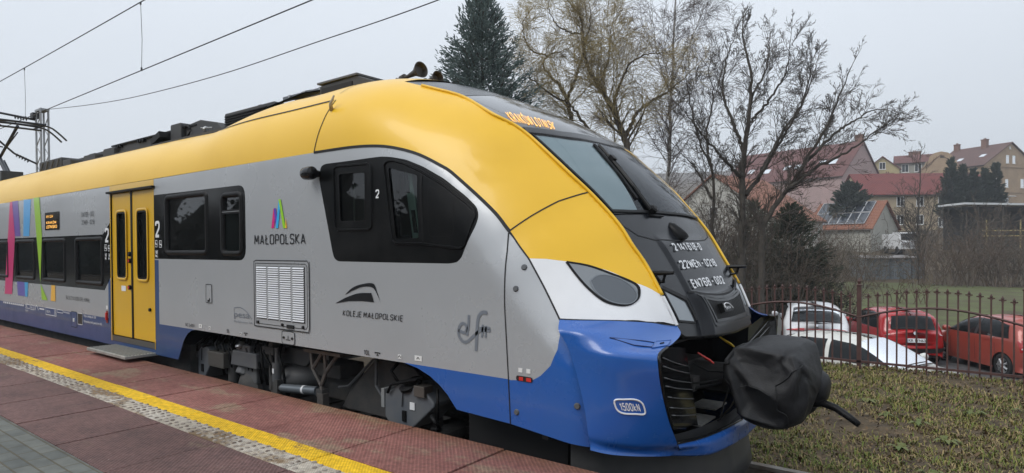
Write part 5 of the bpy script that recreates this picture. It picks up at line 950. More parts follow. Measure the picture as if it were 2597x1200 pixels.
# ---- interior seen through the glass
INT = mat('interior_dark', (.035, .037, .038), .7); SEATM = mat('seat_fabric', (.03, .05, .09), .8); SEATE = mat('seat_shell', (.62, .72, .74), .5)
mb = MB(); mb.box((-14.4, 4.75, 1.25), (19.1, .04, 2.0)); mb.box((-14.2, 4.1, .52), (19.5, 1.3, .05)); mb.box((-4.1, 5.35, 1.25), (1.4, .04, 2.0)); mb.box((-4.85, 4.4, 1.25), (.04, 1.8, 1.9)); mb.box((-3.5, 4.4, .55), (1.8, 1.8, .05)); mb.box((-14.4, 4.1, 2.12), (19.1, 1.3, .05)); obj('interior_lining', mb, INT, TR)
for x in (-6.98, -9.95, -11.3, -12.6, -14.2):
    s = obj('seat', MB().box((x-.18, 3.75, .86), (.42, .44, .1)).box((x, 3.75, 1.32), (.1, .42, .86), ry=-.12), SEATM, TR, bevel=.03); obj('seat_shell', MB().box((x+.08, 3.72, 1.35), (.03, .44, .82), ry=-.12), SEATE, s, bevel=.02)
PST = mat('cab_post', (.50, .60, .56), .4)
mb = MB(); z0, z1 = 1.36, 2.02; mb.prism([(-3.665, 1.38), (-3.575, 1.38), (-3.69, 2.02), (-3.78, 2.02)], lambda a, b: (a, 3.46, b), lambda a, b: (a, 3.52, b)); mb.box((-3.4, 3.62, 1.70), (.5, .03, .10), rz=.1); ps = obj('cab_post', mb, PST, TR, bevel=.008)
mb = MB()
for c, z in ((-3.72, 1.86), (-3.635, 1.54)): mb.prism([(c+.01-.02, z-.09), (c+.01+.02, z-.09), (c-.02+.02, z+.09), (c-.02-.02, z+.09)], lambda a, b: (a, 3.452, b), lambda a, b: (a, 3.462, b))
obj('post_slot', mb, INT, ps)
mb = MB(); mb.box((-3.9, 4.3, 1.2), (.5, .5, .1)); mb.box((-4.15, 4.3, 1.6), (.12, .5, .8)); obj('driver_seat', mb, SEATM, TR, bevel=.04)
mb = MB(); mb.box((-4.25, 3.5, 1.62), (.02, .3, .5)); mb.box((-4.2, 4.2, 1.75), (.8, .03, .6)); obj('cab_cabinet', mb, mat('cab_grey', (.16, .155, .145), .6), TR)
# ---- roof equipment
mb = MB(); mb.box((-14.5, YC, 2.80), (18.0, 1.6, .06)); obj('roof_deck', mb, ROOFM, TR)
def rbox(name, x0, x1, z1, y0=4.15, w=1.25, z0=2.72, m=ROOFM, ch=.08, parent=TR):
    pr = [(x0, z0), (x1, z0), (x1, z1-.02), (x1-.02, z1), (x0+.02, z1), (x0, z1-.02)]
    mb = MB().prism(pr, lambda a, b: (a, y0, b), lambda a, b: (a, y0+w, b)); return obj(name, mb, m, parent, bevel=.012)
b = rbox('roof_duct', -15.16, -13.9, 3.08); mb = MB()
for x in np.arange(-15.0, -13.95, .3): mb.tube([(x, 4.13, 2.86), (x+.15, 4.13, 3.05)], .012, 5)
obj('duct_rib', mb, DARKG, b)
rbox('roof_unit', -13.9, -12.9, 3.03, y0=4.3); rbox('roof_unit', -13.0, -11.6, 3.02, y0=4.22)
b = rbox('roof_cabinet', -11.6, -8.62, 3.06, y0=4.18); mb = MB(); mb.box((-10.1, 4.165, 3.035), (2.9, .03, .02))
for x in (-11.35, -10.5, -9.75):
    for k in range(3): mb.box((x+.09*k, 4.16, 3.01), (.04, .05, .05))
obj('cabinet_hinge', mb, RUBBER, b)
rbox('roof_box', -11.75, -11.3, 3.0, y0=4.1, w=.3); rbox('roof_box', -12.4, -12.1, 2.98, y0=4.1, w=.3); rbox('roof_box', -13.6, -13.2, 2.98, y0=4.08, w=.3)
b = rbox('roof_box', -9.30, -8.98, 3.10, y0=4.1, w=.4); mb = MB().tube([(-8.98, 4.14, 3.04), (-8.85, 4.13, 3.04), (-8.75, 4.13, 2.97), (-8.85, 4.13, 2.88), (-9.4, 4.13, 2.87)], .022, 7); obj('hose', mb, RUBBER, b, smooth=True); mb = MB().box((-9.5, 4.1, 2.92), (.3, .25, .09), ry=-.3); obj('roof_bracket', mb, RUBBER, TR)
mb = MB().prism([(-8.95, 2.72), (-8.95, 3.06), (-8.55, 3.09), (-8.1, 3.0), (-7.9, 2.86), (-7.9, 2.72)], lambda a, b: (a, 4.16, b), lambda a, b: (a, 5.4, b)); obj('roof_fairing', mb, ROOFM, TR, bevel=.01)
b = rbox('roof_radiator', -7.92, -6.75, 3.085, y0=4.17); mb = MB()
for k in range(9): mb.box((-7.4, 4.162, 2.78+.032*k), (.98, .02, .012))
obj('radiator_fin', mb, RUBBER, b); mb = MB().tube([(-7.35, 4.3, 3.08), (-7.32, 4.3, 3.13), (-7.26, 4.3, 3.13), (-7.24, 4.3, 3.08)], .01, 6); obj('lifting_eye', mb, RUBBER, b)
mb = MB(); mb.tube([(-8.3, 4.05, 2.93), (-7.9, 4.0, 2.88)], .01, 5); mb.lathe((-8.2, 4.05, 2.9), (1, 0, 0), [(0, .03), (.03, .04), (.06, .03)], 10); obj('earth_rod', mb, STEEL, TR)
fan = MB().lathe((-6.5, 4.75, 2.95), (0, 0, 1), [(0, .4), (.2, .4), (.26, .34), (.28, .1)], 24); obj('roof_fan', fan, ROOFM, TR, angle=40)
mb = MB().add([(-7.13, 4.0, 2.93), (-5.95, 4.02, 3.03), (-5.93, 4.3, 3.12), (-6.72, 4.3, 3.11)], [(0, 1, 2, 3)]); mb.add([(-7.13, 4.0, 2.91), (-5.95, 4.02, 3.01), (-5.93, 4.3, 3.10), (-6.72, 4.3, 3.09)], [(3, 2, 1, 0)]); mb.box((-6.33, 4.3, 3.12), (.85, .04, .05)); obj('roof_flap', mb, mat('flap_grey', (.14, .15, .16), .35, metal=.5), TR)
mb = MB()
for x in (-6.6, -6.3, -6.0): mb.box((x, 4.27, 3.13), (.03, .02, .03))
obj('flap_clip', mb, STEEL, TR)
b = MB().prism([(-5.87, 2.9), (-5.87, 3.11), (-5.25, 3.13), (-4.96, 3.03), (-4.9, 2.9)], lambda a, b: (a, 4.17, b), lambda a, b: (a, 5.33, b)); b = obj('roof_intake', b, ROOFM, TR, bevel=.012); obj('intake_mesh', MB().box((-5.56, 4.164, 3.01), (.52, .012, .13)), SEAM, b); obj('intake_lid', MB().box((-5.55, 4.75, 3.135), (.68, 1.2, .02)), DARKG, b)
# horns
HORN = mat('horn_brown', (.05, .042, .035), .5, metal=.4)
mb = MB().lathe((-5.02, 4.6, 3.13), (.99, -.12, .12), [(0, .02), (.0, .045), (.06, .045), (.07, .02), (.1, .018), (.24, .035), (.32, .075), (.345, .085), (.345, .075), (.30, .05)], 22); mb.lathe((-4.85, 4.75, 3.10), (.99, -.1, .03), [(0, .02), (0, .04), (.05, .04), (.06, .018), (.15, .03), (.23, .065), (.25, .075), (.25, .065), (.2, .04)], 20); mb.tube([(-5.0, 4.6, 3.1), (-5.1, 4.6, 3.16), (-5.16, 4.6, 3.12), (-5.15, 4.6, 3.0)], .008, 5); mb.box((-4.85, 4.65, 3.03), (.3, .25, .03)); mb.cyl((-4.93, 4.62, 3.0), (-4.93, 4.62, 3.1), .025, n=8)
obj('horn', mb, HORN, TR, angle=40)
# pantograph
PG = mat('pantograph_steel', (.035, .04, .048), .45, metal=.5)
px_ = -19.6
pb = obj('pantograph_base', MB().box((-19.6, YC, 3.02), (1.9, 1.3, .06)).box((-18.9, YC-.5, 3.0), (.25, .25, .25)).box((-20.3, YC-.5, 3.0), (.25, .25, .25)).box((-17.6, YC-.5, 2.98), (.5, .4, .22)).lathe((-18.0, 4.25, 2.85), (0, 0, 1), [(0, .05), (.05, .09), (.08, .05), (.13, .09), (.16, .05), (.21, .08), (.25, .04)], 14), PG, TR)
obj('pantograph_arm', MB().tube([(-19.55, YC, 3.08), (-20.45, YC, 3.72)], [.06, .05], 10).tube([(-20.45, YC, 3.72), (-19.0, YC, 4.32), (-18.9, YC, 4.36)], .035, 8).tube([(-19.75, YC+.12, 3.12), (-20.55, YC+.12, 3.68)], .02, 6).tube([(-20.4, YC-.1, 3.6), (-20.4, YC+.1, 3.6)], .05, 8).tube([(-20.45, YC, 3.75), (-19.1, YC+.05, 4.24)], .015, 5), PG, pb, angle=40)
hd = MB()
for dx in (-.18, .18):
    yy = np.linspace(-.98, .98, 21); zz = 4.445-.03*(np.abs(yy)/.6)**2-np.where(np.abs(yy) > .62, .9*(np.abs(yy)-.62)**1.25, 0); hd.tube([(-18.95+dx, YC+a, b) for a, b in zip(yy, zz)], .022, 6); hd.box((-18.95+dx, YC, 4.46), (.05, 1.1, .025))
    hd.tube([(-18.95+dx, YC+.5, 4.42), (-18.95, YC+.3, 4.33)], .016, 5); hd.tube([(-18.95+dx, YC-.5, 4.42), (-18.95, YC-.3, 4.33)], .016, 5)
hd.tube([(-18.95, YC-.5, 4.33), (-18.95, YC+.5, 4.33)], .025, 7); obj('pantograph_head', hd, PG, pb, angle=50)
WALNUT = [[(-6.36,20.34,0.47),(-6.36,20.35,1.69),(-6.35,20.4,3.33),(-6.3,20.45,4.26),(-6.22,20.53,5.32),(-6.13,20.63,6.66),(-6.32,20.5,7.71),(-6.37,20.47,8.36)],[(-6.3,20.43,2.98),(-6.05,20.94,3.47),(-5.84,21.43,4.21),(-5.49,22.04,5.22),(-5.17,22.62,5.87),(-4.98,23.09,6.67),(-4.8,23.56,7.74)],[(-5.76,20.42,0.47),(-5.71,20.34,1.85),(-5.45,20.41,2.47),(-5.02,20.61,3.09),(-4.73,20.7,3.64),(-4.35,20.87,4.35),(-3.97,21.03,5.11),(-3.69,21.12,5.86),(-3.41,21.2,6.65)],[(-4.98,20.43,3.07),(-4.37,20.97,3.69),(-3.84,21.43,4.03),(-3.32,21.89,4.43),(-2.74,22.39,4.99),(-2.39,22.72,5.11)],[(-6.3,20.45,4.26),(-6.71,20.47,5.37),(-7.04,20.55,6.38),(-7.03,20.89,7.53),(-6.88,21.34,8.46)],[(-6.17,20.57,5.31),(-5.58,20.45,5.85),(-5.05,20.28,6.57),(-4.8,19.9,7.42)],[(-6.37,20.38,3.5),(-6.72,19.62,4.09),(-7.12,18.82,4.83),(-7.37,18.13,5.42)],[(-4.63,20.72,3.8),(-4.0,21.72,4.76),(-3.53,22.6,5.3),(-3.13,23.42,5.73),(-2.81,24.18,5.87)],[(-5.98,20.68,3.44),(-5.36,20.67,4.43),(-4.9,20.53,5.15),(-4.45,20.39,6.05),(-4.24,20.07,6.92)],[(-6.13,20.62,6.13),(-5.88,21.34,7.18),(-5.9,21.85,8.51)]]
YOUNG = [[(-7.81,21.74,0.38),(-7.85,21.87,2.25),(-7.89,21.99,3.88),(-8.27,21.85,4.87),(-8.57,21.77,6.2),(-8.77,21.76,7.34)],[(-7.82,21.79,3.86),(-7.93,21.48,5.17),(-7.67,21.46,6.52),(-7.8,21.12,7.54)],[(-7.84,21.76,3.02),(-8.42,21.72,4.09),(-9.11,21.58,4.92)]]
WILLOW = [[(-10.21,19.9,0.71),(-10.23,19.96,4.73),(-10.35,19.88,5.32),(-10.66,19.65,6.21),(-11.02,19.39,7.0),(-11.37,19.14,7.78),(-11.49,19.06,8.82),(-11.53,19.04,9.4),(-12.0,18.69,10.14)],[(-10.31,19.9,5.12),(-10.21,20.24,5.65),(-10.14,20.55,6.09),(-9.83,21.05,6.58),(-9.32,21.71,7.08),(-8.79,22.38,7.85)],[(-11.31,19.1,3.17),(-11.84,18.86,5.84),(-12.02,18.87,6.56),(-12.35,18.75,7.18),(-12.8,18.54,7.81),(-12.74,18.72,8.24),(-12.4,19.11,8.42)],[(-11.02,19.1,5.1),(-11.58,18.44,6.22),(-11.96,17.9,6.52),(-12.38,17.33,6.99),(-12.49,17.0,7.22)],[(-11.91,18.7,6.51),(-11.58,19.1,7.86),(-11.52,19.29,8.63),(-11.41,19.51,9.41),(-11.51,19.58,10.2)],[(-10.66,19.65,6.21),(-10.2,19.61,7.19),(-9.67,19.6,7.77),(-8.59,20.02,7.9)],[(-11.02,19.39,7.0),(-10.91,19.91,8.08),(-11.0,20.29,9.29),(-10.84,20.85,10.12)],[(-12.69,18.63,8.21),(-13.28,18.43,8.48),(-13.64,18.42,9.35),(-13.6,18.72,10.04)],[(-11.49,19.06,8.82),(-11.84,18.16,8.89),(-11.9,17.49,9.37)]]
BIRCH = [[(-10.45,23.5,0.61),(-10.29,23.69,4.57),(-10.26,23.76,6.75),(-10.18,23.85,8.42),(-10.14,23.91,10.09),(-10.1,23.97,11.54),(-10.07,24.02,12.88)],[(-10.2,23.83,7.86),(-9.87,24.39,9.16),(-9.52,24.99,10.54),(-9.39,25.4,11.48)],[(-10.22,23.8,7.31),(-10.52,23.3,8.63),(-10.6,22.96,9.94),(-10.59,22.7,10.94)],[(-10.24,23.78,6.75),(-9.48,23.99,7.56),(-9.07,23.95,8.68)]]
BIRCH2 = [[(-12.48,23.2,0.6),(-12.5,23.28,5.82),(-12.79,23.09,7.56),(-12.93,23.0,8.72),(-12.98,22.99,10.17),(-13.03,22.97,11.27)],[(-12.74,23.12,7.39),(-12.45,23.69,8.79),(-12.34,24.11,10.04)]]
# ================================================================== PLATFORM, TRACK, GROUND
def slab_mat(name, c1, c2, dirt, dirt_lo, dirt_hi, pat=42, strength=.8, edge_moss=False, speck=True):
    m = bpy.data.materials.new(name); m.use_nodes = True; t = m.node_tree; b = t.nodes['Principled BSDF']; N = t.nodes.new; L = t.links.new
    co = N('ShaderNodeTexCoord'); n1 = N('ShaderNodeTexNoise'); n1.inputs['Scale'].default_value = 3; n1.inputs['Detail'].default_value = 7; n1.inputs['Roughness'].default_value = .7; L(co.outputs['Object'], n1.inputs['Vector'])
    r1 = N('ShaderNodeValToRGB'); r1.color_ramp.elements[0].position = .35; r1.color_ramp.elements[1].position = .68; r1.color_ramp.elements[0].color = (*c1, 1); r1.color_ramp.elements[1].color = (*c2, 1); L(n1.outputs[0], r1.inputs[0])
    n0 = N('ShaderNodeTexNoise'); n0.inputs['Scale'].default_value = .55; n0.inputs['Detail'].default_value = 4; L(co.outputs['Object'], n0.inputs['Vector']); r0 = N('ShaderNodeMapRange'); r0.inputs[1].default_value = .35; r0.inputs[2].default_value = .65; r0.inputs[3].default_value = .78; r0.inputs[4].default_value = 1.2; L(n0.outputs[0], r0.inputs[0])
    n0b = N('ShaderNodeTexNoise'); n0b.inputs['Scale'].default_value = 26; n0b.inputs['Detail'].default_value = 6; L(co.outputs['Object'], n0b.inputs['Vector']); r0b = N('ShaderNodeMapRange'); r0b.inputs[1].default_value = .3; r0b.inputs[2].default_value = .7; r0b.inputs[3].default_value = .75; r0b.inputs[4].default_value = 1.25; L(n0b.outputs[0], r0b.inputs[0])
    mm = N('ShaderNodeMath'); mm.operation = 'MULTIPLY'; L(r0.outputs[0], mm.inputs[0]); L(r0b.outputs[0], mm.inputs[1])
    # sandy dirt, smeared along the platform
    mp = N('ShaderNodeMapping'); mp.inputs['Scale'].default_value = (.8, 1.6, 1); mp.inputs['Location'].default_value = (3.1, 1.2, 0); L(co.outputs['Object'], mp.inputs[0])
    n2 = N('ShaderNodeTexNoise'); n2.inputs['Scale'].default_value = 1.5; n2.inputs['Detail'].default_value = 12; n2.inputs['Roughness'].default_value = .72; L(mp.outputs[0], n2.inputs['Vector'])
    r2 = N('ShaderNodeMapRange'); r2.inputs[1].default_value = dirt_lo; r2.inputs[2].default_value = dirt_hi; L(n2.outputs[0], r2.inputs[0])
    mx = N('ShaderNodeMix'); mx.data_type = 'RGBA'; L(r2.outputs[0], mx.inputs[0]); L(r1.outputs[0], mx.inputs[6]); mx.inputs[7].default_value = (*dirt, 1)
    out = mx.outputs[2]
    if speck:
        v = N('ShaderNodeTexVoronoi'); v.inputs['Scale'].default_value = 30; L(co.outputs['Object'], v.inputs['Vector']); q = N('ShaderNodeMath'); q.operation = 'LESS_THAN'; q.inputs[1].default_value = .10; L(v.outputs['Distance'], q.inputs[0])
        n3 = N('ShaderNodeTexNoise'); n3.inputs['Scale'].default_value = 2.3; L(co.outputs['Object'], n3.inputs['Vector']); q2 = N('ShaderNodeMapRange'); q2.inputs[1].default_value = .5; q2.inputs[2].default_value = .65; L(n3.outputs[0], q2.inputs[0])
        q3 = N('ShaderNodeMath'); q3.operation = 'MULTIPLY'; L(q.outputs[0], q3.inputs[0]); L(q2.outputs[0], q3.inputs[1]); m2 = N('ShaderNodeMix'); m2.data_type = 'RGBA'; L(q3.outputs[0], m2.inputs[0]); L(out, m2.inputs[6]); m2.inputs[7].default_value = (.30, .25, .22, 1); out = m2.outputs[2]
    if edge_moss:
        s = N('ShaderNodeSeparateXYZ'); L(co.outputs['Object'], s.inputs[0]); a = N('ShaderNodeMapRange'); a.inputs[1].default_value = 2.98; a.inputs[2].default_value = 3.2; L(s.outputs[1], a.inputs[0])
        n4 = N('ShaderNodeTexNoise'); n4.inputs['Scale'].default_value = 5; n4.inputs['Detail'].default_value = 6; L(co.outputs['Object'], n4.inputs['Vector']); a2 = N('ShaderNodeMath'); a2.operation = 'MULTIPLY'; L(a.outputs[0], a2.inputs[0]); L(n4.outputs[0], a2.inputs[1])
        m3 = N('ShaderNodeMix'); m3.data_type = 'RGBA'; L(a2.outputs[0], m3.inputs[0]); L(out, m3.inputs[6]); m3.inputs[7].default_value = (.13, .065, .02, 1); out = m3.outputs[2]
    L(out, b.inputs['Base Color']); b.inputs['Roughness'].default_value = .7; b.inputs['Specular IOR Level'].default_value = .3
    # anti-slip chequer pattern
    mp2 = N('ShaderNodeMapping'); mp2.inputs['Rotation'].default_value = (0, 0, R(45)); L(co.outputs['Object'], mp2.inputs[0])
    vv_ = N('ShaderNodeTexVoronoi'); vv_.inputs['Scale'].default_value = pat; vv_.inputs['Randomness'].default_value = .05; L(mp2.outputs[0], vv_.inputs['Vector'])
    bp = N('ShaderNodeBump'); bp.inputs['Strength'].default_value = strength; bp.inputs['Distance'].default_value = .01; L(vv_.outputs['Distance'], bp.inputs['Height']); L(bp.outputs[0], b.inputs['Normal'])
    dk = N('ShaderNodeMapRange'); dk.inputs[1].default_value = .15; dk.inputs[2].default_value = .45; dk.inputs[3].default_value = .70; dk.inputs[4].default_value = 1.08; L(vv_.outputs['Distance'], dk.inputs[0])
    mm2 = N('ShaderNodeMath'); mm2.operation = 'MULTIPLY'; L(dk.outputs[0], mm2.inputs[0]); L(mm.outputs[0], mm2.inputs[1]); vm = N('ShaderNodeVectorMath'); vm.operation = 'SCALE'; L(out, vm.inputs[0]); L(mm2.outputs[0], vm.inputs['Scale']); L(vm.outputs[0], b.inputs['Base Color'])
    return m
SLAB1 = slab_mat('slab_red_edge', (.19, .076, .064), (.275, .122, .10), (.25, .165, .115), .53, .60, edge_moss=True)
SLAB2 = slab_mat('slab_red_inner', (.108, .063, .058), (.172, .094, .084), (.20, .15, .10), .60, .70)
YEL = slab_mat('tactile_yellow', (.76, .47, .015), (.66, .40, .015), (.22, .13, .05), .57, .62, pat=55, strength=.6, speck=False)
WHT = slab_mat('tactile_white', (.46, .42, .36), (.36, .31, .24), (.20, .135, .075), .50, .56, pat=70, strength=.2, speck=False)
def slabs(name, y0, y1, m, top, x0=-40, x1=8, pitch=.855, ofs=-2.535, gap=.016):
    mb = MB(); k0 = int((x0-ofs)/pitch)-1
    rr = random.Random(hash(name) % 1000)
    for k in range(k0, int((x1-ofs)/pitch)+1):
        a = ofs+k*pitch; dz = rr.uniform(-.003, .003); mb.box((a+pitch/2, (y0+y1)/2, top-.06+dz), (pitch-gap, y1-y0-gap*.6, .12))
    return struct(name, mb, m, bevel=.004)
slabs('platform_slabs', 2.475, 3.21, SLAB1, .0); slabs('platform_slabs', 1.445, 2.135, SLAB2, .0, ofs=-2.52+.03)
slabs('platform_line', 2.31, 2.475, YEL, .0, gap=.004); slabs('platform_line', 2.135, 2.31, WHT, .0, gap=.004)
mb = MB()
ny = 4
for k in range(-190, 50):
    x = k*.0855
    if -14 < x < 1.5:
        for j in range(ny):
            y = 2.155+.045*j+.012*(k % 2)
            if .12 < (math.sin(k*12.9898+j*78.233)*43758.5453) % 1: mb.lathe((x, y, -.002), (0, 0, 1), [(0, .0175), (.006, .0155), (.009, .008)], 8)
struct('tactile_studs', mb, mat('stud_worn', (.30, .26, .22), .6, col2=(.10, .07, .05), nscale=14, nlo=.45, nhi=.6))
def paver_mat():
    m = bpy.data.materials.new('grey_pavers'); m.use_nodes = True; t = m.node_tree; b = t.nodes['Principled BSDF']; N = t.nodes.new; L = t.links.new
    co = N('ShaderNodeTexCoord'); mp = N('ShaderNodeMapping'); mp.inputs['Rotation'].default_value = (0, 0, 0); L(co.outputs['Object'], mp.inputs[0])
    br = N('ShaderNodeTexBrick'); br.inputs['Scale'].default_value = 1; br.inputs['Brick Width'].default_value = .205; br.inputs['Row Height'].default_value = .102; br.inputs['Mortar Size'].default_value = .006; br.inputs['Mortar Smooth'].default_value = .3
    br.inputs['Color1'].default_value = (.085, .092, .085, 1); br.inputs['Color2'].default_value = (.125, .13, .115, 1); br.inputs['Mortar'].default_value = (.085, .075, .05, 1); L(mp.outputs[0], br.inputs['Vector'])
    n = N('ShaderNodeTexNoise'); n.inputs['Scale'].default_value = 6; n.inputs['Detail'].default_value = 8; L(co.outputs['Object'], n.inputs['Vector']); r = N('ShaderNodeMapRange'); r.inputs[1].default_value = .3; r.inputs[2].default_value = .7; r.inputs[3].default_value = .75; r.inputs[4].default_value = 1.25; L(n.outputs[0], r.inputs[0])
    s = N('ShaderNodeVectorMath'); s.operation = 'SCALE'; L(br.outputs[0], s.inputs[0]); L(r.outputs[0], s.inputs['Scale']); L(s.outputs[0], b.inputs['Base Color']); b.inputs['Roughness'].default_value = .8
    bp = N('ShaderNodeBump'); bp.invert = True; bp.inputs['Strength'].default_value = .7; bp.inputs['Distance'].default_value = .01; L(br.outputs['Fac'], bp.inputs['Height']); L(bp.outputs[0], b.inputs['Normal']); return m
PAV = paver_mat()
struct('platform_paving', MB().box((-16, -1.0, -.06), (48, 4.885, .115)), PAV)
struct('platform_wall', MB().box((-16, -.5, -.72), (48, 7.0, 1.19)), mat('dark_concrete', (.07, .065, .06), .9, col2=(.12, .11, .10), nscale=4))
# earth, parking, far slope: one sheet
def tz(x, y):
    z = np.full(np.shape(x), -.80)
    cr = -.62-.02*np.sin(x*1.3)+.03*np.sin(x*.45+1)
    z = np.where(y > 5.9, -.74+(cr+.74)*sstep(5.9, 10.3, y), z)
    z = np.where(y > 11.2, cr+(-2.1-cr)*sstep(11.2, 12.9, y), z)
    far = y*.93-x*.35
    z = np.where(y > 30, -2.1+np.maximum(0, far-64)*.13+.12*np.sin(x*.21)*np.sin(y*.17)*sstep(30, 40, y), z)
    z = np.where(y < -12, -.8+np.minimum(0, (y+12)*.02), z)
    return z
xs = np.r_[np.linspace(-700, -45, 24), np.linspace(-40, -9, 22), np.linspace(-8, 5, 53), np.linspace(6, 45, 22), np.linspace(60, 700, 22)]
ys = np.r_[np.linspace(-300, -20, 12), np.linspace(-15, 5.5, 8), np.linspace(5.8, 13.2, 38), np.linspace(14, 32, 14), np.linspace(35, 140, 36), np.linspace(150, 700, 18)]
X, Y = np.meshgrid(xs, ys, indexing='ij'); Z = tz(X, Y)
Z = np.where((Y > 6.2) & (Y < 11.4) & (X > -8) & (X < 5), Z+.02*np.sin(X*7+Y*3)*np.sin(Y*6-X*2), Z)
SOIL = mat('winter_soil', (.050, .035, .020), .95, col2=(.10, .07, .036), nscale=5, ndetail=9, nlo=.38, nhi=.62, bump=.9, bscale=22, bdetail=8, col3=(.075, .085, .025), n3=.74)
mb = MB().grid(np.stack([X, Y, Z], 2)); mb.F = [f[::-1] for f in mb.F]
struct('ground', mb, SOIL, smooth=True)
# lawn beyond the parking, dull winter green
def sheet(name, x0, x1, y0, y1, m, dz, nx=30, ny=20, skew=0):
    X, Y = np.meshgrid(np.linspace(x0, x1, nx), np.linspace(y0, y1, ny), indexing='ij'); X = X+skew*(Y-y0)
    mb = MB().grid(np.stack([X, Y, tz(X, Y)+dz], 2)); mb.F = [f[::-1] for f in mb.F]; return struct(name, mb, m, smooth=True)
LAWN = mat('winter_lawn', (.066, .054, .024), .95, col2=(.085, .105, .028), nscale=.55, ndetail=10, nlo=.35, nhi=.6, bump=1, bscale=9, bdetail=9, col3=(.13, .10, .055), n3=.72)
sheet('lawn', -60, 45, 26, 64, LAWN, .012)
sheet('parking', -45, 30, 13.4, 25.6, mat('asphalt', (.060, .060, .062), .85, col2=(.085, .085, .085), nscale=3, bump=.3, bscale=60), .006)
# track: ballast, sleepers, rails
struct('ballast', MB().box((-16, YC, -.86), (60, 3.2, .12)), mat('ballast_stone', (.06, .055, .05), .95, col2=(.14, .13, .115), nscale=35, nlo=.4, nhi=.6, bump=1, bscale=40, bdetail=6))
mb = MB()
for k in range(60): mb.box((-34+.62*k, YC, -.78), (.25, 2.5, .14))
struct('sleepers', mb, mat('sleeper_concrete', (.20, .19, .17), .9, col2=(.12, .11, .10), nscale=8))
for s in (-1, 1):
    y = YC+.75*s; pr = [(-.035, 0), (.035, 0), (.037, -.03), (.01, -.045), (.008, -.13), (.06, -.15), (.06, -.165), (-.06, -.165), (-.06, -.15), (-.008, -.13), (-.01, -.045), (-.037, -.03)]
    struct('rail', MB().prism(pr, lambda a, b: (-40, y+a, -.54+b), lambda a, b: (10, y+a, -.54+b)), mat('rail_steel', (.25, .235, .21), .6, metal=.2, col2=(.17, .14, .11), nscale=8))
# ---- dry grass and weeds on the bank
rng = np.random.default_rng(11)
def blades(n, xr, yr, hmin, hmax, wid, cols, name, label, lean=.9, per=10, spread=.05):
    nt_ = n; cx = rng.uniform(*xr, nt_); cy = rng.uniform(*yr, nt_)
    k = np.sin(cx*2.1+cy*1.7)+np.sin(cx*.9-cy*2.6+1)+rng.normal(0, .5, nt_); ok = k > -1.2; cx, cy, k = cx[ok], cy[ok], k[ok]; nt_ = len(cx)
    x = np.repeat(cx, per)+rng.normal(0, spread, nt_*per); y = np.repeat(cy, per)+rng.normal(0, spread, nt_*per); z = tz(x, y)-.005
    az = rng.uniform(0, 2*math.pi, nt_*per); h = rng.uniform(hmin, hmax, nt_*per)*np.repeat(rng.uniform(.5, 1.3, nt_), per); le = rng.uniform(.3, lean, nt_*per)*h*1.3
    d = np.stack([np.cos(az), np.sin(az), 0*az], 1); p = np.stack([-np.sin(az), np.cos(az), 0*az], 1)*wid*rng.uniform(.6, 1.4, (nt_*per, 1))
    B = np.stack([x, y, z], 1); M_ = B+d*(le*.35)[:, None]+np.array([0, 0, 1])*(h*.65)[:, None]; T = B+d*le[:, None]+np.array([0, 0, 1])*(h*rng.uniform(.35, 1, nt_*per))[:, None]
    V = np.stack([B-p, B+p, M_+p*.8, M_-p*.8, T], 1).reshape(-1, 3); m = len(B)
    i = np.arange(m)*5; me = bpy.data.meshes.new(name)
    F4 = np.stack([i, i+1, i+2, i+3], 1); F3 = np.stack([i+3, i+2, i+4], 1)
    me.vertices.add(len(V)); me.vertices.foreach_set('co', V.ravel()); me.loops.add(m*7); li = np.concatenate([F4, F3], 1).ravel(); me.loops.foreach_set('vertex_index', li)
    me.polygons.add(m*2); ls = np.stack([np.arange(m)*7, np.arange(m)*7+4], 1).ravel(); me.polygons.foreach_set('loop_start', ls)
    g = np.clip(np.repeat(k, per)*.28+rng.normal(0, .6, m), -1.2, 1.2); mi = np.where(g > .30, 2, np.where(g > -.35, 3, np.where(g > -.7, 1, 0))); mi = np.where(rng.random(m) < .22, 0, mi)
    me.polygons.foreach_set('material_index', np.repeat(mi, 2)); me.update(calc_edges=True); me.validate()
    o = bpy.data.objects.new(name, me); COL.objects.link(o)
    for c in cols: me.materials.append(c)
    o['kind'] = 'stuff'; o['label'] = label; o['category'] = 'grass'; return o
GR = [mat('straw_pale', (.29, .22, .10), .8), mat('straw_brown', (.12, .08, .04), .9), mat('grass_green', (.12, .155, .025), .8), mat('grass_olive', (.18, .17, .038), .8)]
blades(9500, (-7.5, 4.5), (6.0, 11.6), .02, .075, .006, GR, 'grass', 'dry straw and green grass tufts on the bank beside the track', per=13, spread=.055)
def leaves(n):
    x = rng.uniform(-7, 4, n); y = rng.uniform(6.0, 11.5, n); z = tz(x, y)+rng.uniform(.005, .05, n); s = rng.uniform(.012, .035, n); a = rng.uniform(0, 6.28, n); t = rng.normal(0, .5, (n, 2))
    mb = MB(); ux = np.stack([np.cos(a), np.sin(a), t[:, 0]], 1)*s[:, None]; uy = np.stack([-np.sin(a), np.cos(a), t[:, 1]], 1)*s[:, None]*.6; P = np.stack([x, y, z], 1)
    V = np.stack([P-ux, P+uy, P+ux, P-uy], 1).reshape(-1, 3); return mb.add(V, [(4*i, 4*i+1, 4*i+2, 4*i+3) for i in range(n)])
o = obj('fallen_leaves', leaves(5200), mat('dead_leaf', (.095, .055, .025), .85, col2=(.17, .12, .065), nscale=3)); o['kind'] = 'stuff'; tag(o, 'brown fallen leaves scattered in the grass of the bank', 'leaves')
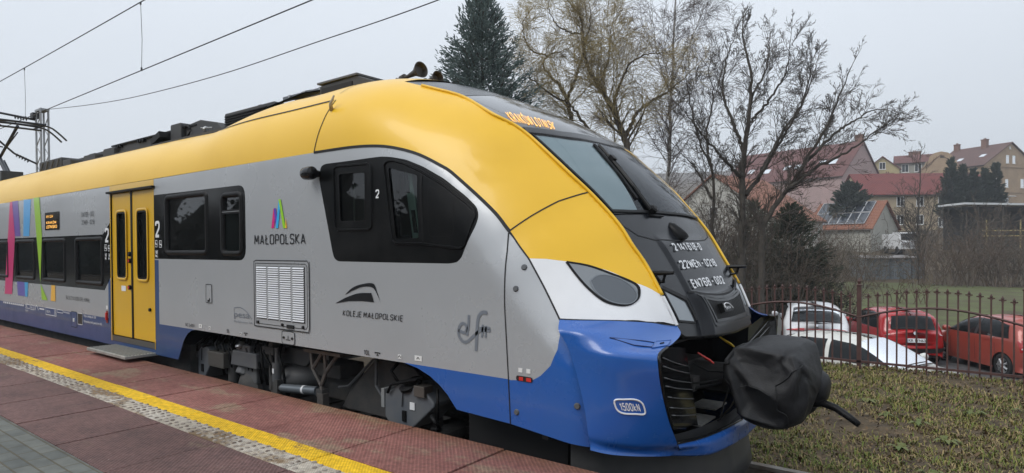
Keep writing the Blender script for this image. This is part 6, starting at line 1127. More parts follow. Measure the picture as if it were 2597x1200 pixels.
# rosettes of green weeds
for i in range(26):
    cx, cy = rng.uniform(-4.5, 2.5), rng.uniform(6.3, 11); mb = MB()
    for k in range(rng.integers(9, 16)):
        a = rng.uniform(0, 6.28); l = rng.uniform(.06, .15); d = np.array([math.cos(a), math.sin(a), 0]); p = np.array([-d[1], d[0], 0])*l*.2; b = np.array([cx, cy, float(tz(np.array(cx), np.array(cy)))]); up = np.array([0, 0, 1])
        mb.add([b, b+d*l*.5+p+up*l*.45, b+d*l+up*l*.25, b+d*l*.5-p+up*l*.45], [(0, 1, 2, 3)])
    tag(obj('weed', mb, mat('weed_green', (.075, .11, .02), .6, col2=(.13, .13, .035), nscale=6), label=None), 'small green weed rosette in the dry grass of the bank', 'weed', 'weeds in the grass bank')
# ================================================================== OVERHEAD LINE
WIRE = mat('wire_dark', (.03, .032, .036), .5, metal=.3); MASTM = mat('mast_galvanised', (.30, .32, .34), .5, metal=.3, col2=(.22, .23, .24), nscale=6)
mx_, my_ = -23.75, 6.6
mt = thing('catenary_mast', 'grey lattice catenary mast with its arm beyond the rear of the train', 'mast', (mx_, my_, -.8)); mb = MB()
zs = np.arange(-.8, 5.75, .3)
for sx in (-1, 1):
    for sy in (-1, 1): mb.box((mx_+.22*sx, my_+.10*sy, 2.48), (.11, .03, 6.56))
obj('leg', mb, MASTM, mt); mb = MB()
for sy in (-1, 1):
    for i, z in enumerate(zs[:-1]): a = 1 if i % 2 else -1; mb.tube([(mx_+.2*a, my_+.1*sy, z), (mx_-.2*a, my_+.1*sy, z+.3)], .014, 4)
mb.box((mx_, my_, 5.72), (.56, .24, .06)); obj('lattice', mb, MASTM, mt); mb = MB()
mb.tube([(mx_-.3, my_-.1, 5.45), (mx_-.1, 4.9, 5.55), (mx_, 4.2, 5.6)], .035, 7); mb.tube([(mx_-.2, my_-.1, 4.05), (mx_-.1, 5.9, 4.3), (mx_, 4.75, 5.35)], .03, 7); mb.tube([(mx_, 5.6, 4.45), (mx_, 4.3, 4.62)], .022, 6)
for k in range(5): mb.lathe((mx_-.3, my_-.35-.07*k, 5.45+.004*k), (0, 1, 0), [(0, .03), (.02, .075), (.04, .03)], 10); mb.lathe((mx_-.18, my_-.35-.07*k, 4.13+.035*k), (0, 1, -.4), [(0, .03), (.02, .07), (.04, .03)], 10)
mb.box((mx_-.3, my_-.1, 5.58), (.25, .2, .16)); obj('cantilever', mb, WIRE, mt)
cw = tag(obj('contact_wire', MB().tube([(x, YC, 4.47+.0*(x+10)) for x in (-60, -20, 14)], .0085, 6), WIRE), 'straight dark contact wire that the pantograph touches', 'wire')
xm = np.linspace(-48, 14, 40); zm = 5.66+.09*((xm+13)/12)**2*.6
mw = tag(obj('catenary_wire', MB().tube(np.stack([xm, np.full(40, YC), zm], 1), .0095, 6), WIRE), 'upper catenary wire carrying the droppers above the contact wire', 'wire')
for x in (-18.3, -11.84, -5.6, 1, -25): obj('dropper', MB().tube([(x, YC, 4.475), (x+.04, YC, 5.0), (x, YC, 5.66+.05*((x+13)/12)**2)], .0045, 5).box((x, YC, 4.49), (.03, .02, .06)).box((x, YC, 5.64), (.03, .02, .05)), WIRE, mw)
fx = np.array([-23.75, -22.7, -19.6, -16.7, -12.7, -9.4, -6.4, 0, 14]); fz = np.array([5.75, 5.63, 5.32, 5.10, 4.94, 4.93, 4.94, 5.15, 6.0])
q = smooth_poly(np.stack([fx, fz], 1), 80); tag(obj('feeder_wire', MB().tube(np.stack([q[:, 0], np.full(len(q), 6.6), q[:, 1]], 1), .0085, 6), WIRE), 'sagging feeder wire running from the mast top to the right', 'wire')
# ================================================================== FENCE
FE = mat('fence_brown_red', (.062, .030, .026), .6, col2=(.095, .046, .04), nscale=10)
fy = 11.0; P0 = -1.64; PIT = 2.01
fn = thing('iron_fence', 'brown red iron picket fence with spear tips in front of the parked cars', 'fence', (P0, fy, -.65))
def arch_h(x): s = ((x-P0) % PIT)/PIT; return math.sin(math.pi*s)
pk = MB(); pk.box((0, 0, 0), (.022, .022, 1.26)); pk.lathe((0, 0, .60), (0, 0, 1), [(0, .012), (.01, .022), (.02, .012), (.05, .02), (.085, .002)], 8); pk.box((0, 0, .625), (.085, .016, .018))
pm = None
for k in range(-2, 3):
    x = P0+PIT*k; zb = -.8; c = MB(); c.box((x, fy, -.05), (.06, .06, 1.5)); c.lathe((x, fy, .69), (0, 0, 1), [(0, .035), (.02, .045), (.04, .02), (.08, .03), (.12, .004)], 10)
    obj('post', c, FE, fn)
    for i in range(1, 16):
        xx = x+PIT*i/16
        if not -7 < xx < 3.4: continue
        z0 = .0-.66+.60+.13*arch_h(xx)-.02
        if pm is None: po = obj('picket', pk, FE); pm = po.data; po.parent = fn
        else: po = bpy.data.objects.new('picket', pm); COL.objects.link(po); po.parent = fn
        po.location = (xx-P0, 0, z0+.65-.04)
    if k < 2:
        u = np.linspace(0, PIT, 25); obj('rail', MB().tube([(x+a, fy-.02, .21+.19*math.sin(math.pi*a/PIT)) for a in u], .016, 4), FE, fn); obj('rail', MB().box((x+PIT/2, fy-.02, -.48), (PIT, .02, .035)), FE, fn)
# ================================================================== CARS
CGL = glass('car_glass', (.6, .65, .65), .04, ior=1.3); TYRE = mat('tyre', (.015, .015, .016), .8); RIM = mat('alloy', (.45, .46, .47), .35, metal=.7); CTRIM = mat('car_trim', (.02, .02, .022), .5)
TAIL = mat('tail_lamp', (.35, .012, .015), .15, coat=.6); PLW = mat('plate_white', (.72, .73, .74), .4); PLB = mat('plate_blue', (.02, .07, .35), .4); PLT = mat('plate_black', (.02, .02, .02), .5); CHROME = mat('chrome', (.6, .61, .62), .2, metal=1)
class Car:
    """x forward, z up, local; the silhouette is an upper outline from the rear bumper to the front bumper"""
    def __init__(s, name, label, loc, rz, up, w, paint, belt, roofw, plate=None, trim_low=None):
        s.o = thing(name, label, 'car', loc, rz, local=True); s.w = w/2; s.belt = belt; s.roofw = roofw
        s.U = smooth_poly(up, 220); s.up = up; s.zr = s.U[:, 1].max(); s.paint = paint
        x0, x1 = s.U[0, 0], s.U[-1, 0]; s.x0, s.x1 = x0, x1
    def wfun(s, x, z):
        L = s.x1-s.x0; c = (s.x0+s.x1)/2; e = np.abs(x-c)/(L/2)
        pl = 1-.10*np.clip((e-.45)/.55, 0, 1)**2; tb = np.where(z > s.belt, 1-(1-s.roofw)*np.clip((z-s.belt)/(s.zr-s.belt), 0, 1.1)**1.2, 1-.03*np.clip((s.belt-z)/.5, 0, 1)**2*0)
        return s.w*pl*tb*(1-.02*np.clip((.35-z)/.2, 0, 1))
    RR = .30; NN = 3.4
    def dist(s, x, z):
        q = np.stack([x, z], 1); a, b = s.U[:-1], s.U[1:]; ab = b-a; t = np.clip(((q[:, None]-a)*ab).sum(2)/((ab**2).sum(1)+1e-12), 0, 1); return np.sqrt((((a+t[..., None]*ab)-q[:, None])**2).sum(2).min(1))
    def half(s, x, z):
        d = s.dist(x, z); t = np.clip(d/s.RR, 0, 1); return s.wfun(x, z)*(1-(1-t)**s.NN)**(1/s.NN)
    def side(s, name, poly, m, parent=None, off=0., step=.06, holes=()):
        v, f = triangulate(poly, holes, step); y = s.half(v[:, 0], v[:, 1]); e = .01
        wx = (s.half(v[:, 0]+e, v[:, 1])-s.half(v[:, 0]-e, v[:, 1]))/(2*e); wz = (s.half(v[:, 0], v[:, 1]+e)-s.half(v[:, 0], v[:, 1]-e))/(2*e)
        N = np.stack([-np.clip(wx, -9, 9), np.ones(len(v)), -np.clip(wz, -9, 9)], 1); N /= np.linalg.norm(N, axis=1, keepdims=True)
        out = []
        for sg in (1, -1):
            P = (np.stack([v[:, 0], y, v[:, 1]], 1)+N*off)*[1, sg, 1]; out.append(obj(name, MB().add(P, f if sg < 0 else [t[::-1] for t in f]), m, parent or s.o, normals=N*[1, sg, 1]))
        return out
    def body(s, wheels, r, zb=.2):
        pts = [tuple(q) for q in s.U[::3]]+[tuple(s.U[-1])]; lo = [(s.x1-.03, zb)]
        for wx in sorted(wheels, reverse=True): lo += [(wx+r*1.15*math.cos(a), max(zb, .0+r+r*1.15*math.sin(a))) for a in np.linspace(-.35, math.pi+.35, 16)]
        lo += [(s.x0+.03, zb)]
        s.side('body', pts+lo, s.paint, step=.07)
        u = obj('underbody', MB().box(((s.x0+s.x1)/2, 0, .33), (s.x1-s.x0-.5, s.w*1.75, .26)), CTRIM, s.o)
        for wx in wheels:
            for sg in (1, -1):
                y = s.w*.985*sg; a = (0, sg, 0)
                wo = obj('wheel', MB().lathe((wx, y-.19*sg, r), a, [(0, r*.8), (.02, r), (.17, r), (.19, r*.92), (.185, r*.68), (.15, r*.66)], 28), TYRE, s.o, angle=40); mb = MB().lathe((wx, y-.045*sg, r), a, [(0, r*.67), (.02, r*.66), (.02, r*.58), (.0, r*.56)], 24)
                for k in range(7):
                    q = 2*math.pi*k/7; mb.tube([(wx+r*.1*math.cos(q), y-.012*sg, r+r*.1*math.sin(q)), (wx+r*.62*math.cos(q), y-.024*sg, r+r*.62*math.sin(q))], [.035, .03], 5)
                mb.lathe((wx, y-.03*sg, r), a, [(0, r*.15), (.022, r*.13)], 12); obj('rim', mb, RIM, wo, angle=40)
    def sec(s, q, v, off=0.):
        """skin point at outline position q (0..1 of the listed control points index) and lateral v"""
        i = np.clip(q, 0, 1)*(len(s.U)-1); P = np.array([np.interp(i, range(len(s.U)), s.U[:, k]) for k in (0, 1)]).T
        j = np.clip(i.astype(int), 1, len(s.U)-2); T = s.U[j+1]-s.U[j-1]; T /= np.linalg.norm(T, axis=1, keepdims=True); n = np.stack([T[:, 1], -T[:, 0]], 1)
        av = np.clip(np.abs(v), 0, .985); t = 1-(1-av**s.NN)**(1/s.NN); Q = P+n*(s.RR*t)[:, None]; w = s.wfun(Q[:, 0], Q[:, 1])
        Q = Q-n*off; return np.stack([Q[:, 0], np.sign(v)*av*w*(1+off/s.w*.5), Q[:, 1]], 1)
    def at(s, x, z):
        return float(((s.U-np.array([x, z]))**2).sum(1).argmin())/(len(s.U)-1)
    def skin(s, name, q0, q1, v0, v1, m, parent=None, off=.012, nu=14, nv=28):
        a, b = np.meshgrid(np.linspace(q0, q1, nu), np.linspace(v0, v1, nv), indexing='ij'); P = s.sec(a.ravel(), b.ravel(), off).reshape(nu, nv, 3); mb = MB().grid(P); return obj(name, mb, m, parent or s.o, smooth=True)
    def mirror(s, x, z, m):
        for sg in (1, -1):
            y = float(s.half(np.array([x]), np.array([z]))[0]); obj('door_mirror', MB().lathe((x+.04, sg*(y+.02), z), (0, sg, 0), [(0, .03), (.03, .05), (.06, .075), (.18, .08), (.21, .05)], 12), m, s.o, angle=50)
    def plate(s, q, txt, wid=.52):
        a = s.sec(np.array([q, q+.012]), np.array([0., 0.]), .012); c = a[0]; up = a[1]-a[0]; up /= np.linalg.norm(up); E = lambda u, v, o=0: c+np.array([0, 1, 0])*(-u)+up*v+np.array([-o if s.rear(q) else o, 0, 0])
        sg = 1 if s.rear(q) else -1; E = lambda u, v, o=0: c+np.array([0, -sg*u, 0])+up*v+np.array([-sg*o, 0, 0])
        p = obj('number_plate', MB().add([E(-wid/2, -.056, .002), E(wid/2, -.056, .002), E(wid/2, .056, .002), E(-wid/2, .056, .002)], [(0, 1, 2, 3)]), PLW, s.o); obj('plate_band', MB().add([E(-wid/2, -.056, .005), E(-wid/2+.045, -.056, .005), E(-wid/2+.045, .056, .005), E(-wid/2, .056, .005)], [(0, 1, 2, 3)]), PLB, p)
        t, f = text_mesh(txt, bold=.015); obj('plate_lettering', MB().add([E(-wid/2+.065+a*(wid-.09), -.038+b*.076, .006) for a, b in t], f), PLT, p)
    def rear(s, q): return q < .5
GZ_ = -2.1
# white suv, seen from behind
CW = mat('car_white', (.74, .75, .76), .25, coat=.5, col2=(.68, .69, .70), nscale=2); CW2 = mat('car_white_warm', (.66, .66, .62), .28, coat=.5, col2=(.58, .58, .54), nscale=2)
def heading(deg): return R(90+deg)
c = Car('parked_car', 'white hatch suv seen from behind with a slim light strip between tail lamps', (-4.75, 22.3, GZ_), heading(17), [(-2.2, .35), (-2.27, .55), (-2.25, .85), (-2.2, .98), (-1.98, 1.12), (-1.62, 1.46), (-1.2, 1.58), (-.4, 1.62), (.3, 1.56), (.75, 1.38), (1.25, 1.05), (1.6, .98), (2.05, .86), (2.2, .65), (2.2, .4)], 1.88, CW, 1.0, .74)
c.body((-1.4, 1.4), .36)
c.side('side_window', [(-1.55, 1.06), (1.0, 1.06), (.45, 1.40), (-.2, 1.50), (-1.0, 1.48), (-1.5, 1.28)], CGL, off=.006)
qa, qb = c.at(-1.98, 1.12), c.at(-1.62, 1.46); c.skin('rear_window', qa+.008, qb+.02, -.80, .80, CGL); c.skin('windscreen', c.at(.4, 1.53), c.at(1.2, 1.08), -.85, .85, CGL)
q = c.at(-2.23, .93); tl = c.skin('tail_lamp', q-.012, q+.012, -.97, -.42, TAIL, off=.008); c.skin('tail_lamp', q-.012, q+.012, .42, .97, TAIL, off=.008); c.skin('lamp_strip', q-.001, q+.005, -.5, .5, mat('lamp_strip', (.30, .03, .03), .3), off=.009)
q = c.at(-2.2, .4); c.skin('bumper_trim', q, q+.03, -.95, .95, CTRIM, off=.008); c.plate(c.at(-2.27, .68), 'KK 4998K'); c.mirror(.75, 1.08, CW)
c.skin('roof_spoiler', c.at(-1.62, 1.46), c.at(-1.45, 1.53), -.8, .8, CTRIM, off=.012)
obj('badge', MB().lathe(tuple(c.sec(np.array([c.at(-2.12, 1.03)]), np.array([0.]), .008)[0]), (-1, 0, .3), [(0, .04), (.008, .035)], 14), CHROME, c.o)
# red hatchback
CR = mat('car_red', (.42, .018, .020), .25, coat=.5, col2=(.36, .016, .018), nscale=2)
c = Car('parked_car', 'bright red hatchback with upright tail lamps and dark rear bumper behind the fence', (-2.55, 22.65, GZ_), heading(26), [(-1.9, .35), (-1.96, .55), (-1.94, .78), (-1.9, .92), (-1.78, 1.0), (-1.62, 1.38), (-1.35, 1.50), (-.6, 1.54), (.1, 1.50), (.5, 1.38), (1.05, 1.0), (1.4, .94), (1.8, .82), (1.92, .6), (1.92, .35)], 1.70, CR, .95, .78)
c.body((-1.2, 1.25), .31)
c.side('side_window', [(-1.38, 1.0), (.95, .98), (.45, 1.30), (0, 1.41), (-.7, 1.43), (-1.25, 1.38)], CGL, off=.006)
c.side('door_pillar', [(-.35, .99), (-.25, .99), (-.28, 1.43), (-.36, 1.43)], CTRIM, off=.009)
qa, qb = c.at(-1.78, 1.0), c.at(-1.62, 1.38); c.skin('rear_window', qa+.006, qb+.003, -.74, .74, CGL); c.skin('windscreen', c.at(.3, 1.45), c.at(1.0, 1.03), -.85, .85, CGL)
q0, q1 = c.at(-1.92, .86), c.at(-1.64, 1.36)
for s in (-1, 1): tl = c.skin('tail_lamp', q0, q1, .80*s, .965*s, TAIL, off=.008); c.skin('lamp_lens', q0+.012, q0+.035, .83*s, .93*s, mat('lamp_clear', (.55, .5, .5), .15), tl, off=.011)
q = c.at(-1.9, .36); c.skin('bumper_trim', q, c.at(-1.96, .50), -.97, .97, CTRIM, off=.012); c.plate(c.at(-1.95, .72), 'KR 1YN63'); c.mirror(.65, 1.02, CR)
obj('wiper', MB().tube(c.sec(np.array([qa+.012]*4), np.array([.0, .15, .3, .45]), .012), .01, 4), CTRIM, c.o); obj('badge', MB().lathe(tuple(c.sec(np.array([c.at(-1.90, .92)]), np.array([0.]), .008)[0]), (-1, 0, .2), [(0, .05), (.008, .045)], 14), CHROME, c.o)
# orange red compact
CO = mat('car_orange_red', (.36, .075, .052), .28, coat=.5, metal=.15, col2=(.31, .062, .045), nscale=2)
c = Car('parked_car', 'orange red compact car seen from its side behind the fence at the right edge', (.19, 21.96, GZ_), heading(35), [(-1.85, .35), (-1.9, .55), (-1.88, .8), (-1.8, 1.0), (-1.62, 1.35), (-1.3, 1.50), (-.5, 1.54), (.1, 1.48), (.5, 1.34), (1.15, .98), (1.5, .90), (1.82, .74), (1.93, .55), (1.9, .35)], 1.69, CO, .95, .76)
c.body((-1.22, 1.22), .30)
c.side('side_window', [(-1.42, 1.02), (1.0, .97), (.4, 1.32), (-.1, 1.42), (-.8, 1.43), (-1.3, 1.34)], CGL, off=.006); c.side('door_pillar', [(-.3, 1.0), (-.2, 1.0), (-.26, 1.43), (-.34, 1.43)], CTRIM, off=.009)
for x in (-1.0, -.25, .75): c.side('door_seam', [(x, .3), (x+.012, .3), (x+.05, 1.0), (x+.038, 1.0)], CTRIM, off=.004, step=.3)
c.side('door_handle', [(-.78, .90), (-.6, .90), (-.6, .935), (-.78, .935)], CO, off=.02); c.side('door_handle', [(.02, .88), (.2, .88), (.2, .915), (.02, .915)], CO, off=.02)
qa, qb = c.at(-1.8, 1.0), c.at(-1.62, 1.35); c.skin('rear_window', qa+.006, qb+.005, -.78, .78, CGL); c.skin('windscreen', c.at(.2, 1.45), c.at(1.1, 1.01), -.85, .85, CGL)
q0 = c.at(-1.89, .72)
for s in (-1, 1): tl = c.skin('tail_lamp', q0, qa+.01, .72*s, .975*s, TAIL, off=.008); c.skin('lamp_lens', q0+.02, q0+.032, .75*s, .95*s, mat('lamp_clear', (.55, .5, .5), .15), tl, off=.011)
c.plate(c.at(-1.89, .62), 'KR 5TJ40'); c.mirror(.8, 1.02, CO)
# white saloon nearest the fence
c = Car('parked_car', 'white hatchback nearest the fence with its windscreen and bonnet pointing right', (-2.35, 15.9, GZ_-.05), R(-21), [(-2.0, .35), (-2.06, .55), (-2.03, .85), (-1.95, .98), (-1.6, 1.28), (-1.1, 1.44), (-.3, 1.48), (.25, 1.42), (.7, 1.24), (1.25, .96), (1.6, .90), (1.98, .74), (2.1, .55), (2.05, .35)], 1.76, CW2, .93, .74)
c.body((-1.3, 1.3), .31)
c.side('side_window', [(-1.5, 1.0), (-.32, .98), (-.36, 1.38), (-1.0, 1.36), (-1.4, 1.22)], CGL, off=.006); c.side('side_window', [(-.22, .98), (1.08, .95), (.55, 1.24), (.2, 1.34), (-.26, 1.38)], CGL, off=.006)
c.skin('windscreen', c.at(.30, 1.41), c.at(1.22, .975), -.88, .88, CGL, nu=12); c.skin('rear_window', c.at(-1.9, 1.02), c.at(-1.55, 1.3), -.8, .8, CGL); c.mirror(.82, 1.0, CW2)
q = c.at(1.2, .98); obj('wiper', MB().tube(c.sec(np.array([q-.004]*5), np.linspace(-.5, .5, 5), .015), .012, 4), CTRIM, c.o)
for x in (-.28, .95): c.side('door_seam', [(x, .3), (x+.012, .3), (x+.03, .95), (x+.018, .95)], CTRIM, off=.004, step=.3)
for s in (-1, 1): c.skin('headlamp', c.at(1.98, .74)-.01, c.at(2.08, .62), .55*s, .93*s, mat('lamp_clear2', (.5, .52, .53), .1), off=.006)
c.side('door_handle', [(-.6, .84), (-.42, .84), (-.42, .875), (-.6, .875)], CW2, off=.02); c.side('door_handle', [(.3, .82), (.48, .82), (.48, .855), (.3, .855)], CW2, off=.02)
# ================================================================== HOUSES
def wallm(n, c, c2): return mat(n, c, .9, col2=c2, nscale=.6, ndetail=8)
def tilem(n, c, c2, sc=1.0):
    if n in MATS: return MATS[n]
    m = mat(n, c, .8, col2=c2, nscale=.7, ndetail=9, nlo=.35, nhi=.7); t = m.node_tree; b = t.nodes['Principled BSDF']; N = t.nodes.new; L = t.links.new
    co = N('ShaderNodeTexCoord'); w = N('ShaderNodeTexWave'); w.wave_type = 'BANDS'; w.bands_direction = 'Z'; w.inputs['Scale'].default_value = 1.6*sc; L(co.outputs['Object'], w.inputs['Vector'])
    w2 = N('ShaderNodeTexWave'); w2.bands_direction = 'X'; w2.inputs['Scale'].default_value = 1.3*sc; L(co.outputs['Object'], w2.inputs['Vector'])
    ad = N('ShaderNodeMath'); ad.operation = 'ADD'; L(w.outputs[1], ad.inputs[0]); L(w2.outputs[1], ad.inputs[1]); bp = N('ShaderNodeBump'); bp.inputs['Strength'].default_value = .8; bp.inputs['Distance'].default_value = .08; L(ad.outputs[0], bp.inputs['Height']); L(bp.outputs[0], b.inputs['Normal']); return m
WIN = glass('house_glass', (.5, .55, .6), .05); WINF = mat('window_white', (.70, .70, .68), .5); BRICK = mat('chimney_brick', (.16, .085, .06), .9, col2=(.22, .13, .10), nscale=4); DKW = mat('dark_wood', (.06, .05, .04), .8)
class House:
    """local: x along the ridge, y across; the gable faces -x and +x"""
    def __init__(s, label, loc, rz, L, Wd, eave, ridge, wall, roof, over=.35, cat='house', name='house'):
        s.o = thing(name, label, cat, loc, rz, local=True); s.L, s.W, s.e, s.r = L, Wd, eave, ridge
        l, w = L/2, Wd/2; mb = MB().prism([(-w, -4), (w, -4), (w, eave), (0, ridge), (-w, eave)], lambda a, b: (-l, a, b), lambda a, b: (l, a, b)); s.wall = obj('wall', mb, wall, s.o)
        k = (ridge-eave)/w; o = over; th = .16
        for sg in (-1, 1):
            a = [(sg*(w+o), eave-k*o+.03), (0, ridge+.03)]; mb = MB().prism([a[0], a[1], (a[1][0], a[1][1]+th), (a[0][0], a[0][1]+th)][::sg], lambda p, q: (-l-o, p, q), lambda p, q: (l+o, p, q)); s.roof = obj('roof', mb, roof, s.o)
        obj('gutter', MB().tube([(-l-o, -(w+o), eave-k*o), (l+o, -(w+o), eave-k*o)], .08, 6), DKW, s.o)
    def win(s, face, a, z, w=1.0, h=1.4, cross=True, glass_=None):
        l, wd = s.L/2, s.W/2
        E = {'f': lambda u, v, o: (a+u, -wd-o, z+v), 'b': lambda u, v, o: (a-u, wd+o, z+v), 'r': lambda u, v, o: (l+o, a+u, z+v), 'l': lambda u, v, o: (-l-o, a-u, z+v)}[face]
        def bar(mb, u0, u1, v0, v1, o0, o1): mb.add([E(u, v, o) for o in (o0, o1) for v in (v0, v1) for u in (u0, u1)], [(0, 1, 3, 2), (4, 6, 7, 5), (0, 4, 5, 1), (1, 5, 7, 3), (3, 7, 6, 2), (2, 6, 4, 0)])
        mb = MB(); t = .09; bar(mb, -w/2, w/2, 0, t, -.05, .05); bar(mb, -w/2, w/2, h-t, h, -.05, .05); bar(mb, -w/2, -w/2+t, t, h-t, -.05, .05); bar(mb, w/2-t, w/2, t, h-t, -.05, .05)
        if cross: bar(mb, -.035, .035, t, h-t, -.05, .04)
        bar(mb, -w/2-.1, w/2+.1, -.08, 0, -.05, .14); f = obj('window', mb, WINF, s.o); mb = MB(); bar(mb, -w/2+t, w/2-t, t, h-t, .0, .012); obj('pane', mb, glass_ or WIN, f)
    def rp(s, x, t, sg=-1, up=0):  # point on the roof: t from eave 0 to ridge 1
        w = s.W/2; k = (s.r-s.e)/w; n = np.array([0, sg*k, 1])/math.hypot(k, 1); return np.array([x, sg*w*(1-t), s.e+(s.r-s.e)*t+.03+.17])+n*up
    def skylight(s, x, t, w=.8, h=.10, m=None, sg=-1):
        mb = MB(); mb.add([s.rp(x-w/2, t, sg, .06), s.rp(x+w/2, t, sg, .06), s.rp(x+w/2, t+h, sg, .06), s.rp(x-w/2, t+h, sg, .06), s.rp(x-w/2, t, sg, -.1), s.rp(x+w/2, t, sg, -.1), s.rp(x+w/2, t+h, sg, -.1), s.rp(x-w/2, t+h, sg, -.1)], [(0, 1, 2, 3), (0, 4, 5, 1), (1, 5, 6, 2), (2, 6, 7, 3), (3, 7, 4, 0)]); return obj('roof_window', mb, m or mat('skylight', (.62, .66, .70), .12), s.o)
    def chimney(s, x, y, h, w=.8, d=.6):
        z = s.r-abs(y)/(s.W/2)*(s.r-s.e); obj('chimney', MB().box((x, y, z+h/2-.4), (w, d, h+.8)).box((x, y, z+h), (w+.16, d+.16, .14)).cyl((x-.15, y, z+h), (x-.15, y, z+h+.35), .1, n=8).cyl((x+.15, y, z+h), (x+.15, y, z+h+.35), .1, n=8), BRICK, s.o)
OR_T, RED_T, PINK_T, BRN_T = tilem('tiles_orange', (.27, .11, .06), (.22, .09, .055)), tilem('tiles_red', (.20, .048, .040), (.15, .040, .035)), tilem('tiles_old_red', (.16, .060, .050), (.12, .05, .045)), tilem('tiles_brown', (.14, .075, .062), (.115, .065, .055))
CREAM, PINKW, TANW, YELW, WHW = wallm('render_cream', (.44, .36, .24), (.36, .29, .20)), wallm('render_pink', (.40, .28, .265), (.34, .25, .23)), wallm('render_tan', (.40, .29, .185), (.32, .23, .15)), wallm('render_yellow', (.46, .39, .21), (.38, .32, .18)), wallm('render_white', (.45, .44, .40), (.36, .35, .32))
A35 = R(35)
h = House('long house with a bright red tiled roof and cream walls', (-9.9, 116.3, 0), A35, 19, 8, 9.1, 12.4, CREAM, RED_T)
for a, z in ((-4.2, 7.2), (-1.3, 7.2), (1.9, 7.2), (5.2, 7.2), (-4.2, 4.4), (-1.3, 4.4), (1.9, 4.0), (5.2, 4.4)): h.win('f', a, z, 1.1, 1.5)
h.chimney(-3.5, .8, .9, 1.6)
h = House('small house with solar panels on its orange roof and a white gable', (-14.33, 90.98, 0), R(-12), 7.5, 9, 3.45, 6.75, wallm('gable_white', (.42, .41, .36), (.34, .33, .29)), OR_T)
h.win('r', -1.6, .2, .8, 1.1, False); h.win('r', 1.4, .2, .8, 1.1, False)
SOL = mat('solar_panel', (.028, .033, .042), .12, spec=.6, col2=(.05, .055, .065), nscale=1); mb = MB(); mg = MB()
for i in range(6):
    for j in range(2):
        x0, x1, t0, t1 = -3.5+1.08*i, -3.5+1.08*i+1.0, .08+.45*j, .08+.45*j+.42
        mb.add([h.rp(x0, t0, -1, .12), h.rp(x1, t0, -1, .12), h.rp(x1, t1, -1, .12), h.rp(x0, t1, -1, .12)], [(0, 1, 2, 3)])
        for p, q in (((x0, t0), (x1, t0)), ((x1, t0), (x1, t1)), ((x1, t1), (x0, t1)), ((x0, t1), (x0, t0))): mg.tube([h.rp(*p, -1, .12), h.rp(*q, -1, .12)], .035, 4)
sp_ = obj('solar_panel', mb, SOL, h.o); obj('panel_frame', mg, mat('alu', (.5, .5, .5), .4, metal=.5), sp_)
h = House('house with a large orange tiled roof behind the bare walnut tree', (-25.0, 79.2, 0), R(78), 12, 15, 4.4, 9.7, WHW, OR_T)
for a, z in ((-3, 1.2), (0, 1.2), (3, 1.2), (0, 4.6)): h.win('l', a, z, 1.1, 1.4)
h = House('pink gabled tenement with an old red roof and roof windows', (-33.1, 145.3, 0), R(-14), 25.5, 18, 14.8, 22.1, PINKW, PINK_T)
for x, t in ((9.5, .35), (7.2, .35), (2.5, .3), (.2, .3), (-4, .25), (-8, .3)): h.skylight(x, t, 1.3, .13)
h.chimney(12.2, 0, 1.4, 1.6); h.chimney(4, 1.5, 1.4, 1.6); h.chimney(-6, 1.5, 1.2, 1.6)
h = House('yellow gabled house with a red roof between the pink and the tan gables', (-19.6, 156.5, 0), R(-75), 9, 6.2, 17.3, 19.9, YELW, RED_T); h.win('r', 0, 17.3, 1.2, 1.5); h.chimney(-1.5, 1, 1.3, 1.3)
h = House('grey rendered house with paired white windows and a broad chimney', (-13.2, 158.5, 0), R(8), 7, 7, 18.6, 20.4, wallm('render_grey', (.30, .29, .25), (.25, .24, .21)), PINK_T); h.win('f', -1.9, 16.6, 1.3, 1.7); h.win('f', .4, 16.6, 1.3, 1.7); h.chimney(0, .6, 1.2, 2.2)
# curved tan gable
h = House('ochre house with a stepped curved gable and one tall window', (-9.6, 159.2, 0), R(-75), 9, 6.6, 16.8, 19.6, TANW, BRN_T); h.win('r', .3, 16.6, 1.4, 1.9); h.chimney(1, -1.5, 1.8, .9)
gp_ = [(-3.4, 14), (3.4, 14), (3.4, 17.2), (2.9, 17.5), (2.6, 18.4), (2.1, 18.7), (1.9, 19.5), (1.2, 20.1), (0, 20.4), (-1.2, 20.1), (-1.9, 19.5), (-2.1, 18.7), (-2.6, 18.4), (-2.9, 17.5), (-3.4, 17.2)]
obj('gable_wall', MB().prism(gp_, lambda a, b: (4.52, a, b), lambda a, b: (4.8, a, b)), TANW, h.o); obj('gable_vent', MB().box((4.81, .2, 19.3), (.06, .7, .5)), DKW, h.o); h.win('r', 0, 0, .1, .1)
h = House('tall tan house with a brown sheet roof and two small gable windows at the right', (-1.83, 169.8, 0), R(-32), 11.4, 17, 17.6, 22.5, TANW, BRN_T)
for a, z, w_, h_ in ((-1.1, 18.2, .9, 1.7), (.9, 18.2, .9, 1.7), (-.3, 21.2, .4, .5), (-1.3, 13.2, .9, 1.7), (3.6, 13.2, 1, 1.9), (-1.3, 8.6, 1.1, 2.4), (-5, 13.2, 1, 1.8)): h.win('r', a, z, w_, h_)
h.skylight(-1.0, .3, 1.0, .12); h.skylight(3.2, .38, 1.0, .12); h.chimney(1.2, -1, 1.9, 1.1, .8); h.chimney(-5, -.5, 1.5, 1.1); mb = MB(); mb.box((5.75, 0, 17.5), (.2, 17.3, .25)); mb.box((5.75, 0, 12.2), (.14, 17.1, .18)); obj('cornice', mb, TANW, h.o); obj('canopy', MB().box((6.3, -1.3, 11.3), (1.3, 2.0, .15)), WINF, h.o)
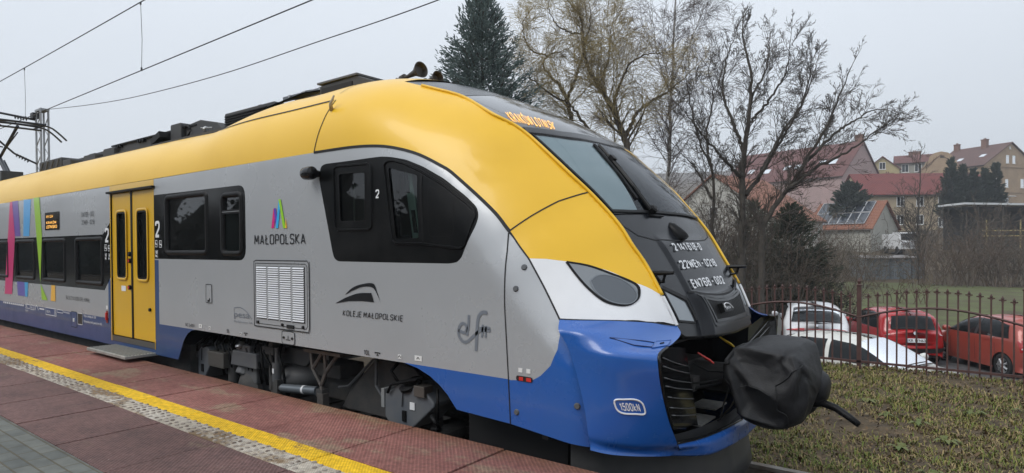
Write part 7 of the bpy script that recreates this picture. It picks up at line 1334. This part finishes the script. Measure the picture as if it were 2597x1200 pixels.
# hillside beyond
xs2_ = np.linspace(-60, 160, 30); hp = MB().grid(np.array([[(x-60, y, 12+38*math.exp(-((x-45)/55)**2)*(.0+sstep(380, 470, y))+.6*math.sin(x*.2)) for y in np.linspace(380, 520, 10)] for x in xs2_])); hp.F = [f[::-1] for f in hp.F]
struct('hills', hp, mat('far_hill', (.12, .125, .105), .95, col2=(.085, .095, .075), nscale=.05))
# tin garage
g = thing('garage', 'grey corrugated tin garage standing in the grass beyond the lawn', 'garage', (-8.0, 68.4, -2.4), R(38), local=True)
TIN = mat('corrugated_tin', (.20, .225, .245), .5, metal=.25, col2=(.14, .16, .175), nscale=1.2, squash=(3, 3, .5)); mb = MB(); n = 110
u = np.linspace(-2.65, 2.65, n); rip = .025*np.sign(np.sin(u*26)); F_ = np.array([[(a, -1.5+r, z) for a, r in zip(u, rip)] for z in (0, 2.55)]); mb.grid(F_); mb.box((0, .05, 1.25), (5.26, 3.0, 2.45)); obj('wall', mb, TIN, g)
obj('roof', MB().box((0, .1, 2.62), (5.6, 3.6, .08), rx=.05), mat('tin_roof', (.13, .12, .115), .6, col2=(.18, .16, .15), nscale=2), g); mb = MB()
for x in (-2.6, -.55, 1.5, 2.6): mb.box((x, -1.54, 1.25), (.06, .05, 2.5))
obj('door_frame', mb, mat('tin_dark', (.07, .075, .08), .6), g)
# open shelter with white roof
s = thing('shelter', 'open timber shelter with a long pale flat roof in the thicket at the right', 'shelter', (.3, 91.5, -.3), R(37), local=True)
obj('roof', MB().box((.6, 0, 6.15), (11.5, 4.5, .22), ry=.02), mat('shelter_roof', (.55, .57, .58), .5), s); mb = MB()
for x in (-3.4, -.6, 2.2, 5): mb.box((x, -1.9, 2.5), (.16, .16, 7.2))
obj('post', mb, DKW, s); obj('back_wall', MB().box((.6, 2, 2.6), (10.5, .15, 6.6)).box((.6, -1.2, 5.7), (10.6, .2, .5)), mat('shelter_dark', (.025, .024, .022), .9), s); mb = MB()
for z in (2.6, 3.2): mb.box((.2, -2.1, z), (6.5, .1, .12))
for x in (-2.6, 1.2, 3.4): mb.box((x, -2.1, 2.8), (.1, .1, 3.2))
obj('rail', mb, mat('yellow_timber', (.40, .32, .13), .7), s)
# white pick-up
v = thing('van', 'white lorry cab front seen beyond the thicket beside the white gable', 'van', (-7.9, 84.0, .35), R(-60), local=True)
obj('cab', MB().prism([(-.9, .5), (.95, .5), (.95, 1.5), (.7, 2.4), (-.9, 2.45)], lambda a, b: (a, -1, b), lambda a, b: (a, 1, b)), CW, v, bevel=.08); obj('load_box', MB().box((-2.2, 0, 1.4), (2.6, 2, 1.7)), CW, v, bevel=.05); obj('windscreen', MB().add([(.97, -.85, 1.55), (.97, .85, 1.55), (.76, .8, 2.3), (.76, -.8, 2.3)], [(0, 1, 2, 3)]), CGL, v)
mb = MB()
for z in (.8, .95, 1.1, 1.25): mb.box((.97, 0, z), (.05, 1.5, .06))
obj('grille', mb, CTRIM, v); mb = MB()
for x in (.3, -2.6):
    for y in (-.9, .9): obj('wheel', MB().cyl((x, y-.12, .42), (x, y+.12, .42), .42, n=20), TYRE, v)
# ================================================================== TREES
def perp(d, rg):
    a = np.array([rg.gauss(0, 1) for _ in range(3)]); a -= d*(a@d); return a/(np.linalg.norm(a)+1e-9)
def grow(mbs, rg, p, d, L, r, lev, P):
    """recursive limb; twigs go to mbs[1]"""
    n = max(2, int(L/P['seg'])+1) if lev < P['max'] else 3
    pts = [p]; dirs = [d]
    for i in range(n):
        d = d+perp(d, rg)*P['wob']*(1 if lev > 1 else .6)+np.array([0, 0, P['up'] if lev < P['max'] else P['tip']])*(L/n)
        d /= np.linalg.norm(d); p = p+d*L/n; pts.append(p); dirs.append(d)
    rr = np.linspace(r, r*P['taper'], n+1); rr[-1] = max(rr[-1]*.5, .002)
    mbs[0 if r > P['thick'] else 1].tube(pts, np.maximum(rr, P['rmin']), 5 if r > P['thick'] else 3, cap=False)
    if lev >= P['max']: return
    k = P['kids'][min(lev, len(P['kids'])-1)]; k = max(1, int(k*rg.uniform(.8, 1.2)))
    for j in range(k):
        t = P['t0']+(1-P['t0'])*(j+rg.random())/k; i = min(int(t*n), n-1); f = t*n-i
        q = pts[i]*(1-f)+pts[i+1]*f; dd = dirs[i]+perp(dirs[i], rg)*P['ang']*rg.uniform(.7, 1.3); dd /= np.linalg.norm(dd)
        grow(mbs, rg, q, dd, L*P['len']*rg.uniform(.6, 1.2)*(1-.35*t), max(r*(1-t*(1-P['taper']))*P['rk'], P['rmin']), lev+1, P)
def limb_tree(name, label, limbs, radii, P, bark, twig, seed, base=-2.1, group=None, kids=10, lev0=1, sub=1.6):
    rg = random.Random(seed); b = limbs[0][0]; t = thing(name, label, 'tree', (b[0], b[1], base), group=group); mbs = [MB(), MB()]
    for L, (r0, r1) in zip(limbs, radii):
        q = np.array(L); 
        if q[0, 2] < 2 and q[0, 2] > base: q = np.vstack([[q[0, 0], q[0, 1], base], q])
        s = smooth_poly([tuple(a) for a in q], 40); s[1:-1] += np.array([[rg.gauss(0, .018) for _ in range(3)] for _ in range(len(s)-2)])
        mbs[0].tube(s, np.linspace(r0, r1, len(s)), 7); d = np.gradient(s, axis=0); d /= np.linalg.norm(d, axis=1, keepdims=True); Ln = np.linalg.norm(np.diff(s, axis=0), axis=1).sum()
        for j in range(int(kids*Ln/3)):
            f = rg.uniform(.22 if r0 > .07 else .05, 1); i = min(int(f*(len(s)-1)), len(s)-2); dd = d[i]+perp(d[i], rg)*P['ang']*rg.uniform(.7, 1.4); dd /= np.linalg.norm(dd)
            grow(mbs, rg, s[i], dd, sub*rg.uniform(.5, 1.2)*(1.15-.5*f), max(.30*(r0+(r1-r0)*f), .007), lev0, P)
        grow(mbs, rg, s[-1], d[-1], sub*.6, r1, lev0, P)
    obj('trunk', mbs[0], bark, t, smooth=True); obj('crown', mbs[1], twig, t); return t
BARK = mat('bark_dark', (.042, .036, .030), .9, col2=(.075, .065, .052), nscale=6, bump=.6, bscale=25); TWIG = mat('twig_dark', (.075, .063, .053), .9); BARKW = mat('birch_bark', (.42, .40, .37), .8, col2=(.06, .055, .05), nscale=9, nlo=.52, nhi=.62, squash=(1, 1, 3)); TWIGW = mat('twig_willow', (.36, .29, .13), .8, col2=(.24, .19, .10), nscale=1.2); TWIGB = mat('twig_birch', (.13, .10, .09), .9); BARKWI = mat('bark_willow', (.065, .05, .038), .9, col2=(.10, .08, .055), nscale=6)
PW = dict(seg=.22, max=4, wob=.13, up=.12, tip=.12, taper=.4, thick=.03, rmin=.005, kids=[6, 5, 5, 3], t0=.15, ang=.62, len=.62, rk=.52)
rw = [(.15, .02), (.075, .012), (.12, .012), (.06, .010), (.065, .012), (.05, .01), (.06, .012), (.055, .01), (.055, .01), (.04, .01)]
limb_tree('bare_tree', 'large bare walnut tree with spreading dark limbs right of the train nose', WALNUT, rw, PW, BARK, TWIG, 3, kids=15, sub=1.05)
limb_tree('bare_tree', 'slender bare tree with a crooked trunk just left of the big walnut', YOUNG, [(.09, .012), (.05, .01), (.05, .01)], PW, BARK, TWIG, 5, kids=10)
PB = dict(seg=.25, max=3, wob=.10, up=-.05, tip=-.8, taper=.5, thick=.03, rmin=.0045, kids=[8, 8, 8], t0=.15, ang=.7, len=.75, rk=.55)
limb_tree('birch', 'tall birch with a pale trunk and drooping fine twigs', BIRCH, [(.11, .02), (.035, .008), (.035, .008), (.03, .008)], PB, BARKW, TWIGB, 8, kids=10, sub=1.8)
limb_tree('birch', 'thinner white stemmed birch inside the willow crown', BIRCH2, [(.07, .01), (.03, .008)], PB, BARKW, TWIGB, 9, kids=8, sub=1.3)
PWI = dict(seg=.25, max=3, wob=.20, up=.12, tip=-.95, taper=.5, thick=.03, rmin=.0048, kids=[7, 8, 8], t0=.1, ang=.8, len=.78, rk=.55)
limb_tree('willow', 'weeping willow with crooked limbs and yellowish hanging twigs', WILLOW, [(.17, .02), (.085, .015), (.11, .02), (.06, .012), (.06, .012), (.06, .012), (.04, .01), (.04, .01), (.035, .01)], PWI, BARKWI, TWIGW, 12, kids=12, sub=1.6)
# thickets of bare shoots
def thicket(label, x, y, w, h, n, m, seed, depth=None, name='shrub', base=None, fine=3):
    rg = random.Random(seed); b = float(tz(np.array(x), np.array(y))) if base is None else base; t = thing(name, label, 'shrub', (x, y, b), group='bare shrubs and thickets'); mbs = [MB(), MB()]
    P = dict(seg=h*.12, max=3, wob=.28, up=.02, tip=-.25, taper=.4, thick=9, rmin=.006 if y < 40 else .013, kids=[fine+1, fine, fine], t0=.25, ang=.9, len=.5, rk=.6)
    for i in range(n):
        dx, dy = rg.uniform(-w, w)/2, rg.uniform(-1, 1)*(depth or w)/2; d = np.array([rg.gauss(0, .35), rg.gauss(0, .35), 1]); d /= np.linalg.norm(d)
        grow(mbs, rg, np.array([x+dx, y+dy, b-.1]), d, h*rg.uniform(.5, 1.0), .018 if y < 40 else .03, 0, P)
    obj('shoots', mbs[1], m, t); return t
SH1 = mat('shoots_brown', (.085, .058, .042), .9, col2=(.12, .09, .065), nscale=2); SH2 = mat('shoots_grey', (.075, .062, .050), .9, col2=(.12, .10, .075), nscale=2); SH3 = mat('shoots_straw', (.13, .105, .065), .9, col2=(.08, .06, .04), nscale=2)
for i, (x, y, w, h, n, m, lb) in enumerate([(-3.2, 62, 4, 4.6, 44, SH1, 'brown thicket of bare shoots right of the tin garage'), (-.6, 64.5, 4, 5.2, 48, SH1, 'reddish brown thicket in front of the timber shelter'), (1.8, 66, 4, 4.8, 44, SH2, 'grey brown thicket near the right edge behind the lawn'), (4.2, 67, 4, 5.0, 30, SH1, 'thicket of bare shoots at the right edge'), (-2.0, 70, 5, 7.0, 40, SH2, 'taller bare thicket behind the brown shoots'), (1.5, 74, 5, 7.0, 36, SH1, 'tall bare thicket below the shelter roof'),
        (-10.6, 64, 3, 3.6, 26, SH3, 'straw coloured shrub left of the tin garage'), (-13.5, 66, 4, 6.0, 30, SH2, 'grey shrub below the orange roof'),
        (-9.3, 25, 2.8, 4.6, 46, SH2, 'dense bare shrub behind the train nose'), (-7.6, 27, 2.8, 4.4, 46, SH2, 'tangled bare shrub at the foot of the walnut'), (-11.6, 24.5, 2.6, 5.2, 44, SH2, 'bare shrub beneath the willow'), (-5.9, 30, 2.6, 3.6, 28, SH1, 'brown bare shrub in front of the dark spruce'), (-14.8, 52, 5, 7.5, 34, SH2, 'tall bare shrub before the large orange roof'), (-11.2, 50, 4.5, 6.2, 32, SH1, 'brown bare shrub left of the solar panel house'), (-8.6, 56, 4, 5.0, 30, SH2, 'grey shrub in front of the tin garage door'), (-6.8, 33, 3, 4.6, 40, SH2, 'bare shrub just left of the low dark spruce'), (-11.8, 31, 3.5, 6.6, 46, SH1, 'brown tangle behind the walnut trunk'), (-13.2, 25.5, 3, 6.2, 44, SH2, 'tall tangled shrub beneath the blue spruce and the willow'), (-10.4, 27.5, 3, 6.4, 44, SH2, 'tall tangled shrub between the willow and the birch'), (-8.6, 28.5, 3, 5.8, 44, SH1, 'tall brown shrub between the birch and the walnut'), (-16.5, 28, 3.4, 6, 40, SH2, 'tall bare shrub left of the willow behind the train'), (-4.4, 44, 2.6, 2.2, 14, SH3, 'low straw coloured shrub on the lawn')]):
    thicket(lb, x, y, w, h, n, m, 40+i, depth=2.5)
# small bare tree before the red roof
lt = [(-5.2, 64.5, -1.4), (-5.1, 64.6, 1), (-5.15, 64.6, 3.5), (-5.0, 64.7, 6.5), (-5.0, 64.7, 8.6)]
PS = dict(PW); PS.update(rmin=.012, max=3, up=.14, kids=[6, 5, 4])
limb_tree('bare_tree', 'small upright bare tree standing before the red roofed house', [lt, [(-5.1, 64.6, 1), (-4.3, 65, 3), (-3.9, 65.2, 5.6)], [(-5.1, 64.6, 1.6), (-5.9, 64.2, 3.4), (-6.1, 64, 5.6)]], [(.13, .03), (.07, .02), (.07, .02)], PS, BARK, TWIG, 21, base=-1.6, kids=9, sub=2.2)
# conifers: sprigs around drooping boughs
def conifer(name, label, x, y, base, H, rad, col, seed, zfrom=0., boughs=260, sprig=.16, up=.35, droop=.25, fat=.022, group=None, top_pow=.9, nb=16):
    rg = np.random.default_rng(seed); t = thing(name, label, 'tree', (x, y, base), group=group)
    obj('trunk', MB().tube([(x, y, base), (x, y, base+H*.5), (x, y, base+H*.98)], [H*.014, H*.010, .01], 8), BARK, t)
    Pb, Pd, Ls = [], [], []
    mbB = MB()
    for i in range(boughs):
        f = zfrom+(1-zfrom)*rg.random()**1.15; z = base+H*f; L = rad*(1-f)**top_pow*rg.uniform(.75, 1.12)+.12; a = rg.uniform(0, 2*math.pi)
        d = np.array([math.cos(a), math.sin(a), 0]); k = max(4, int(nb*L/rad)+3); s = np.linspace(.15, 1, k); el = up*(f*1.6)-droop*(1-f)
        P = np.array([x, y, z])+d*(L*s)[:, None]+np.array([0, 0, 1])*(L*(el*s+.28*s**2.2))[:, None]
        if i % 2 == 0: mbB.tube(P[::max(1, k//4)], .012, 3, cap=False)
        side = np.array([-d[1], d[0], 0])
        for j in range(k):
            w = L*.34*(1.05-s[j])+.03
            for q in range(4 if L > .5 else 3):
                o = side*rg.normal(0, w)+np.array([0, 0, 1])*rg.normal(.01, .05); dir_ = d*rg.uniform(.5, 1)+side*np.sign((o@side))*rg.uniform(.2, .9)+np.array([0, 0, rg.uniform(.0, .75)+(.8 if f > .85 else 0)]); dir_ /= np.linalg.norm(dir_)
                Pb.append(P[j]+o); Pd.append(dir_); Ls.append(sprig*rg.uniform(.6, 1.3))
    for q in range(14): Pb.append(np.array([x, y, base+H*(.93+.005*q)])+rg.normal(0, .03, 3)); Pd.append(np.array([rg.normal(0, .3), rg.normal(0, .3), 1])); Ls.append(sprig*1.6)
    Pb, Pd, Ls = np.array(Pb), np.array(Pd), np.array(Ls); Pd /= np.linalg.norm(Pd, axis=1, keepdims=True); n = len(Pb)
    ref = rg.normal(0, 1, (n, 3)); U = np.cross(Pd, ref); U /= np.linalg.norm(U, axis=1, keepdims=True); Wv = np.cross(Pd, U); R0 = (fat*rg.uniform(.7, 1.3, n))[:, None]
    rings = []
    for sfr, rr in ((0, .25), (.28, 1.0), (.7, .75)):
        for j in range(4): a = j*math.pi/2+sfr*2; rings.append(Pb+Pd*(Ls*sfr)[:, None]+(U*math.cos(a)+Wv*math.sin(a))*R0*rr)
    rings.append(Pb+Pd*Ls[:, None]); V = np.stack(rings, 1).reshape(-1, 3); b = np.arange(n)*13; Fq = []; Ft = []
    for r_ in range(2):
        for j in range(4): Fq.append(np.stack([b+r_*4+j, b+r_*4+(j+1) % 4, b+(r_+1)*4+(j+1) % 4, b+(r_+1)*4+j], 1))
    for j in range(4): Ft.append(np.stack([b+8+j, b+8+(j+1) % 4, b+12], 1))
    mb = MB(); mb.add(V, []); mb.F = [tuple(q) for q in np.concatenate(Fq).tolist()]+[tuple(q) for q in np.concatenate(Ft).tolist()]
    obj('crown', mb, col, t); obj('bough', mbB, BARK, t); return t
BLUE_SP = mat('needles_blue', (.15, .20, .19), .7, col2=(.075, .11, .10), nscale=9, nlo=.35, nhi=.65); DKSP = mat('needles_dark', (.022, .032, .018), .8, col2=(.045, .052, .026), nscale=4); THU = mat('needles_thuja', (.024, .034, .024), .85, col2=(.045, .055, .038), nscale=1.2)
conifer('spruce', 'blue spruce rising behind the front of the train roof', -13.2, 15.6, -2.0, 11.6, 3.7, BLUE_SP, 2, zfrom=.50, boughs=620, sprig=.15, fat=.017, nb=20, top_pow=.85)
conifer('spruce', 'low dark green spruce behind the fence left of the white suv', -7.55, 31.5, -2.1, 5.2, 2.7, DKSP, 3, boughs=260, sprig=.22, fat=.03, droop=.45, nb=15)
conifer('spruce', 'small dark spruce beside the low spruce behind the walnut stems', -10.0, 34.0, -2.1, 5.6, 2.2, DKSP, 4, boughs=170, sprig=.24, fat=.03, droop=.4, nb=12)
thl = ['leftmost and tallest dark thuja of the row before the tan house', 'second dark thuja of the row before the tan house', 'third dark thuja of the row, broad and flat topped', 'fourth thuja of the row, pointed and slim', 'last pointed thuja at the right end of the row']
for i, (q, w, hh) in enumerate([(-4.3, 1.9, 10.8), (-2.7, 1.6, 9.9), (-1.2, 1.7, 9.3), (.35, 1.2, 9.4), (1.8, 1.5, 10.1)]):
    dx = q+1.4; conifer('thuja', thl[i], -1.3+dx*.79-.9, 105.9+dx*.61, 2.0, hh, w*1.05, THU, 30+i, zfrom=.22, boughs=170, sprig=.42, fat=.07, up=.9, droop=-.3, group='thujas before the tan house', nb=8, top_pow=.85)
conifer('spruce', 'broad dark evergreen left of the red roofed house', -14.6, 91, -.2, 9.2, 3.6, THU, 50, zfrom=.1, boughs=200, sprig=.6, fat=.10, nb=10, top_pow=.6)
# trees on the platform side, seen only in the paint and the glass
def far_wood():
    rg = np.random.default_rng(77); n = 14000; x = rg.uniform(-122, 25, n); c = 5.2+1.8*np.sin(x*.31)+1.2*np.sin(x*.83+1); y = -15+rg.normal(0, 1.6, n); z = -.8+rg.random(n)**.8*c; s = rg.uniform(.08, .22, n); a = rg.uniform(0, 6.28, n); u = np.stack([np.cos(a), np.sin(a), rg.normal(0, .4, n)], 1)*s[:, None]; v = np.stack([-np.sin(a)*.3, np.cos(a)*.3, np.ones(n)], 1)*s[:, None]*.7; P = np.stack([x, y, z], 1)
    return MB().add(np.stack([P-u, P-v, P+u, P+v], 1).reshape(-1, 3), [(4*i, 4*i+1, 4*i+2, 4*i+3) for i in range(n)])
def wood_mass(mb):
    xs = np.linspace(-125, 27, 260); rows = []
    for t in np.linspace(0, 1, 14): rows.append(np.stack([xs, -16+1.6*math.sin(math.pi*t)+.7*np.sin(xs*2.1+t*5)+.5*np.sin(xs*4.7-t*9), -.9+t*(6.0+1.7*np.sin(xs*.31)+1.0*np.sin(xs*.83+1)+.5*np.sin(xs*2.7))], 1))
    return mb.grid(np.array(rows))
o = obj('wood', wood_mass(far_wood()), mat('wood_dull', (.040, .042, .028), .95, col2=(.07, .06, .045), nscale=.3)); o['kind'] = 'stuff'; tag(o, 'dull belt of trees behind the platform, mirrored in the train', 'trees')
# distant treeline behind the houses on the left, hidden by the train and the near trees

# ================================================================== HAZE
hz = obj('haze', MB().box((-20, 255, 24), (420, 620, 66)), bpy.data.materials.new('haze')); hz['kind'] = 'stuff'; tag(hz, 'thin winter haze that pales the far houses', 'haze')
hm = hz.data.materials[0]; hm.use_nodes = True; ht = hm.node_tree; ht.nodes.clear(); ho = ht.nodes.new('ShaderNodeOutputMaterial'); hv = ht.nodes.new('ShaderNodeVolumePrincipled')
hv.inputs['Color'].default_value = (.88, .93, 1, 1); hv.inputs['Density'].default_value = .0010; hv.inputs['Anisotropy'].default_value = .2; ht.links.new(hv.outputs[0], ho.inputs['Volume'])
